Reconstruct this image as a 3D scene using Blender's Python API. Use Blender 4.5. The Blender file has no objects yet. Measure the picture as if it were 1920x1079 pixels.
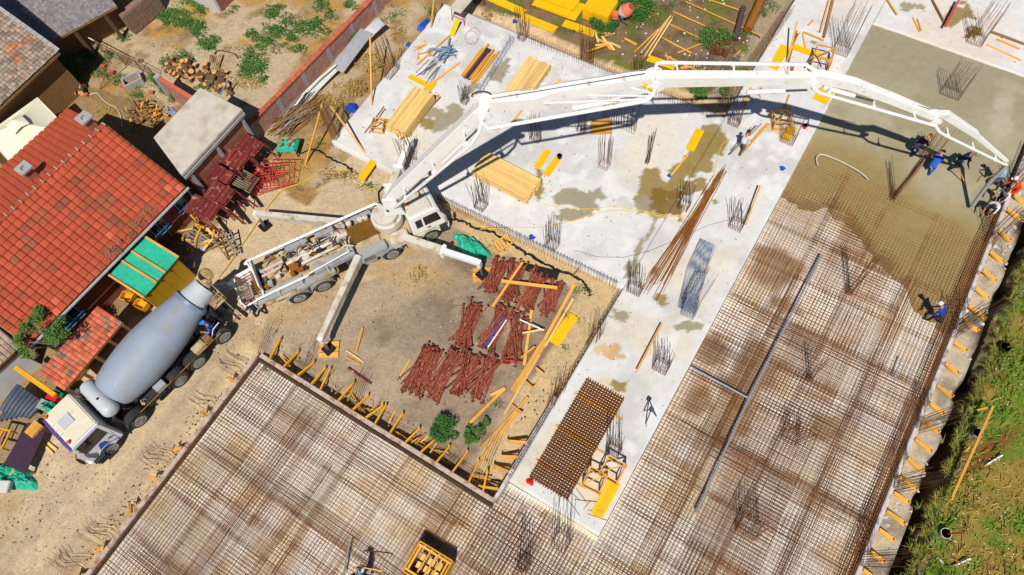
import bpy, bmesh, math, random
import numpy as np
from mathutils import Vector, Matrix
R = math.radians
rnd = random.Random(7)
scene = bpy.context.scene
col = scene.collection

# ---------------------------------------------------------------- camera
CAM = Vector((0, 0, 30.0))
FW = Vector((-0.278504, 0.320202, -0.905487))
RT = Vector((0.850704, 0.519852, -0.077822))
UP = Vector((-0.4458, 0.791975, 0.417178))
FPX = 1366.35
cd = bpy.data.cameras.new('camera')
cam = bpy.data.objects.new('camera', cd)
col.objects.link(cam)
m3 = Matrix((RT, UP, -FW)).transposed()
cam.matrix_world = Matrix.Translation(CAM) @ m3.to_4x4()
cd.sensor_width = 36.0
cd.lens = FPX / 1920 * 36
cd.clip_start = 0.5
cd.clip_end = 2000
scene.camera = cam

# ---------------------------------------------------------------- sky and sun
SUN = Vector((0.439 * 0.65, -0.899 * 0.65, 1.0)).normalized()
world = bpy.data.worlds.new('World')
scene.world = world
world.use_nodes = True
wn = world.node_tree
sky = wn.nodes.new('ShaderNodeTexSky')
sky.sky_type = 'NISHITA'
sky.sun_disc = False
sky.dust_density = 0.4
sky.ozone_density = 3.0
sky.sun_elevation = math.asin(SUN.z)
sky.sun_rotation = math.atan2(SUN.x, SUN.y)
wn.links.new(sky.outputs[0], wn.nodes['Background'].inputs[0])
wn.nodes['Background'].inputs[1].default_value = 0.055
sd = bpy.data.lights.new('sun', 'SUN')
sd.energy = 4.9
sd.angle = R(0.5)
sd.color = (1.0, 0.955, 0.885)
sun = bpy.data.objects.new('sun', sd)
col.objects.link(sun)
sun.rotation_euler = (-SUN).to_track_quat('-Z', 'Y').to_euler()
sun.location = (0, -20, 60)
vs = scene.view_settings
vs.view_transform = 'Standard'
vs.look = 'None'
vs.exposure = 0.12
vs.gamma = 1.0
vs.use_curve_mapping = False

# ---------------------------------------------------------------- helpers
GZ = -0.35          # level of the bare ground; slab tops lie at 0
Z = Vector((0, 0, 1))
FR = {}             # frame of each thing: name -> inverse matrix


def G(px, py, z=0.0):
    """point of the place seen at a spot of the photograph, at height z"""
    d = FW + RT * ((px - 960) / FPX) - UP * ((py - 539.5) / FPX)
    return CAM + d * ((z - CAM.z) / d.z)


def C(r, g, b, k=0.78):
    f = lambda c: ((c / 255) / 12.92 if c <= 10 else ((c / 255 + 0.055) / 1.055) ** 2.4) * k
    return (f(r), f(g), f(b), 1.0)


def rotz(a):
    return Matrix.Rotation(a, 3, 'Z')


def tag(o, label=None, cat=None, group=None, kind=None):
    if label: o['label'] = label
    if cat: o['category'] = cat
    if group: o['group'] = group
    if kind or (label and cat): o['kind'] = kind or 'thing'
    return o


def root(name, loc, rz=0.0, label=None, cat=None, group=None):
    o = bpy.data.objects.new(name, None)
    col.objects.link(o)
    o.empty_display_size = 0.2
    o.location = loc
    o.rotation_euler = (0, 0, rz)
    FR[o.name] = (Matrix.Translation(Vector(loc)) @ Matrix.Rotation(rz, 4, 'Z')).inverted()
    return tag(o, label, cat, group)


def inst(src, parent=None, loc=None, rot=None, scale=None, name=None):
    """another object sharing src's mesh data"""
    o = bpy.data.objects.new(name or src.name.split('.')[0], src.data)
    col.objects.link(o)
    if parent: o.parent = parent; FR[o.name] = FR[parent.name]
    if loc is not None: o.location = loc
    if rot is not None: o.rotation_euler = rot
    if scale is not None: o.scale = scale
    return o


def copy_tree(o, parent=None):
    c = o.copy()
    col.objects.link(c)
    c.parent = parent
    for ch in o.children:
        copy_tree(ch, c)
    return c


class MB:
    def __init__(s):
        s.v = []; s.f = []; s.m = []

    def add(s, vs, fs, m=0):
        n = len(s.v)
        s.v.extend(Vector(v) for v in vs)
        s.f.extend([[i + n for i in f] for f in fs])
        s.m.extend([m] * len(fs))
        return s

    def box(s, c, size, M=None, m=0, tap=1.0):
        x, y, z = size[0] / 2, size[1] / 2, size[2] / 2
        c = Vector(c)
        vs = []
        for dz, k in ((-z, 1.0), (z, tap)):
            for dx, dy in ((-x, -y), (x, -y), (x, y), (-x, y)):
                v = Vector((dx * k, dy * k, dz))
                vs.append(c + (M @ v if M else v))
        return s.add(vs, [(3, 2, 1, 0), (4, 5, 6, 7), (0, 1, 5, 4), (1, 2, 6, 5), (2, 3, 7, 6), (3, 0, 4, 7)], m)

    def beam(s, a, b, w, h, up=Z, m=0, w2=None, h2=None):
        a = Vector(a); b = Vector(b)
        d = (b - a).normalized()
        sd_ = d.cross(up)
        if sd_.length < 1e-4: sd_ = d.cross(Vector((0, 1, 0)))
        sd_.normalize()
        u = sd_.cross(d)
        w2 = w if w2 is None else w2; h2 = h if h2 is None else h2
        vs = [a - sd_ * w / 2 - u * h / 2, a + sd_ * w / 2 - u * h / 2, a + sd_ * w / 2 + u * h / 2, a - sd_ * w / 2 + u * h / 2,
              b - sd_ * w2 / 2 - u * h2 / 2, b + sd_ * w2 / 2 - u * h2 / 2, b + sd_ * w2 / 2 + u * h2 / 2, b - sd_ * w2 / 2 + u * h2 / 2]
        return s.add(vs, [(0, 1, 2, 3), (7, 6, 5, 4), (0, 4, 5, 1), (1, 5, 6, 2), (2, 6, 7, 3), (3, 7, 4, 0)], m)

    def tube(s, pts, r, n=6, m=0, closed=False):
        pts = [Vector(p) for p in pts]
        N = len(pts)
        rs = [r] * N if not hasattr(r, '__len__') else r
        ref = None
        vs = []
        for i, p in enumerate(pts):
            if closed: d = pts[(i + 1) % N] - pts[i - 1]
            else: d = pts[min(i + 1, N - 1)] - pts[max(i - 1, 0)]
            if d.length < 1e-9: d = Vector((0, 0, 1))
            d.normalize()
            if ref is None:
                ref = d.orthogonal().normalized()
            u = (ref - d * ref.dot(d))
            u = u.normalized() if u.length > 1e-6 else d.orthogonal().normalized()
            ref = u
            w = d.cross(u)
            for k in range(n):
                t = 2 * math.pi * k / n
                vs.append(p + (u * math.cos(t) + w * math.sin(t)) * rs[i])
        fs = []
        for i in range(N if closed else N - 1):
            j = (i + 1) % N
            for k in range(n):
                l = (k + 1) % n
                fs.append((i * n + k, i * n + l, j * n + l, j * n + k))
        if not closed:
            fs.append(tuple(range(n - 1, -1, -1)))
            fs.append(tuple((N - 1) * n + k for k in range(n)))
        return s.add(vs, fs, m)

    def lathe(s, a, b, prof, n=20, m=0, caps=True):
        """prof: (t along a->b in metres, radius)"""
        a = Vector(a); b = Vector(b)
        d = (b - a).normalized()
        return s.tube([a + d * t for t, _ in prof], [max(q, 1e-4) for _, q in prof], n, m) if caps else s

    def prism(s, poly, z0, z1, m=0):
        n = len(poly)
        vs = [(p[0], p[1], z0) for p in poly] + [(p[0], p[1], z1) for p in poly]
        fs = [tuple(range(n - 1, -1, -1)), tuple(range(n, 2 * n))]
        fs += [(i, (i + 1) % n, n + (i + 1) % n, n + i) for i in range(n)]
        return s.add(vs, fs, m)

    def extrude(s, poly, d, m=0):
        """poly: 3-D points; extruded by vector d"""
        n = len(poly); d = Vector(d)
        vs = [Vector(p) for p in poly] + [Vector(p) + d for p in poly]
        fs = [tuple(range(n - 1, -1, -1)), tuple(range(n, 2 * n))]
        fs += [(i, (i + 1) % n, n + (i + 1) % n, n + i) for i in range(n)]
        return s.add(vs, fs, m)

    def build(s, name, mats, parent=None, smooth=False, local=False, label=None, cat=None, group=None, kind=None, bevel=0):
        me = bpy.data.meshes.new(name)
        if parent is not None and not local:
            M = FR[parent.name]
            vs_ = [M @ v for v in s.v]
        else:
            vs_ = s.v
        off = None
        if parent is None and not local and s.v:
            xs = [v.x for v in vs_]; ys = [v.y for v in vs_]
            off = Vector(((min(xs) + max(xs)) / 2, (min(ys) + max(ys)) / 2, min(v.z for v in vs_)))
            vs_ = [v - off for v in vs_]
        me.from_pydata([tuple(v) for v in vs_], [], s.f)
        if not isinstance(mats, (list, tuple)): mats = [mats]
        for m in mats: me.materials.append(m)
        if len(mats) > 1: me.polygons.foreach_set('material_index', s.m)
        bm = bmesh.new(); bm.from_mesh(me)
        bmesh.ops.recalc_face_normals(bm, faces=bm.faces)
        if bevel:
            es = [e for e in bm.edges if len(e.link_faces) == 2 and e.calc_face_angle(0) > 0.5]
            bmesh.ops.bevel(bm, geom=es, offset=bevel, segments=2, affect='EDGES', clamp_overlap=True)
        bm.to_mesh(me); bm.free()
        if smooth:
            me.polygons.foreach_set('use_smooth', [True] * len(me.polygons))
            me.set_sharp_from_angle(angle=R(40))
        o = bpy.data.objects.new(name, me)
        col.objects.link(o)
        if off is not None: o.location = off
        if parent is not None:
            o.parent = parent
            FR[o.name] = FR[parent.name]
        return tag(o, label, cat, group, kind)


# ------------------------------------------------- numpy noise for painting soil and stain colours
def _h(ix, iy, seed):
    n = (ix * 374761393 + iy * 668265263 + seed * 1442695041) & 0xFFFFFFFF
    n = ((n ^ (n >> 13)) * 1274126177) & 0xFFFFFFFF
    return ((n ^ (n >> 16)) & 0xFFFF) / 65535.0


def vnoise(X, Y, seed=0):
    ix = np.floor(X).astype(np.int64); iy = np.floor(Y).astype(np.int64)
    fx = X - ix; fy = Y - iy
    fx = fx * fx * (3 - 2 * fx); fy = fy * fy * (3 - 2 * fy)
    a = _h(ix, iy, seed); b = _h(ix + 1, iy, seed); c = _h(ix, iy + 1, seed); d = _h(ix + 1, iy + 1, seed)
    return (a * (1 - fx) + b * fx) * (1 - fy) + (c * (1 - fx) + d * fx) * fy


def fbm(X, Y, s=1.0, o=4, seed=0):
    t = 0; amp = 0.5
    for k in range(o):
        t = t + amp * vnoise(X * s + 17.3 * k, Y * s - 9.1 * k, seed + k)
        s *= 2; amp *= 0.5
    return t / (1 - 0.5 ** o)


def sstep(a, b, x):
    t = np.clip((x - a) / (b - a), 0, 1)
    return t * t * (3 - 2 * t)


def wob(X, Y, amt, s=0.8, seed=3):
    return X + (fbm(X, Y, s, 5, seed) - 0.5) * 2 * amt, Y + (fbm(X, Y, s, 5, seed + 11) - 0.5) * 2 * amt


def inpoly(X, Y, poly):
    r = np.zeros(X.shape, bool)
    n = len(poly)
    for i in range(n):
        x1, y1 = poly[i][0], poly[i][1]; x2, y2 = poly[(i + 1) % n][0], poly[(i + 1) % n][1]
        c = ((y1 > Y) != (y2 > Y)) & (X < (x2 - x1) * (Y - y1) / (y2 - y1 + 1e-12) + x1)
        r ^= c
    return r


def pxpoly(pts, z=0.0):
    return [G(x, y, z) for x, y in pts]


def blob(X, Y, px, py, rx, ry, ang=0, z=0.0, amt=0.5, soft=0.25, seed=1):
    """irregular patch: 1 inside, 0 outside; rx, ry in metres"""
    c = G(px, py, z)
    X2, Y2 = wob(X, Y, amt * min(rx, ry), 1.2 / min(rx, ry), seed)
    dx = X2 - c.x; dy = Y2 - c.y
    ca, sa = math.cos(R(ang)), math.sin(R(ang))
    d = np.sqrt(((dx * ca + dy * sa) / rx) ** 2 + ((-dx * sa + dy * ca) / ry) ** 2)
    return 1 - sstep(1 - soft, 1 + soft, d)


def lerp(c, c2, m):
    return c * (1 - m[:, None]) + np.array(c2[:3])[None] * m[:, None]


def grid(name, xs, ys, zf, cf, material, skirt=None, keep=None, parent=None):
    """sheet of quads with height function and painted colour attribute"""
    xs = np.asarray(xs); ys = np.asarray(ys)
    Xg, Yg = np.meshgrid(xs, ys)
    X = Xg.ravel(); Y = Yg.ravel()
    Zv = zf(X, Y) if callable(zf) else np.full(X.shape, zf)
    nx, ny = len(xs), len(ys)
    i = np.arange(nx * ny).reshape(ny, nx)
    q = np.stack([i[:-1, :-1], i[:-1, 1:], i[1:, 1:], i[1:, :-1]], -1).reshape(-1, 4)
    if keep is not None:
        cx = X[q].mean(1); cy = Y[q].mean(1)
        q = q[keep(cx, cy)]
    Cc = cf(X, Y)
    V = np.stack([X, Y, Zv], -1)
    if skirt is not None:
        per = list(i[0, :]) + list(i[1:, -1]) + list(i[-1, -2::-1]) + list(i[-2:0:-1, 0])
        n0 = len(V)
        V = np.concatenate([V, np.stack([X[per], Y[per], np.full(len(per), skirt)], -1)])
        Cc = np.concatenate([Cc, Cc[per]])
        P = len(per)
        sq = np.array([[per[(k + 1) % P], per[k], n0 + k, n0 + (k + 1) % P] for k in range(P)])
        q = np.concatenate([q, sq])
    me = bpy.data.meshes.new(name)
    me.vertices.add(len(V)); me.vertices.foreach_set('co', V.ravel())
    me.loops.add(q.size); me.loops.foreach_set('vertex_index', q.ravel())
    me.polygons.add(len(q))
    me.polygons.foreach_set('loop_start', np.arange(0, q.size, 4))
    me.update(calc_edges=True)
    at = me.color_attributes.new('paint', 'FLOAT_COLOR', 'POINT')
    rgba = np.concatenate([Cc[:, :3], np.ones((len(Cc), 1))], 1).astype(np.float32)
    at.data.foreach_set('color', rgba.ravel())
    me.materials.append(material)
    if skirt is None: me.polygons.foreach_set('use_smooth', [True] * len(q))
    o = bpy.data.objects.new(name, me)
    col.objects.link(o)
    if parent: o.parent = parent
    return o


# ---------------------------------------------------------------- materials
MATS = {}


def mat(name, c, rough=0.75, var=0.14, scale=4.0, bump=0.0, bscale=30.0, metal=0.0, rv=0.0, island=0.0, c2=None, cmix=(0.5, 0.62), cscale=2.0, spec=0.35, attr=False, detail=6, stretch=None, coat=0.0):
    if name in MATS: return MATS[name]
    m = bpy.data.materials.new(name)
    MATS[name] = m
    m.use_nodes = True
    nt = m.node_tree
    N, L = nt.nodes, nt.links
    b = N['Principled BSDF']
    b.inputs['Roughness'].default_value = rough
    b.inputs['Metallic'].default_value = metal
    b.inputs['Specular IOR Level'].default_value = spec
    b.inputs['Coat Weight'].default_value = coat
    geo = N.new('ShaderNodeNewGeometry')
    src = geo.outputs['Position']
    if stretch:
        tc = N.new('ShaderNodeTexCoord')
        mp = N.new('ShaderNodeMapping')
        mp.inputs['Scale'].default_value = stretch
        L.new(tc.outputs['Object'], mp.inputs['Vector'])
        oi0 = N.new('ShaderNodeObjectInfo')
        vm = N.new('ShaderNodeVectorMath'); vm.operation = 'ADD'
        sc_ = N.new('ShaderNodeVectorMath'); sc_.operation = 'SCALE'; sc_.inputs['Scale'].default_value = 3.0
        L.new(oi0.outputs['Location'], sc_.inputs[0])
        L.new(mp.outputs[0], vm.inputs[0]); L.new(sc_.outputs[0], vm.inputs[1])
        src = vm.outputs[0]
    no = N.new('ShaderNodeTexNoise')
    no.inputs['Scale'].default_value = scale
    no.inputs['Detail'].default_value = detail
    no.inputs['Roughness'].default_value = 0.62
    L.new(src, no.inputs['Vector'])
    if attr:
        at = N.new('ShaderNodeAttribute'); at.attribute_name = 'paint'
        base = at.outputs['Color']
    else:
        rgb = N.new('ShaderNodeRGB'); rgb.outputs[0].default_value = c
        base = rgb.outputs[0]
    if c2 is not None:
        n2 = N.new('ShaderNodeTexNoise'); n2.inputs['Scale'].default_value = cscale; n2.inputs['Detail'].default_value = 5
        L.new(src, n2.inputs['Vector'])
        mr = N.new('ShaderNodeMapRange'); mr.inputs['From Min'].default_value = cmix[0]; mr.inputs['From Max'].default_value = cmix[1]
        L.new(n2.outputs['Fac'], mr.inputs['Value'])
        mx = N.new('ShaderNodeMix'); mx.data_type = 'RGBA'
        L.new(mr.outputs[0], mx.inputs['Factor']); L.new(base, mx.inputs['A']); mx.inputs['B'].default_value = c2
        base = mx.outputs['Result']
    hs = N.new('ShaderNodeHueSaturation')
    L.new(base, hs.inputs['Color'])
    mr = N.new('ShaderNodeMapRange')
    mr.inputs['From Min'].default_value = 0.25; mr.inputs['From Max'].default_value = 0.75
    mr.inputs['To Min'].default_value = 1 - var * 1.5; mr.inputs['To Max'].default_value = 1 + var * 1.5
    L.new(no.outputs['Fac'], mr.inputs['Value'])
    val = mr.outputs[0]
    for amt, kind in ((rv, 'o'), (island, 'i')):
        if amt <= 0: continue
        if kind == 'o':
            oi = N.new('ShaderNodeObjectInfo'); so = oi.outputs['Random']
        else:
            so = geo.outputs['Random Per Island']
        m2 = N.new('ShaderNodeMapRange'); m2.inputs['To Min'].default_value = 1 - amt; m2.inputs['To Max'].default_value = 1 + amt
        L.new(so, m2.inputs['Value'])
        mu = N.new('ShaderNodeMath'); mu.operation = 'MULTIPLY'
        L.new(val, mu.inputs[0]); L.new(m2.outputs[0], mu.inputs[1])
        val = mu.outputs[0]
    L.new(val, hs.inputs['Value'])
    L.new(hs.outputs[0], b.inputs['Base Color'])
    if bump > 0:
        nb = N.new('ShaderNodeTexNoise'); nb.inputs['Scale'].default_value = bscale; nb.inputs['Detail'].default_value = 4
        L.new(src, nb.inputs['Vector'])
        bp = N.new('ShaderNodeBump'); bp.inputs['Strength'].default_value = min(1, bump); bp.inputs['Distance'].default_value = 0.05
        L.new(nb.outputs['Fac'], bp.inputs['Height'])
        L.new(bp.outputs[0], b.inputs['Normal'])
    return m


def brick_mat(name, c1, c2, mortar, sx=1.0):
    m = bpy.data.materials.new(name); MATS[name] = m
    m.use_nodes = True
    N, L = m.node_tree.nodes, m.node_tree.links
    b = N['Principled BSDF']; b.inputs['Roughness'].default_value = 0.9; b.inputs['Specular IOR Level'].default_value = 0.2
    tc = N.new('ShaderNodeTexCoord')
    sp = N.new('ShaderNodeSeparateXYZ'); L.new(tc.outputs['Object'], sp.inputs[0])
    ad = N.new('ShaderNodeMath'); ad.operation = 'ADD'
    L.new(sp.outputs[0], ad.inputs[0]); L.new(sp.outputs[1], ad.inputs[1])
    cb = N.new('ShaderNodeCombineXYZ'); L.new(ad.outputs[0], cb.inputs[0]); L.new(sp.outputs[2], cb.inputs[1])
    br = N.new('ShaderNodeTexBrick')
    br.inputs['Color1'].default_value = c1; br.inputs['Color2'].default_value = c2; br.inputs['Mortar'].default_value = mortar
    br.inputs['Scale'].default_value = 1.0
    br.inputs['Brick Width'].default_value = 0.26; br.inputs['Row Height'].default_value = 0.085
    br.inputs['Mortar Size'].default_value = 0.011
    L.new(cb.outputs[0], br.inputs['Vector'])
    no = N.new('ShaderNodeTexNoise'); no.inputs['Scale'].default_value = 3; no.inputs['Detail'].default_value = 6
    L.new(tc.outputs['Object'], no.inputs['Vector'])
    mr = N.new('ShaderNodeMapRange'); mr.inputs['To Min'].default_value = 0.6; mr.inputs['To Max'].default_value = 1.4
    L.new(no.outputs['Fac'], mr.inputs['Value'])
    hs = N.new('ShaderNodeHueSaturation'); L.new(br.outputs['Color'], hs.inputs['Color']); L.new(mr.outputs[0], hs.inputs['Value'])
    L.new(hs.outputs[0], b.inputs['Base Color'])
    bp = N.new('ShaderNodeBump'); bp.inputs['Strength'].default_value = 0.6; bp.inputs['Distance'].default_value = 0.02; bp.invert = True
    L.new(br.outputs['Fac'], bp.inputs['Height']); L.new(bp.outputs[0], b.inputs['Normal'])
    return m


M_ground = mat('soil', None, 0.95, 0.16, 7.0, 0.9, 22.0, attr=True, spec=0.15)
M_slab = mat('hardened concrete', None, 0.85, 0.05, 3.0, 0.25, 40.0, attr=True, spec=0.25)
M_blind = mat('blinding concrete', None, 0.9, 0.10, 5.0, 0.4, 30.0, attr=True, spec=0.2)
M_wet = mat('fresh concrete', None, 0.5, 0.05, 3.0, 0.3, 12.0, attr=True, spec=0.35)
M_white = mat('white machine paint', C(244, 242, 237, .82), 0.42, 0.03, 1.6, c2=C(206, 196, 178), cmix=(0.6, 0.85), cscale=3.5, coat=0.2)
M_dirtywhite = mat('dusty white paint', C(222, 214, 198, .72), 0.55, 0.08, 3.0, c2=C(165, 135, 85), cmix=(0.52, 0.75), cscale=2.6)
M_greypaint = mat('grey paint', C(165, 166, 166), 0.5, 0.10, 3.0, c2=C(150, 130, 95), cmix=(0.55, 0.75))
M_mudpaint = mat('muddy deck paint', C(196, 176, 135), 0.7, 0.15, 3.0, c2=C(120, 88, 40), cmix=(0.45, 0.68), cscale=1.6)
M_dark = mat('dark chassis', C(46, 46, 50), 0.7, 0.2, 5.0, c2=C(110, 100, 85), cmix=(0.55, 0.8))
M_black = mat('black plastic', C(30, 30, 32), 0.5, 0.2, 5.0)
M_rubber = mat('tyre rubber', C(48, 46, 45), 0.85, 0.15, 6.0, c2=C(120, 108, 90), cmix=(0.5, 0.8), cscale=4, bump=.3)
M_rim = mat('wheel steel', C(188, 186, 178), 0.5, 0.12, 5.0, c2=C(150, 135, 105), cmix=(0.5, 0.7))
M_steel = mat('grey steel', C(140, 143, 148), 0.4, 0.1, 5.0, metal=0.6)
M_chrome = mat('polished rod', C(190, 195, 205), 0.18, 0.03, 4.0, metal=1.0)
M_glass = mat('dark window glass', C(22, 32, 34), 0.06, 0.05, 2.0, spec=0.8)
M_blueglass = mat('blue window frame', C(95, 150, 190), 0.5, 0.08)
M_drum = mat('pale blue grey drum paint', C(148, 160, 176), 0.6, 0.06, 1.2, coat=0.0, spec=.35, c2=C(150, 150, 146), cmix=(.52, .75), cscale=1.6)
M_drumdark = mat('drum ring blue and lip shade', C(120, 138, 160), 0.4, 0.05)  # darker blue of the rings; shadow of the front lip put into it
M_tank = mat('light grey tank paint', C(196, 202, 206), 0.4, 0.05)
M_cabcream = mat('cream white cab roof', C(236, 226, 200, .76), 0.45, 0.05, 1.8, c2=C(210, 185, 135), cmix=(0.58, 0.8), cscale=2.2)
M_cabwhite = mat('white cab side', C(232, 234, 240, .74), 0.4, 0.04)
M_purple = mat('violet stripe', C(88, 66, 150), 0.45, 0.08)
M_blue = mat('blue paint', C(25, 80, 190), 0.5, 0.08)
M_orange = mat('orange lamp', C(225, 85, 20), 0.35, 0.06)
M_red = mat('red plastic', C(225, 25, 30), 0.5, 0.08)
M_redprop = mat('red rust prop paint', C(150, 72, 50), 0.65, 0.22, 14.0, c2=C(186, 150, 132), cmix=(0.56, 0.72), cscale=9, rv=0.3)
M_redscaf = mat('dark red scaffold paint', C(122, 42, 36), 0.6, 0.18, 12.0, c2=C(196, 146, 132), cmix=(0.58, 0.74), cscale=5, rv=0.28)
M_redframe = mat('bright red frame paint', C(200, 40, 44), 0.5, 0.12, rv=.15)
M_rust = mat('rusty rebar', C(146, 98, 60), 0.85, 0.22, 6.0, c2=C(124, 80, 48), cmix=(0.45, 0.65), cscale=.6, spec=.15)
M_rustdark = mat('dark rebar', C(92, 66, 48), 0.8, 0.2, 6.0, spec=.2)
M_rustor = mat('orange rust', C(150, 92, 36), 0.9, 0.2, 8.0, spec=.15)
M_greybar = mat('sky tinted grey rebar', C(136, 150, 170), 0.6, 0.15, 6.0)  # blue of the reflected sky put into the bar colour
M_wood = mat('fresh sawn timber', C(238, 196, 122), 0.75, 0.12, 1.0, rv=0.16, island=.1, stretch=(1.2, 14, 14), spec=.2)
M_wood2 = mat('orange timber', C(230, 168, 76), 0.75, 0.16, 1.0, rv=0.18, island=.14, stretch=(1.2, 10, 10), spec=.2)
M_oldwood = mat('weathered brown timber', C(150, 112, 72), 0.85, 0.2, 1.0, rv=0.2, island=.2, stretch=(1, 9, 9), spec=.15)
M_greywood = mat('grey weathered planks', C(142, 134, 130), 0.9, 0.25, 1.0, rv=0.22, island=.15, stretch=(1.0, 10, 10), spec=.15)
M_yellow = mat('yellow formwork panel', C(252, 190, 8), 0.5, 0.05, 2.0, rv=0.06, island=.04, c2=C(240, 205, 110), cmix=(0.66, 0.76), cscale=3)
M_yelbeam = mat('yellow timber beam', C(232, 166, 20), 0.6, 0.12, 3.0, rv=0.1, island=.1)
M_tile = mat('red clay tile', C(182, 82, 54), 0.85, 0.14, 2.5, rv=0.11, island=.1, c2=C(140, 86, 62), cmix=(0.56, 0.74), cscale=.9, spec=.25, bump=.2)
M_tile_smooth = mat('red clay tile shade tone', C(178, 80, 52), 0.85, 0.1, 2.0, rv=0.06, island=.06, spec=.25)  # slightly darker tile copy, west slope shade put into the colour
M_oldtile = mat('weathered grey tile', C(160, 142, 124), 0.92, 0.25, 5.0, rv=.35, island=.35, c2=C(178, 116, 84), cmix=(0.55, 0.7), cscale=1.4, spec=.1, bump=.4)
M_shingle = mat('grey shingle', C(132, 124, 124), 0.92, 0.2, 8.0, rv=.25, island=.25, spec=.1, bump=.3)
M_roofconc = mat('concrete roof', C(206, 196, 182), 0.9, 0.09, 2.0, c2=C(178, 164, 146), cmix=(0.5, 0.7), cscale=1.1, bump=.2)
M_render = mat('white rendered wall', C(212, 210, 206), 0.9, 0.08, 2.0)
M_concpost = mat('concrete post', C(168, 168, 166), 0.9, 0.1, 4.0)
M_canopy = mat('cream canopy cloth', C(240, 236, 206, .78), 0.8, 0.03, 1.2)
M_green = mat('turquoise tarp', C(48, 184, 150), 0.5, 0.12, 4.0, bump=.7, bscale=6)
M_bluetarp = mat('grey blue plastic sheet', C(118, 142, 166), 0.5, 0.15, 6.0, rv=.1, island=.2)
M_navy = mat('dark slate plastic roll', C(66, 78, 92), 0.5, 0.15, 6.0, rv=.15)
M_plum = mat('plum phenolic board', C(72, 50, 66), 0.4, 0.1, 3.0)
M_metal_sheet = mat('galvanised corrugated sheet', C(190, 190, 192), 0.45, 0.1, 3.0, metal=0.35)
M_skin = mat('skin', C(196, 132, 98), 0.6, 0.05)
M_hair = mat('dark hair', C(48, 36, 28), 0.8, 0.1)
M_shoe = mat('work boots', C(60, 52, 44), 0.8, 0.15)
M_leaf = mat('green leaf', C(74, 116, 44), 0.6, 0.2, 3.0, island=.35, rv=.1, spec=.3)
M_leaf2 = mat('dark green leaf', C(56, 110, 38), 0.6, 0.2, 3.0, island=.35, rv=.1, spec=.3)
M_leafyel = mat('yellow green leaf', C(148, 158, 54), 0.6, 0.2, 3.0, island=.3, rv=.1, spec=.3)
M_drygrass = mat('dry straw grass', C(178, 146, 72), 0.8, 0.2, 3.0, island=.3)
M_vine = mat('dry vine', C(168, 122, 92), 0.85, 0.2, 5.0, island=.35)
M_bark = mat('bark', C(110, 86, 62), 0.9, 0.2, 8.0, bump=.5)
M_logend = mat('cut log face', C(222, 160, 90), 0.85, 0.12, 9.0)
M_flower = mat('white petals', C(240, 240, 235), 0.7, 0.05)
M_stone = mat('broken stone', C(196, 188, 176), 0.9, 0.15, 6.0, rv=.2, island=.2)
M_brickbit = mat('loose red brick', C(190, 96, 70), 0.9, 0.15, 6.0, rv=.2, island=.2)
M_brick = brick_mat('red brick masonry', C(182, 92, 58), C(150, 70, 46), C(170, 150, 130))
M_brickdark = brick_mat('dark brick masonry', C(150, 66, 50), C(120, 48, 42), C(140, 110, 95))
M_brickpink = brick_mat('pale brick masonry', C(190, 120, 100), C(170, 100, 84), C(200, 185, 170))
M_plasticblk = mat('black membrane', C(26, 26, 28), 0.6, 0.2, 8.0)
M_hose = mat('yellow hose', C(238, 196, 30), 0.5, 0.06)
M_pipegrey = mat('grey plastic conduit', C(146, 150, 160), 0.5, 0.06)
M_cable = mat('dark cable', C(70, 64, 60), 0.6, 0.1)
# ================================================================ the setting: ground, slabs, blinding
SX0, SX1, SY0, SY1 = -21.65, -4.85, 13.1, 23.7      # slab left of the strip
TX0, TX1, TY0 = -4.85, -0.72, 3.2                   # the long strip
MX1 = 8.05                                          # right edge of the mat
FY = 32.75                                          # far edge of the pour
MY0 = -14.6


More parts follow.
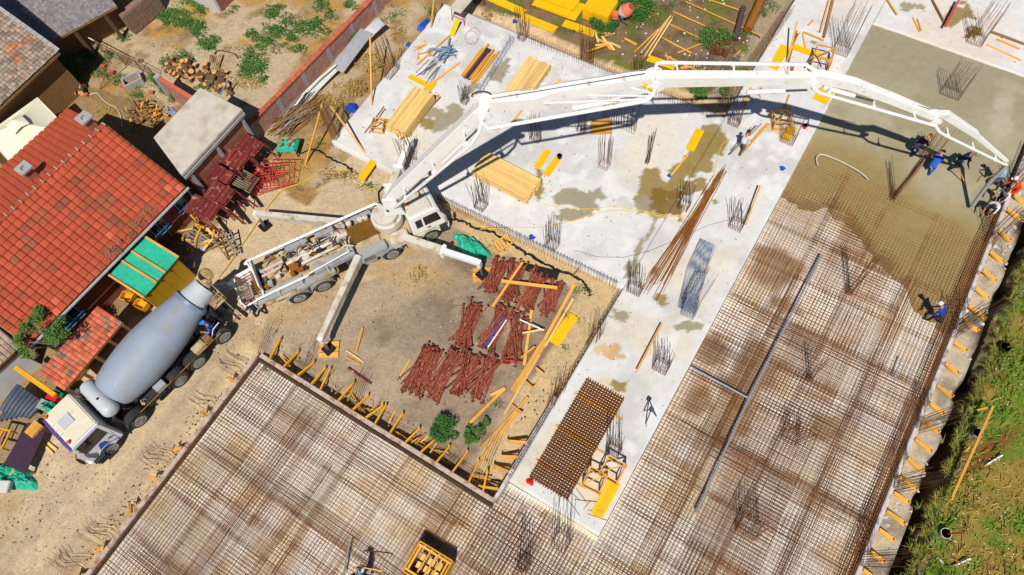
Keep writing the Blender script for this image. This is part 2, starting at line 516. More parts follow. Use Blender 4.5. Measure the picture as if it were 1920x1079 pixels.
def soil_col(X, Y):
    n = fbm(X, Y, 0.35, 4, 5); n2 = fbm(X, Y, 1.4, 4, 9); n3 = fbm(X, Y, 5.0, 3, 29)
    c = np.tile(np.array(C(210, 186, 150)[:3]), (len(X), 1))
    c = lerp(c, C(192, 164, 124), sstep(.45, .65, n))
    c = lerp(c, C(222, 200, 160), sstep(.55, .72, n2) * .7)
    # pale compacted wheel tracks of the haul road
    tr = (1 - sstep(.25, .6, np.abs(X + 19.1 + .8 * (n - .5)))) + (1 - sstep(.25, .6, np.abs(X + 21.2 + .8 * (n - .5))))
    c = lerp(c, C(196, 172, 142), np.clip(tr, 0, 1) * (Y < 3) * .7)
    Xw, Yw = wob(X, Y, .5, .7, 21)
    pit = inpoly(Xw, Yw, pxpoly([(470, 690), (505, 610), (560, 600), (700, 520), (770, 485), (830, 420), (960, 462), (1150, 555), (1000, 900), (925, 960)], GZ)).astype(float)
    c = lerp(c, C(166, 145, 121), pit)
    c = lerp(c, C(140, 120, 98), pit * sstep(.48, .66, n2))
    c = lerp(c, C(190, 168, 140), pit * sstep(.52, .7, n) * .8)
    c = lerp(c, C(196, 162, 108), blob(X, Y, 790, 520, 1.6, .8, 30, GZ, .7, .4) * .55)
    c = lerp(c, C(152, 130, 112), blob(X, Y, 800, 620, 1.8, 1.2, 20, GZ, .7, .5) * .6)
    c = lerp(c, C(214, 184, 134), ((Xw > -13) & (Xw < -5) & (Yw > 11.9) & (Yw < 13.2)).astype(float))
    c = lerp(c, C(214, 186, 140), ((Xw > -6.4) & (Xw < -4.8) & (Yw > 3) & (Yw < 12.6)).astype(float) * .9)
    # strip of ground between garden wall and slab
    lf = ((Xw < -20.5) & (Xw > -27) & (Yw > 9.5) & (Yw < 40)).astype(float)
    c = lerp(c, C(176, 140, 92), lf * sstep(.38, .6, n2))
    c = lerp(c, C(200, 158, 84), lf * sstep(.5, .66, fbm(X, Y, 1.0, 5, 33)) * .8)
    c = lerp(c, C(140, 112, 82), lf * sstep(.55, .7, n) * .8)
    # yard behind the wall
    yd = ((Xw < -26.2) & (Yw > 9)).astype(float)
    c = lerp(c, C(206, 158, 82), yd * sstep(.5, .62, fbm(X, Y, .8, 5, 41)) * .9)
    c = lerp(c, C(216, 192, 156), yd * sstep(.54, .66, fbm(X, Y, .4, 4, 47)))
    c = lerp(c, C(150, 118, 80), yd * sstep(.6, .74, n2) * .8)
    c = lerp(c, C(140, 110, 74), ((Xw < -24) & (Yw < 10)).astype(float) * .7)
    c = lerp(c, C(168, 136, 84), ((Xw < -26) & (Yw < 12)).astype(float) * sstep(.45, .6, n2) * .8)
    # pocket of ground behind the slab
    pk = ((Xw > -23) & (Xw < -4.8) & (Yw > 24.6)).astype(float)
    c = lerp(c, C(150, 124, 92), pk)
    c = lerp(c, C(120, 100, 70), pk * sstep(.5, .65, n2))
    c = lerp(c, C(120, 128, 50), pk * sstep(.54, .66, fbm(X, Y, .7, 4, 61)) * .8)
    c = lerp(c, C(222, 192, 150), ((X > -21) & (X < -4.8) & (Yw > 23.5) & (Yw < 24.7)).astype(float) * .8)
    c = lerp(c, C(200, 180, 150), ((Xw > -6.0) & (Xw < -4.8) & (Yw > 24)).astype(float) * .7)
    # ground right of the kerb
    rt = sstep(8.2, 8.6, Xw)
    c = lerp(c, C(196, 182, 158), rt)
    c = lerp(c, C(160, 146, 128), rt * sstep(.5, .66, n2))
    c = lerp(c, C(74, 54, 38), band(Xw, 9.2, 9.9, .12))  # dark moist soil, with the ditch shade put into its colour
    gr = sstep(9.85, 10.15, Xw)
    c = lerp(c, C(140, 132, 56), gr)
    c = lerp(c, C(104, 132, 46), gr * sstep(.4, .6, fbm(X, Y, .9, 5, 71)))
    c = lerp(c, C(156, 132, 66), gr * sstep(.52, .62, fbm(X, Y, .8, 4, 75)) * .9)
    c = lerp(c, C(128, 84, 42), gr * blob(X, Y, 1830, 860, 2.2, .35, 62, GZ, .6, .4))
    bare = sstep(14.0, 15.6, Xw + 1.5 * (n - .5)) * (Yw < 12)
    c = lerp(c, C(188, 172, 152), gr * bare * sstep(.44, .54, fbm(X, Y, .9, 4, 83)))
    c = lerp(c, C(160, 140, 116), gr * bare * sstep(.6, .7, n2))
    return c * ((0.84 + 0.2 * n3) * (1 - .14 * np.clip(yd + lf + pk, 0, 1)))[:, None]


def band(v, a, b, s=.15):
    return sstep(a - s, a + s, v) * (1 - sstep(b - s, b + s, v))


def soil_z(X, Y):
    z = GZ + (fbm(X, Y, .5, 4, 2) - .5) * .16 + (fbm(X, Y, 3, 3, 8) - .5) * .05
    Xw, Yw = wob(X, Y, .16, 1.2, 91)
    z = z - .45 * band(Y, 2.35, 3.0, .1) * band(X, -17.2, -4.9)
    z = z - .25 * band(Xw, -6.0, -5.0, .12) * band(Y, 2.2, 7.5)
    z = z - 1.5 * band(Xw, 9.3, 9.85, .12)
    z = z - .45 * band(Xw, -18.6, -17.7, .12) * (Y < 2.2)
    z = z + .25 * band(Xw, -19.3, -18.7, .2) * (Y < 1) * fbm(X, Y, 1.0, 3, 55)
    z = z - .25 * band(Yw, 24.0, 24.5, .2) * band(X, -21, -5.2)
    z = z - .3 * band(Xw, -5.7, -5.0, .2) * (Y > 24.2)
    z = z - .2 * band(Xw, -22.9, -21.9, .3) * band(Y, 12.5, 30)
    # keep below slab and blinding
    under = (((X > SX0) & (X < SX1) & (Y > SY0) & (Y < SY1)) | ((X > TX0) & (X < TX1) & (Y > TY0)) | ((X > -17.5) & (X < MX1) & (Y > MY0) & (Y < 2.1)) | ((X > TX1) & (X < MX1) & (Y < 33)))
    return np.where(under, np.minimum(z, GZ - .12), z)


far = np.array([60., 110, 220, 500])
xs = np.concatenate([-46 - far[::-1], np.arange(-46, 22.01, .2), 22 + far])
ys = np.concatenate([-18 - far[::-1], np.arange(-18, 50.01, .2), 50 + far])
tag(grid('ground', xs, ys, soil_z, soil_col, M_ground), kind='structure')


def slab_col(X, Y):
    n = fbm(X, Y, .45, 5, 105); n2 = fbm(X, Y, 1.6, 4, 109)
    c = np.tile(np.array(C(220, 218, 214)[:3]), (len(X), 1))
    c = lerp(c, C(200, 197, 192), sstep(.48, .7, n) * .8)
    c = lerp(c, C(232, 230, 227), sstep(.52, .72, n2) * .8)
    warm = band(X, -4.6, -.9, .5) * (1 - sstep(9, 15, Y)) + band(X, -4.4, -1.2, .6) * sstep(13, 14, Y) * (1 - sstep(17, 19, Y)) * .6
    c = lerp(c, C(222, 204, 176), warm * sstep(.36, .6, fbm(X, Y, .6, 4, 112)) * .9)
    c = lerp(c, C(226, 210, 198), sstep(31.5, 33, Y) * sstep(.4, .6, n) * .8)
    c = lerp(c, C(222, 208, 186), blob(X, Y, 790, 290, 1.8, 1.3, 0, 0, .6, .6, 7) * .7)
    c = lerp(c, C(226, 214, 196), blob(X, Y, 1220, 270, 1.3, 2.6, 0, 0, .5, .6, 9) * .8)
    ol = C(150, 128, 70); gy = C(158, 148, 122); br = C(128, 100, 40)
    for (px, py, rx, ry, a, cc, s) in [
            (1232, 360, .85, 1.2, 20, ol, 2), (1250, 382, .9, .8, 0, br, 3), (1312, 290, .85, 1.8, -10, ol, 4), (1335, 262, .55, .9, 0, ol, 5), (1275, 330, .5, .9, 0, ol, 45),
            (1300, 350, .5, .5, 0, ol, 35), (1085, 372, .55, 1.2, -62, gy, 6), (1075, 400, .4, .8, -60, gy, 8), (1205, 382, .3, .5, 10, gy, 10), (1222, 428, .12, .75, 8, gy, 11),
            (1196, 470, .14, .7, 8, gy, 12), (1186, 505, .3, .45, 0, gy, 13), (838, 225, .55, 1.1, -6, gy, 14), (812, 212, .3, .7, -70, gy, 15), (800, 232, .4, .3, 0, ol, 16),
            (938, 135, .4, .9, 0, gy, 17), (1237, 562, .35, .3, 0, ol, 18), (1228, 510, .25, .3, 0, gy, 19), (1160, 592, .36, .3, 0, gy, 20),
            (1290, 612, .55, .25, 20, gy, 21), (1150, 662, .45, .35, 10, C(206, 168, 118), 22), (1341, 379, .14, .12, 0, ol, 23), (1158, 726, .4, .25, 0, ol, 24),
            (1797, 28, .9, .55, 60, ol, 25), (1725, 14, .25, .2, 0, gy, 26), (1825, 62, .35, .5, 0, br, 27), (1010, 345, .9, .2, -60, ol, 28), (1700, 12, .3, .3, 0, gy, 29),
            (1130, 655, .3, .25, 0, C(214, 186, 140), 30), (1525, 80, .14, .1, 0, ol, 31), (1455, 240, .5, .4, 0, C(210, 190, 160), 32), (880, 170, .25, .8, 0, gy, 36)]:
        c = lerp(c, cc, blob(X, Y, px, py, rx, ry, a, 0, 1.0, .07, s) * .95)
    return c


def slab_z(X, Y):
    return (fbm(X, Y, .8, 3, 120) - .5) * .02


for i, (x0, x1, y0, y1) in enumerate([(SX0, SX1, SY0, SY1), (TX0 + .004, TX1, TY0, 50), (TX1 + .004, 26, FY, 50)]):
    tag(grid('concrete_slab', np.linspace(x0, x1, int((x1 - x0) / .1)), np.linspace(y0, y1, int((y1 - y0) / .1)), slab_z, slab_col, M_slab, skirt=-.6), kind='structure')


def blind_col(X, Y):
    n = fbm(X, Y, .5, 4, 205); n2 = fbm(X, Y, 1.3, 4, 209)
    c = np.tile(np.array(C(246, 238, 222)[:3]), (len(X), 1))
    c = lerp(c, C(238, 224, 198), sstep(.46, .62, n))
    c = lerp(c, C(240, 236, 226), sstep(.52, .66, n2) * .8)
    c = lerp(c, C(222, 194, 146), sstep(.56, .72, fbm(X, Y, .7, 4, 215)) * .6)
    c = lerp(c, C(206, 168, 118), sstep(.62, .78, fbm(X, Y, .9, 4, 219)) * .5)
    wet = C(138, 100, 46)
    for (px, py, rx, ry, a, s) in [(1450, 500, 1.2, .9, 0, 2), (1415, 690, .9, 1.3, 20, 3), (1330, 660, .7, .8, 0, 4), (1385, 735, .9, .6, 0, 5), (1480, 575, .8, .5, 0, 6),
                                   (1545, 800, .7, .5, 0, 7), (1370, 800, .6, 1.2, 0, 8), (1310, 750, .5, .7, 0, 10)]:
        c = lerp(c, wet, blob(X, Y, px, py, rx, ry, a, -.34, .8, .3, s) * .75)
    return c


tag(grid('concrete_blinding', np.arange(-17.65, MX1 + .01, .16), np.arange(MY0, FY, .16), lambda X, Y: -.34 + (fbm(X, Y, 1, 3, 4) - .5) * .03, blind_col, M_blind,
         keep=lambda x, y: ((y < 2.2) | ((y < TY0) & (x > TX0)) | (x > TX1))), kind='structure')

# ---- the pour: fresh concrete running out over the mat
fr = [G(x, y, -.25) for x, y in [(1455, 372), (1490, 392), (1525, 398), (1548, 392), (1566, 410), (1592, 424), (1612, 452), (1634, 492), (1662, 520), (1690, 545), (1706, 582), (1728, 606), (1760, 622), (1800, 640)]]
sm = [G(x, y, -.05) for x, y in [(1505, 262), (1560, 272), (1630, 292), (1690, 345), (1745, 392), (1800, 405), (1850, 440)]]
frx = np.array([v.x for v in fr]); fry = np.array([v.y for v in fr]); smx = np.array([v.x for v in sm]); smy = np.array([v.y for v in sm])
o_ = np.argsort(frx); frx, fry = frx[o_], fry[o_]
o_ = np.argsort(smx); smx, smy = smx[o_], smy[o_]


def pour_z(X, Y):
    y0 = np.interp(X, frx, fry) + (fbm(X, Y, 2.2, 3, 301) - .5) * .7
    y1 = np.maximum(np.interp(X, smx, smy), y0 + 1.2) + (fbm(X, Y, .9, 3, 305) - .5) * 1.4
    t = (Y - y0) / (y1 - y0)
    z = np.where(t < 0, -.44 + np.maximum(t, -.3) * .3, -.352 + .115 * sstep(0, .3, t) + .045 * np.clip(t, 0, 1))
    z = z + .06 * sstep(.8, 1.2, t) + .08 * sstep(1.1, 2.0, t)
    return z + (fbm(X, Y, 1.5, 4, 309) - .5) * .035 + (fbm(X * 2.4, Y, 2.2, 3, 319) - .5) * .03 * sstep(.9, 1.4, t)


def pour_col(X, Y):
    n = fbm(X, Y, .6, 4, 311)
    c = np.tile(np.array(C(172, 163, 134)[:3]), (len(X), 1))
    c = lerp(c, C(160, 150, 118), sstep(.45, .62, n))
    y1 = np.interp(X, smx, smy)
    c = lerp(c, C(154, 134, 88), 1 - sstep(-.5, 1.5, Y - y1))
    c = lerp(c, C(160, 150, 124), sstep(28, 31, Y))
    c = lerp(c, C(190, 180, 156), blob(X, Y, 1880, 215, .5, 1.4, 10, 0, .8, .4, 3) * .7)
    c = lerp(c, C(182, 172, 146), blob(X, Y, 1900, 165, .8, .6, 10, 0, .8, .5, 4) * .6)
    return c


tag(grid('fresh_concrete', np.arange(TX1 + .006, MX1 - .1, .1), np.arange(13.5, FY - .004, .1), pour_z, pour_col, M_wet,
         keep=lambda x, y: y > np.interp(x, frx, fry) - .6), kind='structure')


# ================================================================ reinforcement mats of overlapping mesh sheets
def sheet_mesh(w, l, sp=.148, d=.0108, jit=.02):
    mb = MB()
    q = random.Random(5)
    J = lambda: q.uniform(-jit, jit)
    for i in range(int(w / sp) + 1):
        mb.beam((i * sp + J(), -.06 + J(), 0), (i * sp + J(), l + .06 + J(), 0), d, d)
    for j in range(int(l / sp) + 1):
        mb.beam((-.06 + J(), j * sp + J(), d), (w + .06 + J(), j * sp + J(), d), d, d)
    return mb


def make_mat(label, tops, bots, proto):
    r = root('rebar_mat', (tops[0][0], tops[0][1], -.34), 0, label, 'rebar mat')
    k = 0
    for lay, z, rot in ((tops, -.215, 0), (bots, -.30, math.pi / 2)):
        for (x, y) in lay:
            a = rnd.uniform(-.007, .007)
            zz = z + rnd.choice((0, .02, .035)) + rnd.uniform(0, .004)
            px = x + rnd.uniform(-.05, .05); py = y + rnd.uniform(-.06, .06)
            loc = Vector((px, py, zz)) - Vector(r.location)
            if proto is None:
                proto = sheet_mesh(2.28, 5.6).build('mesh_sheet', M_rust, r, local=True)
                o = proto
            else:
                o = inst(proto, r)
            if rot: loc = loc + Vector((5.6, 0, 0))
            o.location = loc
            o.rotation_euler = (0, 0, rot + a)
    return r, proto


tops = []; bots = []
for i in range(4):
    for j in range(8):
        y = -14 + j * 5.3 + (1.7 if i % 2 else 0)
        if y < 24.5: tops.append((-.62 + i * 2.11, y))
for i in range(2):
    for j in range(18):
        y = -14.2 + j * 2.1
        if y < 24: bots.append((-.62 + i * 2.98, y))
mat1, proto = make_mat('rusty rebar mat filling the long bay right of the concrete strip', tops, bots, None)
tops = []; bots = []
for i in range(8):
    for j in range(3):
        tops.append((-17.3 + i * 2.06, 1.95 - 5.6 - j * 5.3 + (.0 if i % 2 else -.0)))
for i in range(3):
    for j in range(8):
        bots.append((-17.3 + i * 5.35 + (0), 1.95 - 2.28 - j * 2.1))
bots.append((-6.4, 2.9 - 2.28)); tops.append((-4.8, 3.05 - 5.6)); tops.append((-2.9, 3.05 - 5.6))
mat2, proto = make_mat('rusty rebar mat in the lower bay below the earth pit', tops, bots, proto)
# extra lap bars laid over the mats in darker bands
for r, bands in ((mat1, [(-.6, 7.9, 8.2, .9, 0), (-.6, 7.9, 14.6, .7, 0), (-.6, 7.9, 2.2, .8, 0), (-.6, 7.9, -3.0, .9, 0), (.9, 1.7, 2, 18, 1), (5.6, 6.3, -5, 20, 1), (3.1, 3.7, -5, 9, 1)]),
                 (mat2, [(-17.2, -.8, -2.6, .9, 0), (-17.2, -1, -7.4, .8, 0), (-17.2, -5, .4, .6, 0), (-14.2, -13.4, -14, 1.8, 1), (-9.6, -8.9, -14, 1.8, 1), (-3.9, -3.2, -10, 2.8, 1), (-6.3, -5.8, -10, 1.8, 1)])):
    for b in bands:
        mb = MB()
        if b[4] == 0:
            x0, x1, y0, w, _ = b
            y = y0
            while y < y0 + w:
                s = rnd.uniform(0, 1.2); mb.beam((x0 + s, y, -.15), (x1 - rnd.uniform(0, 1.2), y + rnd.uniform(-.04, .04), -.15), .013, .013); y += .09
        else:
            x0, x1, y0, y1, _ = b
            x = x0
            while x < x1:
                mb.beam((x, y0 + rnd.uniform(0, 1), -.135), (x + rnd.uniform(-.04, .04), y1 - rnd.uniform(0, 1), -.135), .013, .013); x += .09
        mb.build('lap_bars', M_rust, r)


# ---- edge cages, form boards and braces
def edge_cage(r, a, b, nrm, w=.5, z0=-.3, z1=.02, st=.14):
    a = Vector(a); b = Vector(b); nrm = Vector(nrm)
    d = (b - a).normalized(); L = (b - a).length
    mb = MB()
    for k in range(6):
        for z in ((z1,) if k % 2 else (z1 - .02, z0)):
            o = nrm * (-.04 - w * k / 5)
            mb.beam(a + o + Z * z, b + o + Z * z, .022, .022)
    s = 0.0
    while s < L:
        p = a + d * s
        mb.beam(p - nrm * .03 + Z * (z1 + .022), p - nrm * (w + .05) + Z * (z1 + .022), .016, .016)
        mb.beam(p - nrm * .03 + Z * z0, p - nrm * .03 + Z * (z1 + .03), .016, .016)
        s += st
    return mb.build('edge_cage', M_rustdark if st > .2 else M_rust, r)


def formwork(label, a, b, nrm, mboard, top=.03, bot=-.45, th=.16, seg=2.4, braces=(), blen=.75, bw=.09, brmat=None, zend=-.42, wk=1.0):
    a = Vector((a[0], a[1], 0)); b = Vector((b[0], b[1], 0)); nrm = Vector((nrm[0], nrm[1], 0))
    d = (b - a).normalized(); L = (b - a).length
    r = root('edge_formwork', ((a + b) / 2).to_tuple()[:2] + (bot,), 0, label, 'formwork')
    n = max(1, round(L / seg))
    for i in range(n):
        p = a + d * (L * i / n + .004); q = a + d * (L * (i + 1) / n - .004)
        o = nrm * (th / 2 + .01 + rnd.uniform(0, .015))
        t = top + rnd.uniform(-.012, .012)
        MB().beam(p + o + Z * (t + bot) / 2, q + o + Z * (t + bot) / 2, th, t - bot).build('board', mboard, r, bevel=.02)
    for s in braces:
        p = a + d * s
        l = blen * rnd.uniform(.85, 1.15)
        k = d * (rnd.uniform(-.06, .06) if wk > 1 else rnd.uniform(-.3, .3))
        mb = MB()
        mb.beam(p + nrm * (th + .03) + Z * (top - .02), p + nrm * (th + l) + k + Z * (zend + .06), bw, .1, w2=bw * wk)
        br = mb.build('brace', brmat or M_wood2, r)
        mb = MB()
        mb.beam(p + nrm * (th + l + .03) + k + Z * (zend - .25), p + nrm * (th + l + .03) + k + Z * (zend + .22), .06, .06, up=d)
        mb.build('stake', brmat or M_wood2, r)
        if blen > .5:
            mb = MB()
            mb.beam(p + nrm * (th + .02) + Z * (zend + .05), p + nrm * (th + l) + k + Z * (zend + .02), bw * .6, .07)
            mb.build('foot_plank', brmat or M_wood2, r)
    return r


M_boardgrey = mat('splashed form board', C(206, 200, 198), 0.9, 0.12, 5.0, c2=C(160, 140, 126), cmix=(0.5, 0.65), cscale=3, bump=.5)
M_boardpink = mat('pinkish form board', C(200, 176, 158), 0.9, 0.15, 5.0, c2=C(156, 120, 94), cmix=(0.5, 0.65), cscale=3, bump=.5)
br_px = [(1880, 440), (1862, 480), (1850, 515), (1838, 550), (1820, 580), (1815, 610), (1797, 650), (1780, 690), (1762, 730), (1748, 763), (1735, 795), (1718, 830), (1705, 865), (1690, 900), (1680, 930), (1668, 965), (1655, 1000), (1638, 1040), (1625, 1075), (1895, 400), (1905, 372), (1915, 350)]
brs = [G(x, y, -.2).y + 10 for x, y in br_px] + [0.6 + 0.85 * k for k in range(15)]
fw1 = formwork('pale form board with orange braces along the grass side of the mat', (MX1, -10), (MX1, 40), (1, 0), M_boardgrey, braces=brs, blen=.78, bw=.12, wk=1.9)
edge_cage(fw1, (MX1, -10, 0), (MX1, 24.5, 0), (1, 0, 0), .42)
brs2 = [x + 17.4 for x in (-16.9, -16.1, -15.3, -14.5, -14.0, -13.0, -12.2, -11.5, -11.0, -10.2, -9.4, -8.6, -7.8, -7.0, -6.2, -5.5)]
fw2 = formwork('form board with slender orange braces along the pit side of the lower mat', (-17.45, 2.1), (-4.9, 2.1), (0, 1), M_boardpink, top=-.12, th=.2, braces=brs2, blen=.9, bw=.07, zend=-.3, brmat=M_yelbeam)
edge_cage(fw2, (-17.4, 2.1, 0), (-4.9, 2.1, 0), (0, 1, 0), .12, z1=-.14, st=.3)
fw3 = formwork('lumpy form board along the haul road side of the lower mat', (-17.5, MY0), (-17.5, 2.1), (-1, 0), M_boardpink, top=-.13, th=.2, braces=[.6, 2.2, 4.2, 5.6, 7.0, 8.6, 10.2, 11.8, 13.4, 15.2], blen=.42, bw=.12)
edge_cage(fw3, (-17.5, MY0, 0), (-17.5, 2.1, 0), (-1, 0, 0), .1, z1=-.15, st=.3)
fw4 = formwork('form board with short braces on the pit side of the concrete strip', (TX0 - .004, 2.3), (TX0 - .004, 7.2), (-1, 0), M_boardgrey, top=-.03, braces=[.4, 1.2, 1.9, 2.6], blen=.7, bw=.09)
fw5 = formwork('narrow form board closing the lower end of the mat', (-17.4, MY0), (MX1, MY0), (0, -1), M_boardgrey, braces=[])
# ================================================================ buildings and walls
def gable_box(mb, x0, x1, y0, y1, z0, z1, m=0):
    mb.box(((x0 + x1) / 2, (y0 + y1) / 2, (z0 + z1) / 2), (x1 - x0, y1 - y0, z1 - z0), None, m)


def tile_mesh(w, l, h=.045, t=.04, n=5):
    """one interlocking tile: x across (w), y up the slope (l), raised body with a groove on one side, lower lip at y=0"""
    prof = [(0, -.01), (.07 * w, h * .75), (.3 * w, h), (.62 * w, h * .95), (.86 * w, h * .7), (.9 * w, -.012), (1.0 * w, -.012)]
    n = len(prof) - 1
    mb = MB()
    vs_ = [(x, 0, z + t) for x, z in prof] + [(x, l * 1.05, z) for x, z in prof] + [(x, 0, z - .012) for x, z in prof]
    k = n + 1
    fs = []
    for i in range(n):
        fs.append((i, i + 1, k + i + 1, k + i))
        fs.append((2 * k + i, 2 * k + i + 1, i + 1, i))
    fs.append((0, k, 2 * k)); fs.append((n, 2 * k + n, k + n))
    return mb.add(vs_, fs)


# ---- the house with the red tiled roof
HE2 = G(50, 647, 2.2); HE1 = G(345, 350, 2.2)
hd = (HE1 - HE2).to_2d(); HL = hd.length; hz = math.atan2(hd.y, hd.x)
house = root('brick_house', (HE2.x, HE2.y, GZ), hz, 'long brick house with bright red tiled gable roof and two chimneys', 'house')
EZ, RZ, RY = 2.2 - GZ, 4.0 - GZ, 4.14
WL = [(4.14, RZ), (6.3, 3.0 - GZ), (8.7, 2.15 - GZ)]
mb = MB()
gable_box(mb, .25, HL - .2, .45, 8.3, -.2, 2.05 - GZ)
mb.build('wall', M_brickdark, house, local=True)
for xg in (.25, HL - .2):
    mb = MB()
    mb.extrude([(xg, .45, 2.05 - GZ), (xg, RY, RZ - .12), (xg, 6.3, 2.85 - GZ), (xg, 8.3, 2.1 - GZ)], (.25 if xg < 1 else -.25, 0, 0))
    mb.build('gable', M_brickdark, house, local=True)
roof = MB()
roof.extrude([(-.05, 0, EZ - .1), (-.05, RY, RZ - .1), (-.05, 6.3, 2.9 - GZ), (-.05, 8.7, 2.05 - GZ), (-.05, 8.7, 2.0 - GZ), (-.05, RY, RZ - .2), (-.05, 0, EZ - .18)], (HL + .1, 0, 0))
rf = roof.build('roof', M_oldwood, house, local=True)
tw, tl = .335, .375
sl = math.hypot(RY, RZ - EZ); ang = math.atan2(RZ - EZ, RY)
ncol = int(HL / tw) + 1; nrow = int(sl / tl) + 1
cells = []
for r_ in range(nrow):
    for c_ in range(ncol):
        y = r_ * sl / nrow; x = c_ * HL / ncol
        p = Vector((x, math.cos(ang) * y - .05, EZ - .07 + math.sin(ang) * y))
        wp = Matrix.Rotation(hz, 3, 'Z') @ p + house.location
        cells.append(((wp - CAM).length, p, (CAM - wp).length))
cells.sort(key=lambda q: q[0])
proto_t = None
restm = MB()
tmb = tile_mesh(HL / ncol, sl / nrow, .06, .05)
for i, (d_, p, _) in enumerate(cells):
    e = Matrix.Rotation(ang + rnd.uniform(-.012, .012), 3, 'X')
    if i < 300:
        if proto_t is None:
            proto_t = tmb.build('roof_tile', M_tile, rf, local=True); o = proto_t
        else: o = inst(proto_t, rf)
        o.location = p; o.rotation_euler = (ang + rnd.uniform(-.012, .012), rnd.uniform(-.01, .01), 0)
    else:
        restm.add([e @ v + p for v in tmb.v], tmb.f)
M_tilebrown = mat('lichen brown tile', C(152, 84, 58), 0.9, .2, 6, rv=.2)
M_tilepale = mat('replaced pale tile', C(214, 104, 72), 0.85, .1, 4, rv=.1)
for o in rf.children:
    if not o.name.startswith('roof_tile'): continue
    x, y = o.location.x, o.location.y
    pb = .24 * math.exp(-((x - 6.6) / 1.8) ** 2 - ((y - 1.3) / 1.1) ** 2) + .22 * math.exp(-((x - 4.2) / 1.4) ** 2 - ((y - 2.6) / .8) ** 2) + .04
    t = rnd.random()
    if t < pb or t > .985:
        o.material_slots[0].link = 'OBJECT'; o.material_slots[0].material = M_tilebrown if t < pb else M_tilepale
restm.build('far_roof_tiles', M_tile, rf, local=True, kind='stuff')
# west slope: long smooth rows of tiles seen at a glancing angle
wm = MB()
for (y0, z0), (y1, z1) in zip(WL, WL[1:]):
    L_ = math.hypot(y1 - y0, z1 - z0); n_ = int(L_ / .34)
    a_ = math.atan2(z1 - z0, y1 - y0)
    tm = tile_mesh(HL / ncol, L_ / n_, .035, .02, 4)
    for r_ in range(n_):
        for c_ in range(ncol):
            f = (r_ + 1) / n_
            p = Vector((c_ * HL / ncol + HL / ncol, y0 + (y1 - y0) * f, z0 + (z1 - z0) * f))
            e = Matrix.Rotation(math.pi, 3, 'Z') @ Matrix.Rotation(-a_, 3, 'X')
            wm.add([e @ v + p for v in tm.v], tm.f)
wm.build('west_slope_tiles', M_tile_smooth, rf, local=True, kind='stuff')
cap = None
for i in range(23):
    x = (i + .5) * HL / 23
    if cap is None:
        mb = MB()
        pr = [(-.09, -.04), (-.06, .035), (0, .06), (.06, .035), (.09, -.04)]
        l_ = HL / 23 * .52
        mb.add([(-l_, a, b) for a, b in pr] + [(l_, a * .9, b * .9 - .01) for a, b in pr], [(k, k + 1, 6 + k, 5 + k) for k in range(4)] + [(0, 1, 2, 3, 4), (9, 8, 7, 6, 5)])
        mb.box((l_ * .9, 0, .05), (.05, .26, .05), None, 1)
        cap = mb.build('ridge_cap', [M_tile, M_concpost], rf, local=True); o = cap
    else: o = inst(cap, rf)
    o.location = (x, RY, RZ + .02)
mb = MB()
mb.tube([(-.05, -.14, EZ - .12), (HL + .1, -.14, EZ - .12)], .07, 8)
mb.tube([(HL + .05, -.12, EZ - .15), (HL + .05, .3, EZ - .6), (HL + .05, .36, 0)], .05, 8)
mb.build('gutter', M_concpost, house, local=True)
for (x, y, zb, zt) in ((5.75, 5.3, 3.0, 4.15), (9.1, 4.62, 3.4, 4.55)):
    mb = MB(); mb.box((x, y, (zb + zt) / 2 - GZ), (.42, .42, zt - zb))
    ch = mb.build('chimney', M_brick, rf, local=True)
    mb = MB()
    for sx, sy, wx, wy in ((0, .21, .62, .2), (0, -.21, .62, .2), (.21, 0, .2, .22), (-.21, 0, .2, .22)):
        mb.box((x + sx, y + sy, zt + .05 - GZ), (wx, wy, .1))
    mb.box((x, y, zt - .02 - GZ), (.5, .5, .06))
    mb.build('chimney_cap', M_concpost, ch, local=True)
for x, w in ((4.75, .8), (7.4, .75), (1.85, .9), (8.9, .5)):
    mb = MB()
    for dx, dz, sx, sz in ((-w / 2, 0, .07, .9), (w / 2, 0, .07, .9), (0, .45, w + .07, .08), (0, -.45, w + .12, .08), (0, 0, .05, .9)):
        mb.box((x + dx, .41, 1.55 + dz), (sx, .1, sz))
    wn_ = mb.build('window', M_blueglass, house, local=True)
    MB().box((x, .44, 1.55), (w - .05, .03, .85)).build('pane', M_glass, wn_, local=True)
    MB().box((x, .33, 1.07), (w + .2, .26, .05)).build('sill', M_blueglass, wn_, local=True)

# ---- small low outbuilding with old tiles beside the house
ob = root('outbuilding', G(5, 700, GZ).to_tuple(), hz - R(4), 'white rendered outbuilding with old brown tile roof at left edge', 'outbuilding')
c0 = G(32, 657, 1.6); lo = FR[ob.name] @ c0
mb = MB(); gable_box(mb, lo.x - 3.0, lo.x - .15, lo.y + .2, lo.y + 3.4, -.1, 1.75); mb.build('wall', M_render, ob, local=True)
mb = MB()
tm = tile_mesh(.22, .3, .04, .02, 3)
for r_ in range(10):
    for c_ in range(15):
        p = Vector((lo.x - 3.1 + c_ * .22, lo.y + r_ * .27, 1.95 + r_ * .12)); e = Matrix.Rotation(.42, 3, 'X')
        mb.add([e @ v + p for v in tm.v], tm.f)
o = mb.build('roof_tiles', M_oldtile, ob, local=True); o['kind'] = 'stuff'
mb = MB(); mb.beam((lo.x - 3.1, lo.y + .02, 1.86), (lo.x - 3.1, lo.y + 2.6, 3.0), .1, .1); mb.extrude([(lo.x - 3.05, lo.y, 1.9), (lo.x - 3.05, lo.y + 2.7, 3.08), (lo.x - 3.05, lo.y + 2.7, 1.5), (lo.x - 3.05, lo.y + .2, 1.5)], (2.9, 0, 0)); mb.build('roof_boarding', M_oldwood, ob, local=True)
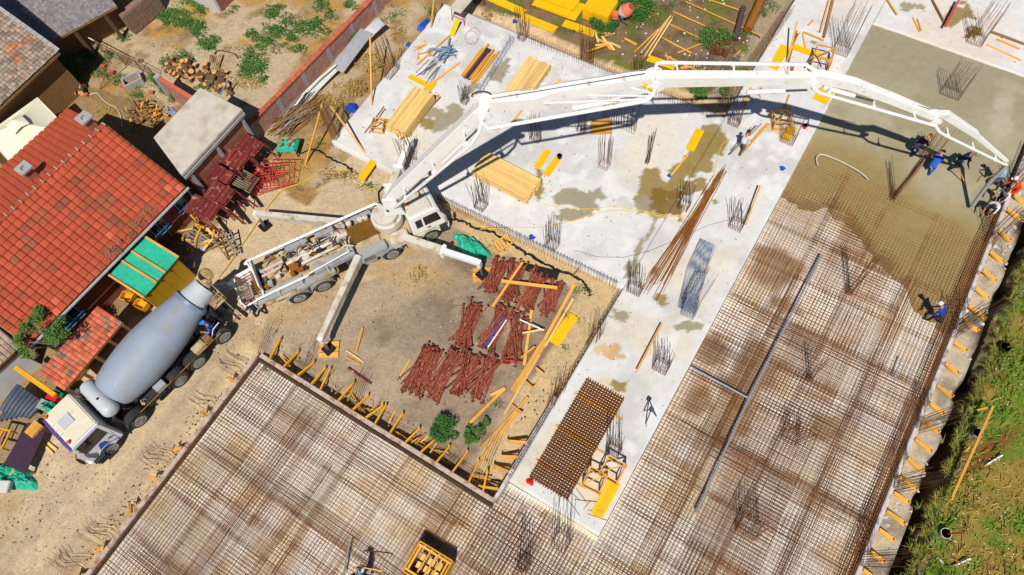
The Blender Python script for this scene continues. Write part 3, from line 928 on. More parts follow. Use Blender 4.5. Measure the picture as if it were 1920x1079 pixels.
# brown valley beam between house and outbuilding
MB().beam(G(-10, 608, 1.7), G(68, 668, 1.5), .22, .2).build('roof_beam', M_oldwood, label='long brown beam between red roof and old tiled outbuilding', cat='beam')

# ---- flat concrete roofed brick shed
q = [G(288, 258, 2.4), G(375, 165, 2.4), G(453, 205, 2.4), G(340, 328, 2.4)]
cen = sum(q, Vector()) / 4
shed = root('brick_shed', (cen.x, cen.y, GZ), 0, 'square brick shed with flat pale concrete roof behind the red house', 'shed')
MB().prism([v + (v - cen) * .01 for v in q][::-1], 2.22, 2.4).build('roof_slab', M_roofconc, shed, bevel=.02)
MB().prism([v + (cen - v) * .07 for v in q][::-1], GZ - .1, 2.217).build('wall', M_brick, shed)
for k in (0.06, .5, .955):
    a = q[3].lerp(q[2], k); a = a + (cen - a) * .045
    MB().box((a.x + .02, a.y, (GZ + 2.21) / 2), (.12, .16, 2.21 - GZ)).build('concrete_column', M_concpost, shed)
MB().beam(q[3] + Vector((.01, 0, -.32)), q[2] + Vector((.01, 0, -.32)), .1, .16).build('ring_beam', M_concpost, shed)
MB().tube([G(322, 205, 2.42), G(322, 205, 2.5)], .07, 8).build('roof_vent', M_steel, shed)

# ---- garden wall with posts
gw = root('garden_wall', (-25.1, 18, GZ), 0, 'long low red brick garden wall with concrete posts', 'wall')
A0 = Vector((-25.55, 11.6, GZ)); A1 = Vector((-24.6, 27.5, GZ))
wd = (A1 - A0).normalized(); wn2 = Vector((wd.y, -wd.x, 0))
for k in range(8):
    a = A0.lerp(A1, k / 8); b = A0.lerp(A1, (k + 1) / 8)
    MB().beam(a + wd * .1 + Z * .52, b - wd * .1 + Z * .52, .2, 1.1).build('brick_panel', M_brickpink, gw)
    MB().box(a + Z * .52, (.26, .24, 1.16), Matrix.Rotation(math.atan2(wd.y, wd.x), 3, 'Z')).build('concrete_post', M_concpost, gw)
for k in range(40):
    a = A0.lerp(A1, k / 40 + .001); b = A0.lerp(A1, (k + 1) / 40 - .001)
    zt = Z * (1.12 + rnd.uniform(0, .015))
    MB().beam(a + zt, b + zt, .28, .09).build('coping_brick', M_brickbit, gw)
# ---- second wall: short pale brick wall by the water trough
a = G(296, 146, 1.2); b = G(368, 190, 1.2)
w2 = root('brick_wall', ((a.x + b.x) / 2, (a.y + b.y) / 2, GZ), 0, 'short pale brick wall running from water trough to concrete roofed shed', 'wall')
MB().beam(Vector((a.x, a.y, .4)), Vector((b.x, b.y, .4)), .22, 1.6).build('brick_panel', M_brickpink, w2)
MB().beam(Vector((a.x, a.y, 1.23)), Vector((b.x, b.y, 1.23)), .24, .05).build('coping', M_brickbit, w2)
MB().box((a.x, a.y, .45), (.3, .3, 1.75)).build('end_post', M_concpost, w2)
# ---- brick building corner at top of the yard
a = G(414, 26, GZ)
w3 = root('brick_hut', (a.x - 1.2, a.y + 1.6, GZ), 0, 'corner of brick hut with white rendered edge at top of the yard', 'hut')
MB().box((a.x - 1.3, a.y + 2.2, .6), (2.4, 4.2, 2.0)).build('wall', M_brick, w3)
MB().box((a.x - 1.3, a.y + .06, .62), (2.64, .16, 2.1)).build('rendered_edge', M_render, w3)
MB().box((a.x - .04, a.y + 2.26, .62), (.12, 4.2, 2.06)).build('front_band', M_brick, w3)

# ---- old building with weathered tile roof, top left
e1 = G(110, 98, 2.6); e2 = G(-60, 255, 2.6)
old = root('old_house', (e1.x - 2.5, e1.y - 3, GZ), 0, 'old house with mottled grey weathered tile roof in top left corner', 'house')
mb = MB()
tm = tile_mesh(.2, .21, .03, .03, 3)
pit = R(27); dn = (e2 - e1).normalized(); up = Vector((-math.cos(pit), 0, math.sin(pit)))
Lr = (e2 - e1).length
for r_ in range(30):
    for c_ in range(int(Lr / .2)):
        p = e1 + dn * (c_ * .2 + .2) + up * r_ * .19 + Z * .03 + Vector((rnd.uniform(-.012, .012), rnd.uniform(-.012, .012), rnd.uniform(0, .02)))
        e = Matrix.Rotation(pit * 1.0, 3, 'Y') @ Matrix.Rotation(math.pi / 2, 3, 'Z')
        mb.add([e @ v + p for v in tm.v], tm.f)
orf = MB().extrude([e1 - Z * .06, e1 + up * 5.7 - Z * .06, e1 + up * 5.7 - Z * .2, e1 - Z * .18], e2 - e1).build('roof', M_oldwood, old)
o = mb.build('roof_tiles', M_oldtile, orf); o['kind'] = 'stuff'
mb = MB()
for k in range(18):
    mb.beam(e1 + Vector((0, .05, .08)) + up * (k * .31), e1 + Vector((0, .05, .08)) + up * (k * .31 + .29), .2, .07)
mb.build('verge_tiles', M_concpost, orf)
MB().prism([(e1.x - .35, e1.y - .2), (e1.x - 5, e1.y - .2), (e2.x - 5, e2.y), (e2.x - .35, e2.y)], GZ - .1, 2.3).build('wall', M_oldwood, old)
MB().extrude([e1 + Vector((-.35, -.2, -.15)), Vector((e1.x - 5, e1.y - .2, 2.45)), e1 + Vector((-5, -.2, 2.25))], (0, -.2, 0)).build('gable', M_oldwood, old)
# ---- lower shed with grey shingle roof
s1 = G(92, 82, 1.7); s2 = G(219, 12, 1.7)
bn = root('plank_shed', (s1.x - 1, s1.y + 2, GZ), 0, 'low shed with grey weathered shingle roof behind the old house', 'shed')
sd_ = (s2 - s1); sLn = sd_.length; sd_.normalize(); sw = Vector((-sd_.y, sd_.x, 0)); supv = (sw * math.cos(R(14)) + Z * math.sin(R(14)))
brf = MB().extrude([s1 - sd_ * 1.5 - Z * .03, s1 + supv * 4.6 - sd_ * 1.5 - Z * .03, s1 + supv * 4.6 - sd_ * 1.5 - Z * .12, s1 - sd_ * 1.5 - Z * .12], sd_ * (sLn + 1.5)).build('roof', M_oldwood, bn)
mb = MB()
for r_ in range(34):
    x = -1.5
    while x < sLn - .05:
        w_ = rnd.uniform(.1, .22); w_ = min(w_, sLn - x)
        p = s1 + sd_ * (x + w_ / 2) + supv * (r_ * .136 + .08 + rnd.uniform(-.02, .02)) + Z * (.012 + rnd.uniform(0, .012))
        mb.beam(p - supv * .09, p + supv * .09 + Z * .0, w_ - .012, .012, up=Z)
        x += w_
o = mb.build('shingles', M_shingle, brf); o['kind'] = 'stuff'
MB().prism([s1 + sw * .9 - sd_, s2 + sw * .9, s2 + sw * 4.4, s1 + sw * 4.4 - sd_], GZ - .1, 1.6).build('wall', M_oldwood, bn)
for k in (.35, .8):
    p = s1.lerp(s2, k) + sw * .1
    MB().beam(Vector((p.x, p.y, GZ)), Vector((p.x, p.y, 1.6)), .16, .16).build('post', M_bark, bn)
MB().beam(s1 + sw * .1 - Z * .1, s2 + sw * .1 - Z * .1, .14, .14).build('eave_beam', M_bark, bn)
# mud wall right of the shed
a = G(225, 30, 1.0); b = G(285, -20, 1.0)
MB().beam(Vector((a.x, a.y, .35)), Vector((b.x, b.y, .35)), .5, 1.4).build('mud_wall', mat('mud brick', C(142, 112, 92), .95, .25, 6, .8, 10), label='crumbling brown mud brick wall beside the shingle shed', cat='wall', bevel=.05)

# ---- cream canopy
pk = G(25, 226, 2.9)
cn = root('garden_gazebo', (pk.x, pk.y, GZ), R(33), 'cream cloth gazebo with small raised vent top beside red roof', 'gazebo')
s_ = 1.55; ez = 1.95 - GZ; pz = 2.75 - GZ
mb = MB()
N_ = 10
for k in range(4):
    rows = []
    for i in range(N_ + 1):
        t = i / N_
        r0 = .45 + (s_ * 1.414 - .45) * t
        za = pz - .2 + (ez - pz + .2) * (t ** .85) - .05 * math.sin(math.pi * t)
        p1 = Vector((r0, 0, za)); p2 = Vector((0, r0, za))
        rows.append([(p1.lerp(p2, j / 6) - Z * (.05 * t * math.sin(math.pi * j / 6))) for j in range(7)])
    Mx = rotz(k * math.pi / 2)
    vs_ = [Mx @ v for row in rows for v in row]
    mb.add(vs_, [(i * 7 + j, i * 7 + j + 1, (i + 1) * 7 + j + 1, (i + 1) * 7 + j) for i in range(N_) for j in range(6)])
mb.build('canopy', M_canopy, cn, local=True, smooth=True)
mb = MB()
for k in range(4):
    Mx = rotz(k * math.pi / 2)
    mb.add([Mx @ Vector(v) for v in ((0, 0, pz + .16), (.62, 0, pz - .16), (.3, .3, pz - .06), (0, .62, pz - .16))], [(0, 1, 2), (0, 2, 3)])
mb.build('vent_top', M_canopy, cn, local=True)
mb = MB()
for k in range(4):
    a_ = rotz(k * math.pi / 2) @ Vector((s_ * 1.414, 0, 0)); b_ = rotz((k + 1) * math.pi / 2) @ Vector((s_ * 1.414, 0, 0))
    mb.extrude([a_ + Z * ez, b_ + Z * ez, b_ + Z * (ez - .2), a_ + Z * (ez - .2)], (a_ + b_).normalized() * .01)
mb.build('valance', M_canopy, cn, local=True)
for k in range(4):
    a_ = rotz(k * math.pi / 2) @ Vector((s_ * 1.38, 0, 0))
    MB().tube([a_, a_ + Z * (ez - .02)], .035, 8).build('pole', M_steel, cn, local=True)

# ---- site hut with turquoise tarp roof
th = root('site_hut', (-23.9, 2.65, GZ), 0, 'yellow plywood hut with turquoise tarp roof held by orange battens', 'hut')
x0, x1, y0, y1, zt = -24.95, -22.85, 1.5, 3.85, 1.62
mb = MB()
nx, ny = 14, 16
pts = [[Vector((x0 + (x1 - x0) * i / nx, y0 + (y1 - y0) * j / ny, zt + .14 * (1 - i / nx) + .022 * math.sin(7 * i / nx + 3 * j / ny) * math.sin(11 * j / ny + 2 * i / nx) + rnd.uniform(-.006, .006))) for i in range(nx + 1)] for j in range(ny + 1)]
mb.add([p for row in pts for p in row], [(j * (nx + 1) + i, j * (nx + 1) + i + 1, (j + 1) * (nx + 1) + i + 1, (j + 1) * (nx + 1) + i) for i in range(nx) for j in range(ny)])
mb.build('tarp_roof', M_green, th, smooth=True)
for y in (y0 + .02, y0 + .86, y0 + 1.45, y1 - .02):
    MB().beam((x0, y, zt + .19), (x1 + .05, y, zt + .06), .1, .05).build('batten', M_wood2, th)
for k in range(4):
    a = y0 + .08 + k * (y1 - y0 - .16) / 4; b = a + (y1 - y0 - .16) / 4 - .012
    MB().box((x1 - .1, (a + b) / 2, (GZ + zt) / 2 - .04), (.03, b - a, zt - GZ - .08)).build('wall_panel', mat('olive yellow plywood', C(196, 152, 20), .55, .08, 2, rv=.08), th)
for y in (y0 + .06, y1 - .06):
    MB().box(((x0 + x1) / 2 - .06, y, (GZ + zt) / 2 - .04), (x1 - x0 - .2, .03, zt - GZ - .1)).build('side_panel', MATS['olive yellow plywood'], th)
for x in (x0 + .1, x1 - .14):
    for y in (y0 + .1, y1 - .1):
        MB().box((x, y, (GZ + zt) / 2), (.08, .08, zt - GZ)).build('post', M_oldwood, th)

# ---- lean-to with small red roof tiles and yellow timber bays
ls = root('tool_shed', (-23.5, -1.6, GZ), 0, 'low shed roofed with small mixed red tiles beside the mixer truck', 'shed')
x0, x1, y0, y1 = -24.25, -22.85, -3.45, .15
z0_, z1_ = 1.9, 1.62
lrf = MB().extrude([(x0, y0, z0_ - .05), (x1, y0, z1_ - .05), (x1, y0, z1_ - .12), (x0, y0, z0_ - .12)], (0, y1 - y0, 0)).build('roof', M_oldwood, ls)
tm = tile_mesh(.2, .2, .03, .02, 3)
a_ = math.atan2(z0_ - z1_, x1 - x0)
pt = None
for r_ in range(7):
    for c_ in range(18):
        p = Vector((x1 - (r_ + 0) * .2 * math.cos(a_), y0 + c_ * .2, z1_ + r_ * .2 * math.sin(a_) - .03))
        if pt is None: pt = tm.build('roof_tile', mat('mixed small clay tile', C(206, 108, 76), .85, .12, 3, rv=.35, c2=C(150, 120, 100), cmix=(.55, .6), cscale=2.3), lrf, local=True); o = pt
        else: o = inst(pt, lrf)
        o.location = p - Vector(ls.location); o.rotation_euler = Matrix.Rotation(a_, 3, 'Y').to_4x4().to_euler() if 0 else (Matrix.Rotation(a_, 3, 'Y') @ Matrix.Rotation(math.pi / 2, 3, 'Z')).to_euler()
for k in range(5):
    y = y0 + .1 + k * (y1 - y0 - .2) / 4
    MB().box((x1 - .05, y, (GZ + 1.5) / 2), (.14, .14, 1.5 - GZ)).build('post', M_oldwood, ls)
MB().box((x0 + .1, (y0 + y1) / 2, .6), (.1, y1 - y0, 1.9)).build('back_wall', M_oldwood, ls)
for k in range(4):
    y = y0 + .1 + (k + .5) * (y1 - y0 - .2) / 4
    for j, (dz, w_) in enumerate(((1.1, .7), (1.35, .66))):
        MB().beam((x1 + .06, y - .36, .3 + j * .45), (x1 + .06 + .5, y - .3, .3 + j * .1), .1, .14).build('shelf_beam', M_yelbeam, ls)
    MB().box((x1 + .22, y, .12), (.5, .66, .05)).build('shelf_board', M_greywood if k % 2 else M_yelbeam, ls)
# ================================================================ vehicles
def wheel(r, x, y, side, rad=.47, w=.3, par=None):
    """tyre mesh with rim and hub as sub-parts; side = +1 left, -1 right (outer face direction)"""
    c = Vector((x, y, rad))
    d = Vector((0, side, 0))
    mb = MB()
    mb.tube([c + d * t for t in (-w / 2, -w / 2 + .02, -w / 2 + .06, -.02, .02, w / 2 - .06, w / 2 - .02, w / 2)],
            [rad * .62, rad * .9, rad * .985, rad, rad, rad * .985, rad * .9, rad * .6], 28)
    ty = mb.build('wheel', M_rubber, r, local=True, smooth=True)
    mb = MB()
    mb.tube([c + d * t for t in (w / 2 - .02, w / 2 + .012, w / 2 + .012, w / 2 - .09, w / 2 - .10)], [rad * .6, rad * .6, rad * .55, rad * .5, rad * .28], 24)
    mb.tube([c + d * t for t in (w / 2 - .11, w / 2 - .02, w / 2 + .01)], [rad * .3, rad * .27, rad * .12], 16)
    for k in range(8):
        a = 2 * math.pi * k / 8
        p = c + Vector((math.cos(a), 0, math.sin(a))) * rad * .4 + d * (w / 2 - .07)
        mb.tube([p, p + d * .035], .02, 6)
    mb.build('rim', M_rim, ty, local=True, smooth=True)
    return ty


def lamp(mb_parent, p, m=None, r=.07, h=.14, name='beacon'):
    mb = MB()
    mb.tube([p, p + Z * h * .3, p + Z * h * .85, p + Z * h], [r * 1.15, r, r * .9, r * .4], 10)
    return mb.build(name, m or M_orange, mb_parent, local=True, smooth=True)


# ---------------------------------------------------------------- concrete mixer truck
mx = root('mixer_truck', (-20.42, 2.21, GZ), R(-98.2), 'white cab concrete mixer truck with pale blue grey drum on the haul road', 'truck')
AX = [0, 1.56, 2.63, 4.94, 6.5]
mb = MB()
for s in (-.42, .42):
    mb.box((3.0, s, .82), (7.4, .1, .26))
for x in (-.6, .8, 2.1, 3.8, 5.6):
    mb.box((x, 0, .82), (.12, .8, .2))
mb.build('chassis', M_dark, mx, local=True)
for x in AX:
    for s in (1, -1):
        wheel(mx, x, s * 1.0, s)
    MB().tube([(x, -.9, .47), (x, .9, .47)], .09, 8).build('axle', M_dark, mx, local=True)
# mudguards over the wheels
for x in AX[:-1]:
    for s in (1, -1):
        mb = MB()
        pts = []
        for k in range(9):
            a = math.pi * (.08 + .84 * k / 8)
            pts.append((x + math.cos(a) * .58, math.sin(a) * .58 + .47))
        vs_ = [(px, s * .78, pz) for px, pz in pts] + [(px, s * 1.17, pz) for px, pz in pts]
        mb.add(vs_, [(k, k + 1, 9 + k + 1, 9 + k) for k in range(8)])
        mb.extrude([(px, s * 1.16, pz) for px, pz in pts] + [(px, s * 1.16, pz - .06) for px, pz in pts[::-1]], (0, s * .01, 0))
        if x != 0: mb.build('mudguard', M_dark, mx, local=True)
# cab
cab = MB()
prof = [(5.72, .62), (7.28, .5), (7.36, 1.35), (7.2, 2.3), (7.05, 2.42), (5.78, 2.42)]
n = len(prof)
vs_ = []
for sgn in (-1, 1):
    for (x, z) in prof:
        vs_.append((x, sgn * (1.15 if z < 1.5 else 1.03), z))
cab.add(vs_, [tuple(range(n - 1, -1, -1)), tuple(range(n, 2 * n))] + [(i, (i + 1) % n, n + (i + 1) % n, n + i) for i in range(n)])
cb = cab.build('cab', M_cabwhite, mx, local=True, bevel=.05, smooth=True)
MB().box((6.42, 0, 2.45), (1.34, 1.98, .1), tap=.94).build('cab_roof', M_cabcream, cb, local=True, bevel=.04, smooth=True)
MB().box((6.55, -.02, 2.52), (.55, .55, .05)).build('roof_hatch', M_tank, cb, local=True, bevel=.02)
for y in (-.3, .0, .3): MB().box((7.0, y, 2.505), (.22, .02, .012)).build('roof_rib', M_tank, cb, local=True)
for y in (.82, -.82): lamp(cb, Vector((6.98, y, 2.49)))
for s in (1, -1):
    MB().box((5.95, s * 1.152, 1.1), (.012, .01, .95)).build('door_seam', M_dark, cb, local=True)
    MB().box((7.1, s * 1.152, 1.05), (.012, .01, .85)).build('door_seam', M_dark, cb, local=True)
for y in (-.5, .3): MB().tube([(7.37, y, 1.4), (7.33, y + .45, 1.75)], .012, 5).build('wiper', M_black, cb, local=True)
# sun visor stripe and windscreen
mb = MB()
mb.add([(7.12, -1.0, 2.4), (7.13, -.6, 2.4), (7.13, 0, 2.4), (7.13, .6, 2.4), (7.12, 1.0, 2.4), (7.27, -1.03, 2.17), (7.31, -.6, 2.17), (7.32, 0, 2.17), (7.31, .6, 2.17), (7.27, 1.03, 2.17)], [(k, k + 1, k + 6, k + 5) for k in range(4)])
mb.build('visor_stripe', M_purple, cb, local=True)
def quad_panel(r, name, pts, m, off):
    mb = MB(); off = Vector(off); mb.extrude([Vector(p) + off for p in pts], -off * .5); return mb.build(name, m, r, local=True)
quad_panel(cb, 'windscreen', [(7.345, -.98, 1.42), (7.345, .98, 1.42), (7.235, .93, 2.08), (7.235, -.93, 2.08)], M_glass, (.012, 0, 0))
for s in (1, -1):
    quad_panel(cb, 'side_window', [(5.98, s * 1.108, 1.55), (7.12, s * 1.108, 1.5), (7.08, s * 1.055, 2.2), (5.98, s * 1.055, 2.24)], M_glass, (0, s * .012, 0))
    quad_panel(cb, 'blue_decal', [(6.25, s * 1.15, .95), (6.8, s * 1.15, .82), (6.55, s * 1.15, 1.42), (6.4, s * 1.15, 1.42)], M_blue, (0, s * .008, 0))
    mb = MB(); mb.tube([(7.22, s * 1.12, 2.05), (7.38, s * 1.32, 2.0), (7.38, s * 1.32, 1.4)], .02, 6); mb.box((7.36, s * 1.33, 1.7), (.07, .2, .42))
    mb.build('mirror', M_black, cb, local=True)
    mb = MB()
    for k in range(3): mb.box((6.95 + .03 * k, s * (1.2 + .03 * k), .42 + .2 * k), (.5, .2, .035))
    mb.build('step', M_dark, cb, local=True)
    MB().box((6.1, s * 1.165, 1.25), (.16, .03, .04)).build('door_handle', M_black, cb, local=True)
    mb = MB(); pts = [(6.5 + math.cos(math.pi * k / 8) * .6, .47 + math.sin(math.pi * k / 8) * .6) for k in range(9)]
    mb.add([(a, s * .8, b) for a, b in pts] + [(a, s * 1.2, b) for a, b in pts], [(k, k + 1, 10 + k, 9 + k) for k in range(8)])
    mb.build('wheel_arch', M_greypaint, cb, local=True)
mb = MB(); mb.box((7.36, 0, .62), (.2, 2.24, .34)); mb.build('bumper', M_white, mx, local=True, bevel=.04)
for y in (-.85, .85): MB().box((7.47, y, .62), (.03, .34, .16)).build('headlight', M_tank, mx, local=True)
MB().box((7.365, 0, 1.05), (.02, 1.7, .4)).build('grille', M_blue, mx, local=True)
# space behind cab: exhaust, hoses, battery boxes
mb = MB(); mb.box((5.5, -.1, 1.1), (.36, 1.9, .9)); mb.build('engine_cover', M_dark, mx, local=True, bevel=.03)
mb = MB(); mb.tube([(5.55, -.9, .9), (5.55, -.9, 2.2), (5.5, -.86, 2.35)], .09, 10); mb.build('exhaust', M_steel, mx, local=True)
for k in range(4):
    mb = MB(); y = -.5 + k * .3; mb.tube([(5.5, y, 1.5), (5.35, y + .05, 1.8), (5.15, y + .02, 1.75), (5.05, y, 1.4)], .025, 6); mb.build('air_hose', M_black, mx, local=True)
mb = MB(); a = Vector((5.15, -1.02, 2.06)); b = Vector((5.15, .98, 2.06))
mb.lathe(a, b, [(0, .1), (0.02, .22), (.1, .32), (.2, .36), (1.8, .36), (1.9, .32), (1.98, .22), (2.0, .1)], 24)
tk = mb.build('water_tank', M_tank, mx, local=True, smooth=True)
mb = MB()
for y in (-.4, .3): mb.box((5.15, y, 1.85), (.78, .05, .5))
mb.build('tank_strap', M_steel, tk, local=True)
MB().tube([(5.15, .2, 2.4), (5.15, .2, 2.46)], .05, 8).build('tank_cap', M_black, tk, local=True)
# drum
DA = Vector((4.72, 0, 1.78)); DB = Vector((-1.05, 0, 2.62)); dl = (DB - DA).length
mb = MB()
mb.lathe(DA, DB, [(0, .2), (0.0, .7), (.03, .8), (.25, .91), (.8, 1.01), (1.6, 1.09), (2.4, 1.1), (3.2, 1.03), (4.0, .9), (4.75, .75), (4.9, .71)], 56)
dr = mb.build('drum', M_drum, mx, local=True, smooth=True)
mb = MB(); mb.lathe(DA, DB, [(4.82, .66), (4.82, .77), (5.0, .77), (5.0, .66)], 48); mb.build('roller_ring', M_drumdark, dr, local=True, smooth=True)
mb = MB(); mb.lathe(DA, DB, [(4.99, .66), (5.35, .58), (dl, .52), (dl, .44), (5.2, .4)], 40); mb.build('drum_neck', M_tank, dr, local=True, smooth=True)
mb = MB(); mb.lathe(DA, DB, [(.0, .66), (-.03, .74), (.05, .78), (.1, .76)], 48); mb.build('front_ring', M_drumdark, dr, local=True, smooth=True)
# hatch ring with bolts on the drum, front left side
ax = (DB - DA).normalized(); side = Vector((0, math.sin(R(38)), math.cos(R(38))))
side = (side - ax * side.dot(ax)).normalized()
cn_ = DA + ax * .8 + side * .985; t2 = ax.cross(side)
mb = MB(); mb.tube([cn_ + (ax * math.cos(2 * math.pi * k / 24) + t2 * math.sin(2 * math.pi * k / 24)) * .22 - side * (.028 * math.sin(2 * math.pi * k / 24) ** 2) for k in range(24)], .012, 6, closed=True)
for k in range(16):
    p = cn_ + (ax * math.cos(2 * math.pi * k / 16) + t2 * math.sin(2 * math.pi * k / 16)) * .19 - side * (.02 * math.sin(2 * math.pi * k / 16) ** 2)
    mb.tube([p - side * .02, p + side * .02], .016, 6)
mb.build('drum_hatch', M_tank, dr, local=True)
mb = MB(); mb.box((4.72, 0, 1.2), (.5, .9, .75)); mb.box((5.0, 0, 1.55), (.35, .5, .5)); mb.build('drum_gearbox', M_dark, mx, local=True, bevel=.04)
mb = MB()
for s in (-1, 1):
    mb.beam((-.35, s * .55, .9), (-.45, s * .62, 2.0), .12, .16); mb.beam((.5, s * .55, .9), (-.3, s * .6, 1.9), .08, .1)
mb.beam((-.42, -.66, 2.0), (-.42, .66, 2.0), .16, .12); mb.build('rear_pedestal', M_dark, mx, local=True)
# charging hopper, discharge chute
mb = MB(); hc = Vector((-1.35, 0, 2.95))
rim_ = [hc + Vector((.3 * math.cos(2 * math.pi * k / 20) - .05, .4 * math.sin(2 * math.pi * k / 20), .2)) for k in range(20)]
bot_ = [hc + Vector((.22 * math.cos(2 * math.pi * k / 20) + .22, .3 * math.sin(2 * math.pi * k / 20), -.25)) for k in range(20)]
mb.add(rim_ + bot_, [(k, (k + 1) % 20, 20 + (k + 1) % 20, 20 + k) for k in range(20)]); mb.tube(rim_, .025, 6, closed=True)
mb.build('charging_hopper', M_mudpaint, mx, local=True, smooth=True)
mb = MB()
for (x0_, z0_, x1_, z1_, w_) in ((-1.25, 2.1, -1.9, 1.55, .5), (-1.9, 1.55, -2.5, 1.3, .42)):
    vs_ = []
    for (x, z) in ((x0_, z0_), (x1_, z1_)):
        for k in range(7):
            a = math.pi * k / 6
            vs_.append((x, w_ * math.cos(a) * .6 + .05, z - math.sin(a) * .22))
    mb.add(vs_, [(k, k + 1, 8 + k, 7 + k) for k in range(6)])
mb.build('discharge_chute', M_steel, mx, local=True, smooth=True)
# rear platform and ladder (left side)
mb = MB()
for y in (.55, 1.1):
    mb.tube([(-1.15, y, .7), (-1.15, y, 2.75)], .022, 6)
for k in range(7): mb.tube([(-1.15, .55, .85 + .27 * k), (-1.15, 1.1, .85 + .27 * k)], .018, 6)
mb.build('ladder', M_mudpaint, mx, local=True)
mb = MB()
mb.box((-.95, .55, 2.3), (.7, .9, .03))
for k in range(7): mb.box((-1.28 + k * .11, .55, 2.325), (.025, .9, .02))
for (x, y) in ((-1.28, .1), (-1.28, 1.0), (-.62, 1.0), (-.62, .1)): mb.tube([(x, y, 2.3), (x, y, 3.05)], .02, 6)
for z in (2.7, 3.05): mb.tube([(-1.28, .1, z), (-1.28, 1.0, z), (-.62, 1.0, z)], .02, 6)
mb.build('service_platform', M_mudpaint, mx, local=True)
for s in (1, -1):
    MB().box((3.75, s * .95, .85), (.95, .4, .42)).build('side_tank', M_dark, mx, local=True, bevel=.04)
for (x, w_, m_) in ((1.05, .6, M_mudpaint), (.55, .32, M_oldwood), (3.3, .5, M_greypaint)):
    MB().box((x, .98, 1.08), (w_, .38, .3)).build('tool_box', m_, mx, local=True, bevel=.02)
MB().box((2.3, 1.165, .98), (4.6, .012, .014)).build('side_marker_strip', M_yelbeam, mx, local=True)
MB().box((2.0, .62, 1.02), (5.0, .1, .06)).build('side_rail', M_dark, mx, local=True)
MB().box((-1.0, 0, .62), (.1, 2.2, .16)).build('rear_bumper', M_dark, mx, local=True)
for y in (-.95, .95): MB().box((-1.06, y, .64), (.02, .28, .12)).build('tail_light', M_red, mx, local=True)
mb = MB(); mb.tube([(.3, 1.05, 1.15), (.1, 1.1, 1.5), (-.3, 1.08, 1.55)], .02, 6); mb.tube([(4.3, 1.02, 1.15), (4.2, 1.05, 1.45), (4.05, 1.02, 1.2)], .02, 6); mb.build('hand_rail', M_white, mx, local=True)

# ---------------------------------------------------------------- concrete pump truck with boom
PR = Vector((-18.45, 5.90, GZ)); PA = R(58)
pt_ = root('pump_truck', PR, PA, 'white concrete pump truck with long folding boom reaching over the slab', 'truck')
PM = Matrix.Translation(PR) @ Matrix.Rotation(PA, 4, 'Z')
def PL(v): return FR[pt_.name] @ Vector(v)          # world -> truck frame
mb = MB()
for s in (-.42, .42): mb.box((2.6, s, .85), (8.6, .1, .28))
mb.box((2.2, 0, .85), (8.0, .7, .1))
mb.build('chassis', M_dark, pt_, local=True)
for x in (0, 1.22, 4.71, 6.73):
    for s in (1, -1): wheel(pt_, x, s * 1.02, s, .48, .32)
    MB().tube([(x, -.9, .48), (x, .9, .48)], .09, 8).build('axle', M_dark, pt_, local=True)
for x in (0, 1.22, 4.71):
    for s in (1, -1):
        mb = MB(); pts = [(x + math.cos(math.pi * (.05 + .9 * k / 8)) * .6, .48 + math.sin(math.pi * (.05 + .9 * k / 8)) * .6) for k in range(9)]
        mb.add([(a, s * .76, b) for a, b in pts] + [(a, s * 1.2, b) for a, b in pts], [(k, k + 1, 10 + k, 9 + k) for k in range(8)])
        mb.extrude([(a, s * 1.19, b) for a, b in pts] + [(a, s * 1.19, b - .1) for a, b in pts[::-1]], (0, s * .012, 0))
        mb.build('mudguard', M_greypaint, pt_, local=True)
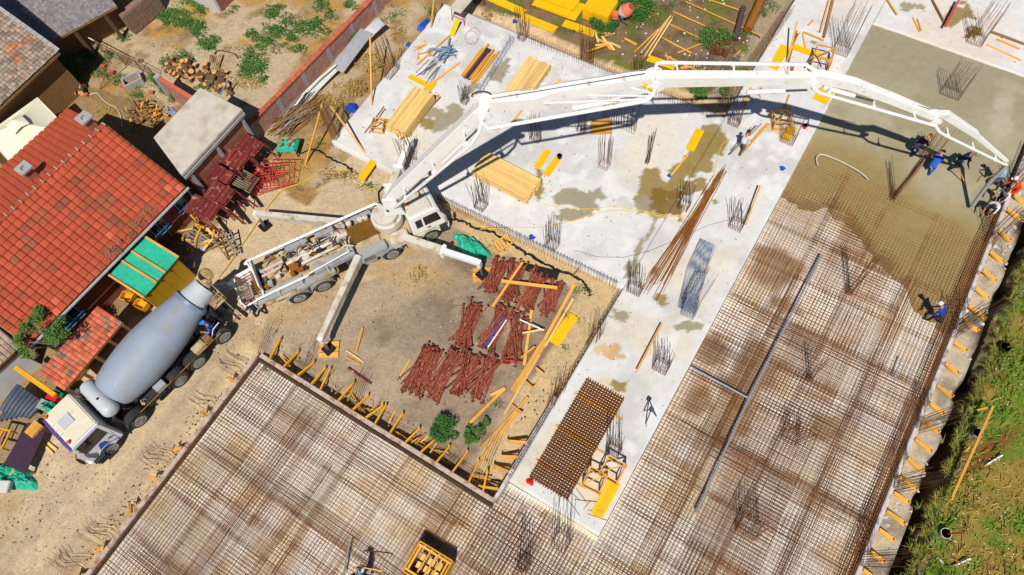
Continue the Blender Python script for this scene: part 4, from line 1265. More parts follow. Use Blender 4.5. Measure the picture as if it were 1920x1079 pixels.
# cab
cab = MB()
prof = [(5.95, .62), (7.55, .5), (7.62, 1.3), (7.45, 2.2), (7.25, 2.36), (6.0, 2.38)]
n = len(prof); vs_ = []
for sgn in (-1, 1):
    for (x, z) in prof: vs_.append((x, sgn * (1.15 if z < 1.5 else 1.02), z))
cab.add(vs_, [tuple(range(n - 1, -1, -1)), tuple(range(n, 2 * n))] + [(i, (i + 1) % n, n + (i + 1) % n, n + i) for i in range(n)])
cb = cab.build('cab', M_white, pt_, local=True, bevel=.06, smooth=True)
MB().box((6.64, 0, 2.385), (1.22, 1.9, .06), tap=.93).build('cab_roof', M_dirtywhite, cb, local=True, bevel=.025)
quad_panel(cb, 'windscreen', [(7.615, -.98, 1.34), (7.615, .98, 1.34), (7.5, .93, 2.08), (7.5, -.93, 2.08)], M_glass, (.014, 0, 0))
for s in (1, -1):
    quad_panel(cb, 'side_window', [(6.62, s * 1.1, 1.5), (7.42, s * 1.1, 1.45), (7.32, s * 1.05, 2.08), (6.62, s * 1.05, 2.1)], M_glass, (0, s * .014, 0))
    quad_panel(cb, 'quarter_window', [(6.22, s * 1.1, 1.5), (6.52, s * 1.1, 1.5), (6.52, s * 1.055, 2.08), (6.22, s * 1.055, 2.06)], M_glass, (0, s * .014, 0))
    quad_panel(cb, 'yellow_stripe', [(6.0, s * 1.15, 1.2), (7.58, s * 1.15, 1.12), (7.58, s * 1.15, 1.08), (6.0, s * 1.15, 1.15)], M_hose, (0, s * .008, 0))
    MB().box((6.75, s * 1.16, 1.32), (.16, .03, .05)).build('door_handle', M_black, cb, local=True)
    mb = MB(); mb.tube([(7.4, s * 1.05, 2.1), (7.6, s * 1.38, 2.05), (7.6, s * 1.38, 1.55)], .02, 6); mb.box((7.58, s * 1.4, 1.8), (.07, .22, .4)); mb.build('mirror', M_greypaint, cb, local=True)
    mb = MB(); pts = [(6.73 + math.cos(math.pi * k / 8) * .62, .48 + math.sin(math.pi * k / 8) * .62) for k in range(9)]
    mb.add([(a, s * .8, b) for a, b in pts] + [(a, s * 1.2, b) for a, b in pts], [(k, k + 1, 10 + k, 9 + k) for k in range(8)]); mb.build('wheel_arch', M_greypaint, cb, local=True)
    mb = MB()
    for k in range(3): mb.box((7.4, s * 1.17, .5 + .24 * k), (.36, .08, .12))
    mb.build('step', M_dark, cb, local=True)
lamp(cb, Vector((6.3, .5, 2.42))); lamp(cb, Vector((6.3, -.3, 2.42)))
MB().box((7.62, 0, .62), (.18, 2.24, .34)).build('bumper', M_white, pt_, local=True, bevel=.04)
for y in (-.85, .85): MB().box((7.72, y, .64), (.03, .34, .16)).build('headlight', M_tank, pt_, local=True)
# deck and equipment
mb = MB(); mb.box((1.5, 0, 1.2), (6.0, 1.7, .1)); mb.box((.4, 0, 1.05), (3.6, 2.3, .07)); mb.build('deck', M_mudpaint, pt_, local=True)
for (x, y, z, sx, sy, sz, m_) in [(-.35, .25, 1.4, .9, .8, .32, M_mudpaint), (.45, -.1, 1.42, .42, .6, .34, M_rustor), (1.05, .25, 1.4, .6, .6, .3, M_dirtywhite), (2.2, -.72, 1.46, 2.0, .5, .3, M_greypaint),
                                  (3.9, .1, 1.42, 1.5, .8, .34, mat('brown slurry puddle', C(120, 84, 28), .25, .2, 3, spec=.5)), (2.9, .4, 1.45, .7, .5, .36, M_dirtywhite), (3.0, -.95, 1.1, .7, .36, .5, M_dark), (.9, .98, 1.3, 1.1, .36, .3, M_greypaint), (2.3, .98, 1.3, .9, .36, .3, M_greypaint),
                                  (-.55, -.82, 1.28, 2.3, .52, .16, M_greypaint), (1.1, -1.0, 1.2, 1.9, .36, .14, M_greypaint), (3.7, -1.0, .95, .6, .4, .6, M_greypaint), (1.7, .1, 1.36, .3, .5, .24, M_dark)]:
    MB().box((x, y, z), (sx, sy, sz)).build('deck_box', m_, pt_, local=True, bevel=.03)
for (y, x0_, x1_, r_, m_) in [(.12, .2, 2.5, .1, M_dirtywhite), (-.22, .8, 2.7, .08, M_dirtywhite), (.45, 1.2, 3.2, .06, M_steel), (.3, -1.0, .1, .09, mat('pink grey pipe', C(206, 176, 164), .6, .1)), (.05, -1.0, .1, .07, MATS['pink grey pipe'])]:
    MB().tube([(x0_, y, 1.58), (x1_, y + .05, 1.58)], r_, 10).build('cylinder', m_, pt_, local=True, smooth=True)
for k in range(22):
    p = Vector((rnd.uniform(-1.0, 3.6), rnd.uniform(-.5, .75), rnd.uniform(1.32, 1.6)))
    MB().box(p, (rnd.uniform(.08, .3), rnd.uniform(.08, .25), rnd.uniform(.08, .22)), rotz(rnd.uniform(-.2, .2))).build('deck_fitting', rnd.choice((M_dirtywhite, M_dark, M_mudpaint, M_rustor, M_steel, M_greypaint)), pt_, local=True, bevel=.01)
for k in range(44):
    x = rnd.uniform(-.2, 3.4); y = rnd.uniform(-.35, .75); l = rnd.uniform(.25, .6); a = rnd.uniform(0, 6.28)
    d = Vector((math.cos(a), math.sin(a), 0)) * l; p = Vector((x, y, 1.56))
    MB().tube([p, p + d * .35 + Z * .14, p + d * .7 + Z * .12, p + d], rnd.uniform(.015, .035), 6).build('hydraulic_hose', rnd.choice((M_black, M_dirtywhite, M_cable, M_rustor)), pt_, local=True)
for (x, y) in ((4.3, .55), (4.05, .58), (3.5, .62)):
    MB().tube([(x, y, 1.5), (x, y, 1.72), (x, y, 1.74)], [.13, .13, .09], 14).build('filter_cap', M_dirtywhite, pt_, local=True, smooth=True)
# rear hopper with grate, lid, agitator
mb = MB()
x0_, x1_, yh = -2.35, -1.25, .85
rim_ = [(x1_, -yh, 1.45), (x1_, yh, 1.45), (x0_ + .15, yh, 1.3), (x0_, yh * .6, 1.25), (x0_, -yh * .6, 1.25), (x0_ + .15, -yh, 1.3)]
bt = [(x1_ - .2, -.45, .7), (x1_ - .2, .45, .7), (x0_ + .45, .45, .7), (x0_ + .4, .3, .7), (x0_ + .4, -.3, .7), (x0_ + .45, -.45, .7)]
mb.add(rim_ + bt, [(k, (k + 1) % 6, 6 + (k + 1) % 6, 6 + k) for k in range(6)] + [(6, 7, 8, 9, 10, 11)])
mb.tube([Vector(p) for p in rim_], .045, 6, closed=True)
hp = mb.build('hopper', M_white, pt_, local=True)
mb = MB()
for k in range(11): mb.tube([(x0_ + .1, -.7 + .14 * k, 1.27), (x1_, -.7 + .14 * k, 1.4)], .016, 5)
for k in range(3): mb.tube([(x0_ + .25 + .3 * k, -.75, 1.3 + .04 * k), (x0_ + .25 + .3 * k, .75, 1.3 + .04 * k)], .016, 5)
mb.build('hopper_grate', M_rustor, hp, local=True)
mb = MB(); mb.beam((x1_ + .02, .05, 1.45), (x1_ - .12, .95, 1.75), .06, .5); mb.box((x1_ + .05, .1, 1.75), (.06, 1.5, .62)); mb.build('splash_guard', M_white, hp, local=True, bevel=.02)
for k in range(14):
    p = Vector((rnd.uniform(-1.25, -.85), rnd.uniform(-.7, .7), rnd.uniform(1.2, 1.5)))
    MB().box(p, (rnd.uniform(.08, .25), rnd.uniform(.08, .3), rnd.uniform(.08, .2)), rotz(rnd.uniform(0, 3))).build('pump_fitting', rnd.choice((M_dirtywhite, M_dark, M_red, M_rustor, M_steel, M_mudpaint)), pt_, local=True, bevel=.01)
# rails and the long delivery pipe on the left
mb = MB()
for y in (-1.08,):
    mb.tube([(-1.75, y - .02, 1.0), (-1.75, y - .02, 1.75), (-1.3, y, 1.78), (.9, y, 1.78), (1.0, y + .1, 1.78), (3.0, y + .16, 1.95), (3.1, y + .25, 1.6)], .028, 6)
    mb.tube([(-1.6, y + .14, 1.66), (1.0, y + .14, 1.66)], .022, 6)
    for x in (-.6, .5, 1.8): mb.tube([(x, y + .02, 1.1), (x, y + .02, 1.8)], .022, 6)
mb.build('hand_rail', M_white, pt_, local=True)
mb = MB(); mb.tube([(-1.5, .95, 1.7), (-1.35, 1.0, 1.78), (5.0, .82, 1.95), (5.25, .5, 1.98)], .07, 10)
dp = mb.build('delivery_pipe', M_white, pt_, local=True, smooth=True)
mb = MB()
for k in range(6): x = -1.0 + k * 1.1; mb.tube([(x, .99 - .03 * k, 1.79 + .025 * k), (x + .06, .99 - .03 * k, 1.79 + .025 * k)], .095, 10)
mb.build('pipe_clamp', M_dirtywhite, dp, local=True)
# turret
tc = Vector((5.2, 0, 0))
mb = MB(); mb.tube([tc + Z * z for z in (1.1, 1.55, 1.56, 1.9, 1.92, 2.15)], [.62, .62, .72, .72, .6, .58], 28)
tu = mb.build('turret', M_dirtywhite, pt_, local=True, smooth=True)
mb = MB(); mb.box((5.2, 0, 1.0), (1.6, 1.7, .3)); mb.build('turret_base', M_mudpaint, pt_, local=True, bevel=.05)
# boom
BJ = [G(733, 368, 2.9), G(905, 205, 9.5), G(1227, 152, 9.5), G(1522, 150, 8.15), G(1752, 222, 6.25), G(1888, 303, 3.25)]
bd = (BJ[5] - BJ[0]); bd.z = 0; bd.normalize(); bs = bd.cross(Z)         # bs points to the camera side of the boom
mb = MB()
T0 = BJ[0]
for s in (-1, 1):
    mb.extrude([T0 + bs * s * .36 + bd * -.45 - Z * .9, T0 + bs * s * .36 + bd * .5 - Z * .9, T0 + bs * s * .36 + bd * .3 + Z * .3, T0 + bs * s * .36 - bd * .3 + Z * .35], bs * s * .08)
mb.beam(T0 - bs * .4, T0 + bs * .4, .34, .34); mb.build('turret_head', M_white, tu)
mb = MB(); mb.tube([T0 + bd * -.3 - bs * .3 + Z * .3, T0 - bd * .55 - bs * .2 + Z * .05, T0 - bd * .6 + Z * -.3, T0 - bd * .2 + bs * .5 - Z * .5], .05, 8); mb.build('turret_hose', M_black, tu)

def boom_seg(pts, ws, hs, name='boom_section', fw_=.5, fh_=.5):
    """box beam through pts; side vector follows the boom plane, chamfered edges"""
    mb = MB(); vs_ = []
    for i, p in enumerate(pts):
        d = (pts[min(i + 1, len(pts) - 1)] - pts[max(i - 1, 0)]).normalized()
        sv = d.cross(Z).normalized(); uv = sv.cross(d)
        w = ws[i] * fw_; h = hs[i] * fh_; c = min(w, h) * .12
        for a, b in ((-w, -h + c), (-w + c, -h), (w - c, -h), (w, -h + c), (w, h - c), (w - c, h), (-w + c, h), (-w, h - c)):
            vs_.append(p + sv * a + uv * b)
    n = 8; N_ = len(pts)
    fs = [(i * n + k, i * n + (k + 1) % n, (i + 1) * n + (k + 1) % n, (i + 1) * n + k) for i in range(N_ - 1) for k in range(n)]
    fs += [tuple(range(n - 1, -1, -1)), tuple((N_ - 1) * n + k for k in range(n))]
    mb.add(vs_, fs)
    return mb.build(name, M_white, pt_)

def L(i, t, up=0.0, sd=0.0):
    return BJ[i].lerp(BJ[i + 1], t) + Z * up + bs * sd
secs = []
secs.append(boom_seg([L(0, -.03), L(0, .1), L(0, .75), L(0, .97, .05), L(0, 1.02, .12)], [.5, .58, .54, .5, .42], [.6, .82, .8, .72, .5], fw_=.42, fh_=.34))
secs.append(boom_seg([L(1, -.02, .16, -.12), L(1, .06, .12, -.12), L(1, .3, .05, 0), L(1, .45, .1, -.12), L(1, .9, .1, -.12), L(1, 1.02, .1, -.1)], [.36, .46, .44, .42, .38, .34], [.5, .7, .72, .72, .55, .42], fw_=.46, fh_=.4))
secs.append(boom_seg([L(2, -.01, .12, .02), L(2, .05, .12, .02), L(2, .5, .1), L(2, .92, .1), L(2, 1.01, .1)], [.34, .4, .38, .36, .32], [.5, .62, .56, .48, .4], fw_=.46, fh_=.42))
secs.append(boom_seg([L(3, -.02, .12, -.1), L(3, .06, .16, -.12), L(3, .3, .3, -.12), L(3, .65, .22, -.08), L(3, 1.0, .1, 0)], [.28, .32, .32, .28, .24], [.36, .44, .42, .36, .3]))
secs.append(boom_seg([L(4, -.02, .1, -.05), L(4, .12, .3, -.2), L(4, .5, .3, -.12), L(4, .55, .25, -.1), L(4, 1.0, .02, 0)], [.22, .26, .2, .16, .12], [.3, .3, .26, .18, .12]))
# pins and joint plates
for i in (1, 2, 3, 4):
    k = {1: .34, 2: .3, 3: .27, 4: .2}[i]
    mb = MB(); mb.tube([BJ[i] - bs * (k * 1.4) + Z * .08, BJ[i] + bs * (k * 1.4) + Z * .08], k * .36, 14)
    for s in (-1, 1):
        c = BJ[i] + bs * s * k * 1.05 + Z * .05
        mb.extrude([c + bd * k * 1.1 * math.cos(2 * math.pi * q / 12) + Z * k * .8 * math.sin(2 * math.pi * q / 12) for q in range(12)], bs * s * .05)
    mb.build('joint_plate', M_white, secs[i], smooth=True)
# delivery line along the boom
def clamp(p, d, r, par):
    MB().tube([p - d * .04, p + d * .04], r, 10).build('pipe_clamp', M_white, par)
runs = [(0, [L(0, .02, -.35, .45), L(0, .1, -.1, .75), L(0, .9, -.1, 1.0), L(0, .97, .0, .85), L(0, 1.0, .1, .45)], .075),
        (1, [L(1, .0, .0, .6), L(1, .03, -.1, .8), L(1, .94, -.1, .74), L(1, .985, .0, .55), L(1, 1.0, .1, .3)], .07),
        (2, [L(2, .0, .3, -.2), L(2, .015, .4, -.42), L(2, .05, .4, -.46), L(2, .95, .4, -.36), L(2, .99, .35, -.2)], .07),
        (3, [L(3, .0, .1, .25), L(3, .0, .0, .4), L(3, .04, -.05, .48), L(3, .95, -.05, .34), L(3, .99, 0, .38)], .062),
        (4, [L(4, -.02, -.02, .38), L(4, .03, -.08, .5), L(4, .1, -.1, .5), L(4, .95, -.1, .16), L(4, 1.02, -.1, .05)], .06)]
for i, pts, r in runs:
    p_ = MB().tube(pts, r, 10).build('delivery_pipe', M_white, secs[i], smooth=True)
    a, b = pts[-3], pts[-2]
    for t in (.12, .5, .86):
        q_ = a.lerp(b, t) if i in (1,) else pts[1].lerp(pts[-2], t)
        d_ = (pts[-2] - pts[1]).normalized()
        MB().tube([q_ - d_ * .05, q_ + d_ * .05], r * 1.35, 10).build('pipe_clamp', M_white, secs[i], smooth=True)
        tgt = BJ[i].lerp(BJ[i + 1], .05 + .9 * t)
        MB().beam(q_ + Z * r, q_ + (tgt - q_) * .75, .05, .05).build('pipe_bracket', M_white, secs[i])
# cylinders
for i, t0_, t1_, up_, sd_k in ((0, .62, .96, -.3, .5), (1, .52, .96, -.25, .42), (2, .58, .97, -.3, .3), (0, .04, .5, -.62, .0), (3, .1, .5, -.2, .0)):
    a = L(i, t0_, up_, sd_k); b = L(i, t1_, up_ + .1, sd_k); c = a.lerp(b, .62)
    cy = MB().tube([a, c], .085, 12).build('boom_cylinder', M_white, secs[i], smooth=True)
    MB().tube([c, b], .045, 10).build('piston_rod', M_chrome, cy, smooth=True)
# hydraulic lines, weld flanges and grease covers along the boom
for i, wv, hv in ((0, .23, .27), (1, .2, .28), (2, .17, .24), (3, .15, .2)):
    for k, sd_k in enumerate((-.6, .35)):
        pts = [L(i, .06 + .88 * q / 10, hv + .03 + (.1 if i in (1, 3) else 0), sd_k * wv - (.12 if i == 1 else .1 if i == 3 else 0)) for q in range(11)]
        MB().tube(pts, .014, 5).build('hydraulic_line', M_cable if k else M_greypaint, secs[i])
    for q in (.2, .4, .62, .82):
        p = L(i, q, hv + .06, -.05); MB().box(p, (.14, .2, .05), rotz(math.atan2(bd.y, bd.x))).build('line_clip', M_dirtywhite, secs[i])
# hoop hoses at elbows
mb = MB(); c = BJ[1] + Z * .35 - bs * .25
mb.tube([c + bd * .34 * math.cos(math.pi * k / 10) + Z * .22 * math.sin(math.pi * k / 10) - bs * .05 for k in range(11)], .035, 6); mb.build('elbow_hose', M_cable, secs[1])
mb = MB(); c = BJ[3] + Z * .3 - bs * .3
mb.tube([c + bd * (-.3 + .06 * k) + (Z * .3 - bs * .35) * math.sin(math.pi * k / 10) for k in range(11)], .025, 6); mb.build('elbow_hose', M_cable, secs[3])
MB().box(BJ[2] - bd * .25 + bs * .3 + Z * .05, (.34, .14, .12)).build('joint_lamp', M_hose, secs[1])
# end hose hanging down to the pour
e = BJ[5]; he = G(1822, 388, .12)
mb = MB(); mb.tube([e + Vector((0, 0, .05)), e + Vector((.1, -.05, -.25)), e.lerp(he, .25) - Z * .5, e.lerp(he, .6) - Z * .35, he + Z * .02], [.07, .09, .09, .09, .095], 10)
mb.build('end_hose', mat('grey rubber hose', C(168, 168, 162), .7, .1), secs[4], smooth=True)
# outriggers
def outrigger(rx, ry, tip_l, rootz=1.25, tipz=1.3, tele=False, padwood=True):
    a = Vector((rx, ry, rootz)); b = Vector((tip_l.x, tip_l.y, tipz))
    mb = MB()
    if tele:
        m_ = a.lerp(b, .56); mb.beam(a, m_, .34, .42); ob_ = mb.build('outrigger', M_dirtywhite, pt_, local=True, bevel=.02)
        MB().beam(m_ - (b - a) * .1, b, .24, .3).build('telescopic_arm', M_white, ob_, local=True, bevel=.015)
        MB().box(m_, (.16, .5, .5), rotz(math.atan2((b - a).y, (b - a).x))).build('collar', M_white, ob_, local=True, bevel=.02)
    else:
        mb.beam(a, b, .32, .5, w2=.24, h2=.32); ob_ = mb.build('outrigger', M_dirtywhite, pt_, local=True, bevel=.02)
    d = (b - a).normalized()
    mb = MB(); mb.box(b + d * .05 - Z * .12, (.2, .24, .5), rotz(math.atan2(d.y, d.x))); mb.build('jack_housing', M_white, ob_, local=True, bevel=.02)
    MB().tube([b + d * .08 - Z * .3, Vector((b.x + d.x * .08, b.y + d.y * .08, .16))], .07, 10).build('jack_leg', M_steel, ob_, local=True, smooth=True)
    MB().box((b.x + d.x * .08, b.y + d.y * .08, .13), (.5, .5, .05), rotz(R(20))).build('jack_pad', M_black, ob_, local=True)
    if padwood:
        for k in range(3):
            MB().box(Vector((b.x + d.x * .08, b.y + d.y * .08, .055)) + rotz(R(-25)) @ Vector((0, -.26 + .26 * k, 0)), (.9, .22, .1), rotz(R(-25))).build('pad_timber', M_wood2, ob_, local=True)
    return ob_
outrigger(3.3, -1.0, Vector((.33, -3.93, 0)))
outrigger(3.3, 1.0, Vector((-.25, 3.55, 0)), padwood=False)
outrigger(5.4, -1.0, Vector((7.95, -3.9, 0)), tele=True)
outrigger(5.4, 1.0, Vector((7.85, 3.75, 0)), tele=True)
for s in (1, -1):
    MB().box((3.9, s * .95, 1.1), (1.5, .5, .5)).build('outrigger_mount', M_greypaint, pt_, local=True, bevel=.04)
    MB().box((5.3, s * .95, 1.15), (.9, .6, .5)).build('outrigger_mount', M_dirtywhite, pt_, local=True, bevel=.06)
# ================================================================ things on the site
YD = math.pi / 2       # direction of the strip (local x along world Y)

# ---- stacks of sawn boards
def timber_pack(label, c, rz, L_, nw, nl, bw=.145, bh=.055, m=None, group=None):
    r = root('timber_stack', (c.x, c.y, c.z), rz, label, 'timber stack', group)
    pr = None
    for k in range(3):
        MB().box((-L_ * .36 + k * L_ * .36, 0, .04), (.1, nw * bw, .08)).build('bearer', M_oldwood, r, local=True)
    for j in range(nl):
        for i in range(nw):
            if 0 < j < nl - 1 and 0 < i < nw - 1 and (i + j) % 3 == 0 and 1 < i < nw - 2 and j < nl - 2: continue
            if pr is None: pr = MB().box((0, 0, 0), (L_, bw - .012, bh - .006)).build('board', m or M_wood, r, local=True); o = pr
            else: o = inst(pr, r)
            o.location = (rnd.uniform(-.05, .05), (i - (nw - 1) / 2) * bw + rnd.uniform(-.006, .006), .08 + (j + .5) * bh)
            o.rotation_euler = (0, 0, rnd.uniform(-.006, .006))
            o.scale = (1, 1, rnd.uniform(.9, 1.0))
    return r
timber_pack('tall stack of sawn boards in front of yellow panels', G(773, 220, 0), YD + R(2), 2.7, 8, 11)
timber_pack('sawn board stack partly hidden behind the boom', G(988, 158, 0), YD + R(1), 2.75, 9, 6)
timber_pack('sawn board stack lying crosswise in the boom shadow', G(950, 340, 0), R(-2), 3.15, 9, 9)

# ---- planks, beams and battens lying or leaning, by their two ends
def stick(name, a, b, w, h, m, label, cat='plank', group=None):
    a = Vector(a); b = Vector(b)
    L_ = (b - a).length; d = (b - a).normalized()
    o = MB().box((0, 0, 0), (L_, w, h)).build(name, m, local=True, label=label, cat=cat, group=group)
    o.location = (a + b) / 2
    o.rotation_euler = d.to_track_quat('X', 'Z').to_euler()
    return o

def lay(px, w, h, m, label, z=0.0, name='plank', cat='plank', group=None, lift=0.0):
    return stick(name, G(px[0], px[1], z + h / 2 + lift), G(px[2], px[3], z + h / 2 + lift), w, h, m, label, cat, group)

# yellow formwork panels: centre, length, width, turn, base height
def panel(px, L_, w, rz, z, label, th=.03, tilt=0.0, m=None, group=None):
    r = root('formwork_panel', G(px[0], px[1], z), rz, label, 'panel', group)
    for k in (-1, 0, 1):
        o = MB().box((0, k * w / 3, th / 2 + .004), (L_, w / 3 - .004, th)).build('panel_board', m or M_yellow, r, local=True)
        o.rotation_euler = (0, tilt, 0)
    for s in (-1, 1):
        o = MB().box((s * (L_ / 2 - .03), 0, th / 2 - .004), (.05, w + .006, th + .004)).build('end_strip', M_yelbeam, r, local=True)
        o.rotation_euler = (0, tilt, 0)
    return r
for px, L_, w, rz, z, lab in [
        ((1135, 936), 1.55, .5, YD, 0, 'bright yellow formwork panel on the lower end of the strip'),
        ((1017, 299), 1.2, .36, YD + R(2), 0, 'left of two small yellow panels beside crosswise timber stack'),
        ((1035, 313), 1.2, .36, YD + R(-1), 0, 'small yellow panel with a black bucket on it'),
        ((1303, 263), 1.35, .42, YD + R(3), 0.03, 'yellow panel propped on a batten over the wet stain'),
        ((689, 320), 1.25, .4, YD + R(4), -.02, 'yellow panel bridging the slab edge left of the pump truck'),
        ((1057, 618), 1.65, .5, YD + R(-3), GZ + .04, 'yellow panel on the earth of the pit'),
        ((1461, 108), 1.7, .5, YD + R(1), 0.0, 'yellow panel forming the long leg of an L on the strip'),
        ((1512, 97), 1.5, .4, R(2), .01, 'yellow panel forming the short leg of an L on the strip'),
        ((1562, 147), .95, .75, R(6), .02, 'yellow panel under the boom beside the fresh concrete'),
        ((1545, 178), 1.0, .7, YD + R(-4), .02, 'yellow panel half hidden under the boom elbow'),
        ((1480, 250), .85, .4, YD, .12, 'short yellow panel standing inside a rebar column'),
        ((785, 152), 1.3, .3, R(-2), .02, 'yellow panel behind the tall board stack'),
        ((808, 163), .75, .3, YD + R(2), .05, 'short yellow panel end behind the tall board stack'),
        ((1240, 118), 1.5, .42, R(4), GZ + .1, 'yellow panel at the edge of the rear pocket of ground')]:
    panel(px, L_, w, rz, z, lab)
o = panel((853, 52), .95, .3, YD + R(4), .25, 'yellow panel leaning against the trestle table', tilt=R(-25))
# pile of panels behind the slab
for i, (px, L_, w, rz, z) in enumerate([((950, 10), 2.4, .5, R(-3), .0), ((1010, 44), 2.2, .5, R(0), 0), ((1052, 12), 2.4, 1.3, R(2), .05), ((1040, 6), 2.2, 1.3, R(4), .12), ((1048, -6), 2.4, 1.2, R(2), .19), ((1086, 54), 1.9, .5, R(2), 0)]):
    panel(px, L_, w, rz, GZ + .02 + z, ['yellow panel at left end of the rear panel pile', 'front yellow panel of the rear panel pile', 'wide lower sheet of the rear yellow panel pile', 'wide middle sheet of the rear yellow panel pile', 'wide top sheet of the rear yellow panel pile', 'separate yellow panel right of the rear panel pile'][i])
r = root('panel_stack', G(1125, 28, GZ), R(3), 'tall square stack of yellow formwork panels beside orange mixer', 'panel stack')
for k in range(9):
    o = MB().box((rnd.uniform(-.01, .01), rnd.uniform(-.01, .01), .08 + k * .075), (1.5, 1.3, .066)).build('panel_board', M_yellow, r, local=True)
    o.rotation_euler = (0, 0, rnd.uniform(-.01, .01))
for k in (-.5, .5): MB().box((k, 0, .02), (.1, 1.3, .05)).build('bearer', M_oldwood, r, local=True)

# ---- rebar columns standing up from slab and mat
def column(label, px, wx, wy, nx, ny, h, z=0.0, lean=(0, 0), spread=.06, m=None, ties=3, rz=0.0, tiez=.12, hv=.25, bend=None):
    c = G(px[0], px[1], z)
    h *= 1.25 if z > -.1 else 1.6; spread *= .6
    r = root('rebar_column', c, rz, label, 'rebar column')
    mb = MB()
    for i in range(nx):
        for j in range(ny):
            if 0 < i < nx - 1 and 0 < j < ny - 1: continue
            x = (i / max(1, nx - 1) - .5) * wx; y = (j / max(1, ny - 1) - .5) * wy
            hh = h * rnd.uniform(1 - hv, 1)
            tx = x + lean[0] * hh + rnd.gauss(0, spread); ty = y + lean[1] * hh + rnd.gauss(0, spread)
            b0 = Vector((x, y, -.25)); t0 = Vector((tx, ty, hh))
            if bend:
                mid = Vector((x + lean[0] * hh * .35, y + lean[1] * hh * .35, hh * .55))
                mb.tube([b0, mid, mid + Vector(bend) * hh * .5], .0095, 4)
            else:
                mb.tube([b0, b0.lerp(t0, .55) + Vector((rnd.gauss(0, spread * .25), rnd.gauss(0, spread * .25), 0)), t0], .0095, 4)
    mb.build('bars', m or M_rustdark, r, local=True)
    mb = MB()
    for k in range(ties):
        zz = .04 + k * tiez
        q_ = [(-wx / 2 - .015, -wy / 2 - .015, zz), (wx / 2 + .015, -wy / 2 - .015, zz), (wx / 2 + .015, wy / 2 + .015, zz), (-wx / 2 - .015, wy / 2 + .015, zz)]
        q_ = [(a + lean[0] * zz, b + lean[1] * zz, c_) for a, b, c_ in q_]
        mb.tube([Vector(p) for p in q_], .008, 4, closed=True)
    if ties: mb.build('tie_hoops', m or M_rust, r, local=True)
    return r
column('dense tall rusty rebar bundle at the lower left slab corner', (629, 258), .3, .3, 5, 5, 2.6, spread=.05, m=M_rust, ties=8, lean=(0, .02))
column('tall rebar bundle at the left slab edge by corrugated sheets', (735, 138), .35, .9, 4, 7, 2.5, spread=.12, ties=4)
column('thin rebar cluster at the lower end of the inner upstand', (872, 192), .3, .35, 4, 4, 1.3, spread=.09)
column('fanned rebar cluster in front of the slab edge by the outrigger', (768, 305), .6, .5, 6, 4, 1.8, spread=.3, ties=2)
column('tall rebar cluster at the rear slab edge by yellow panels', (980, 72), .35, .45, 4, 5, 2.0, spread=.05)
column('rebar cluster on rear slab edge before the panel stack', (1100, 112), .6, .3, 7, 4, 2.0, spread=.07, m=M_rust)
column('rebar cluster at rear slab corner by the poles', (1196, 142), .4, .35, 5, 4, 1.7, spread=.08, m=M_rust)
column('rebar cluster beside the pump cab', (902, 388), .5, .45, 6, 4, 2.0, spread=.14)
column('rebar cluster in boom shadow left of the wooden sheet', (1004, 262), .5, .3, 6, 4, 1.7, spread=.07)
column('rebar cluster touching the left of the wooden sheet', (1090, 246), .4, .3, 5, 4, 1.6, spread=.06)
column('row of rebar behind the wooden sheet', (1160, 236), 1.8, .2, 14, 2, 1.6, spread=.05, ties=1)
column('rusty rebar cluster in front of the wooden sheet', (1133, 312), .45, .4, 5, 4, 2.2, spread=.07, m=M_rust)
column('narrow bundle of leaning rebar on open slab', (1213, 306), .12, .2, 3, 4, 2.1, lean=(.03, .06), spread=.05)
column('rebar column standing in the brown wet stain', (1282, 388), .45, .45, 5, 5, 1.7, spread=.08, m=M_rustdark)
column('rebar column on the strip right of the rusty bar bundle', (1380, 425), .55, .45, 6, 5, 1.8, spread=.09, ties=4)
column('rebar column at the slab edge above the pit', (1036, 462), .5, .45, 6, 4, 1.9, spread=.09)
column('rebar column at the inner corner where slab meets strip', (1190, 545), .6, .4, 7, 4, 1.8, spread=.1, ties=4)
column('bent blue grey rebar column in the middle of the strip', (1291, 588), .55, .45, 8, 6, 2.1, lean=(0, .22), spread=.03, m=M_greybar, ties=8, bend=(.12, .75, .55))
column('rebar column with a batten tied to it on the strip', (1239, 690), .6, .45, 7, 5, 1.7, spread=.06, ties=6)
column('rebar column behind the orange frames', (1150, 848), .5, .45, 6, 5, 2.2, spread=.1, ties=5)
column('rebar column at the lower end of the strip on the mat', (1053, 1018), .6, .6, 6, 6, 1.9, z=-.2, spread=.1)
column('dark rebar tuft on the lower mat near bottom edge', (982, 1062), .4, .4, 5, 5, 1.8, z=-.2, spread=.12)
column('rebar column with wide shadow on the right mat', (1402, 990), .7, .7, 7, 7, 1.5, z=-.2, spread=.06, m=M_rust, ties=6)
column('rusty rebar column low on the mat by brown patch', (1482, 818), .6, .5, 6, 6, 1.3, z=-.2, spread=.1, m=M_rust, lean=(.1, .0))
column('slim leaning rebar on the mat right of the long conduit', (1517, 710), .15, .2, 3, 4, 1.6, z=-.2, spread=.06, m=M_rust)
column('slim rebar at the jagged edge of the fresh concrete', (1592, 549), .15, .25, 3, 5, 2.4, z=-.2, spread=.05, m=M_rust)
column('slim tall rebar rising out of the wet mat near workers', (1676, 369), .15, .3, 3, 4, 2.2, z=-.1, spread=.06)
column('rebar column between the crouching workers in fresh concrete', (1738, 296), .55, .35, 6, 4, 1.7, z=-.05, spread=.06, m=M_rust)
column('rebar column alone in the smooth fresh concrete', (1782, 176), .9, .5, 9, 4, 1.6, z=-.05, spread=.04, ties=2)
column('tall rebar column on the strip at the top edge', (1577, 96), .75, .6, 7, 4, 2.7, spread=.05, ties=6)
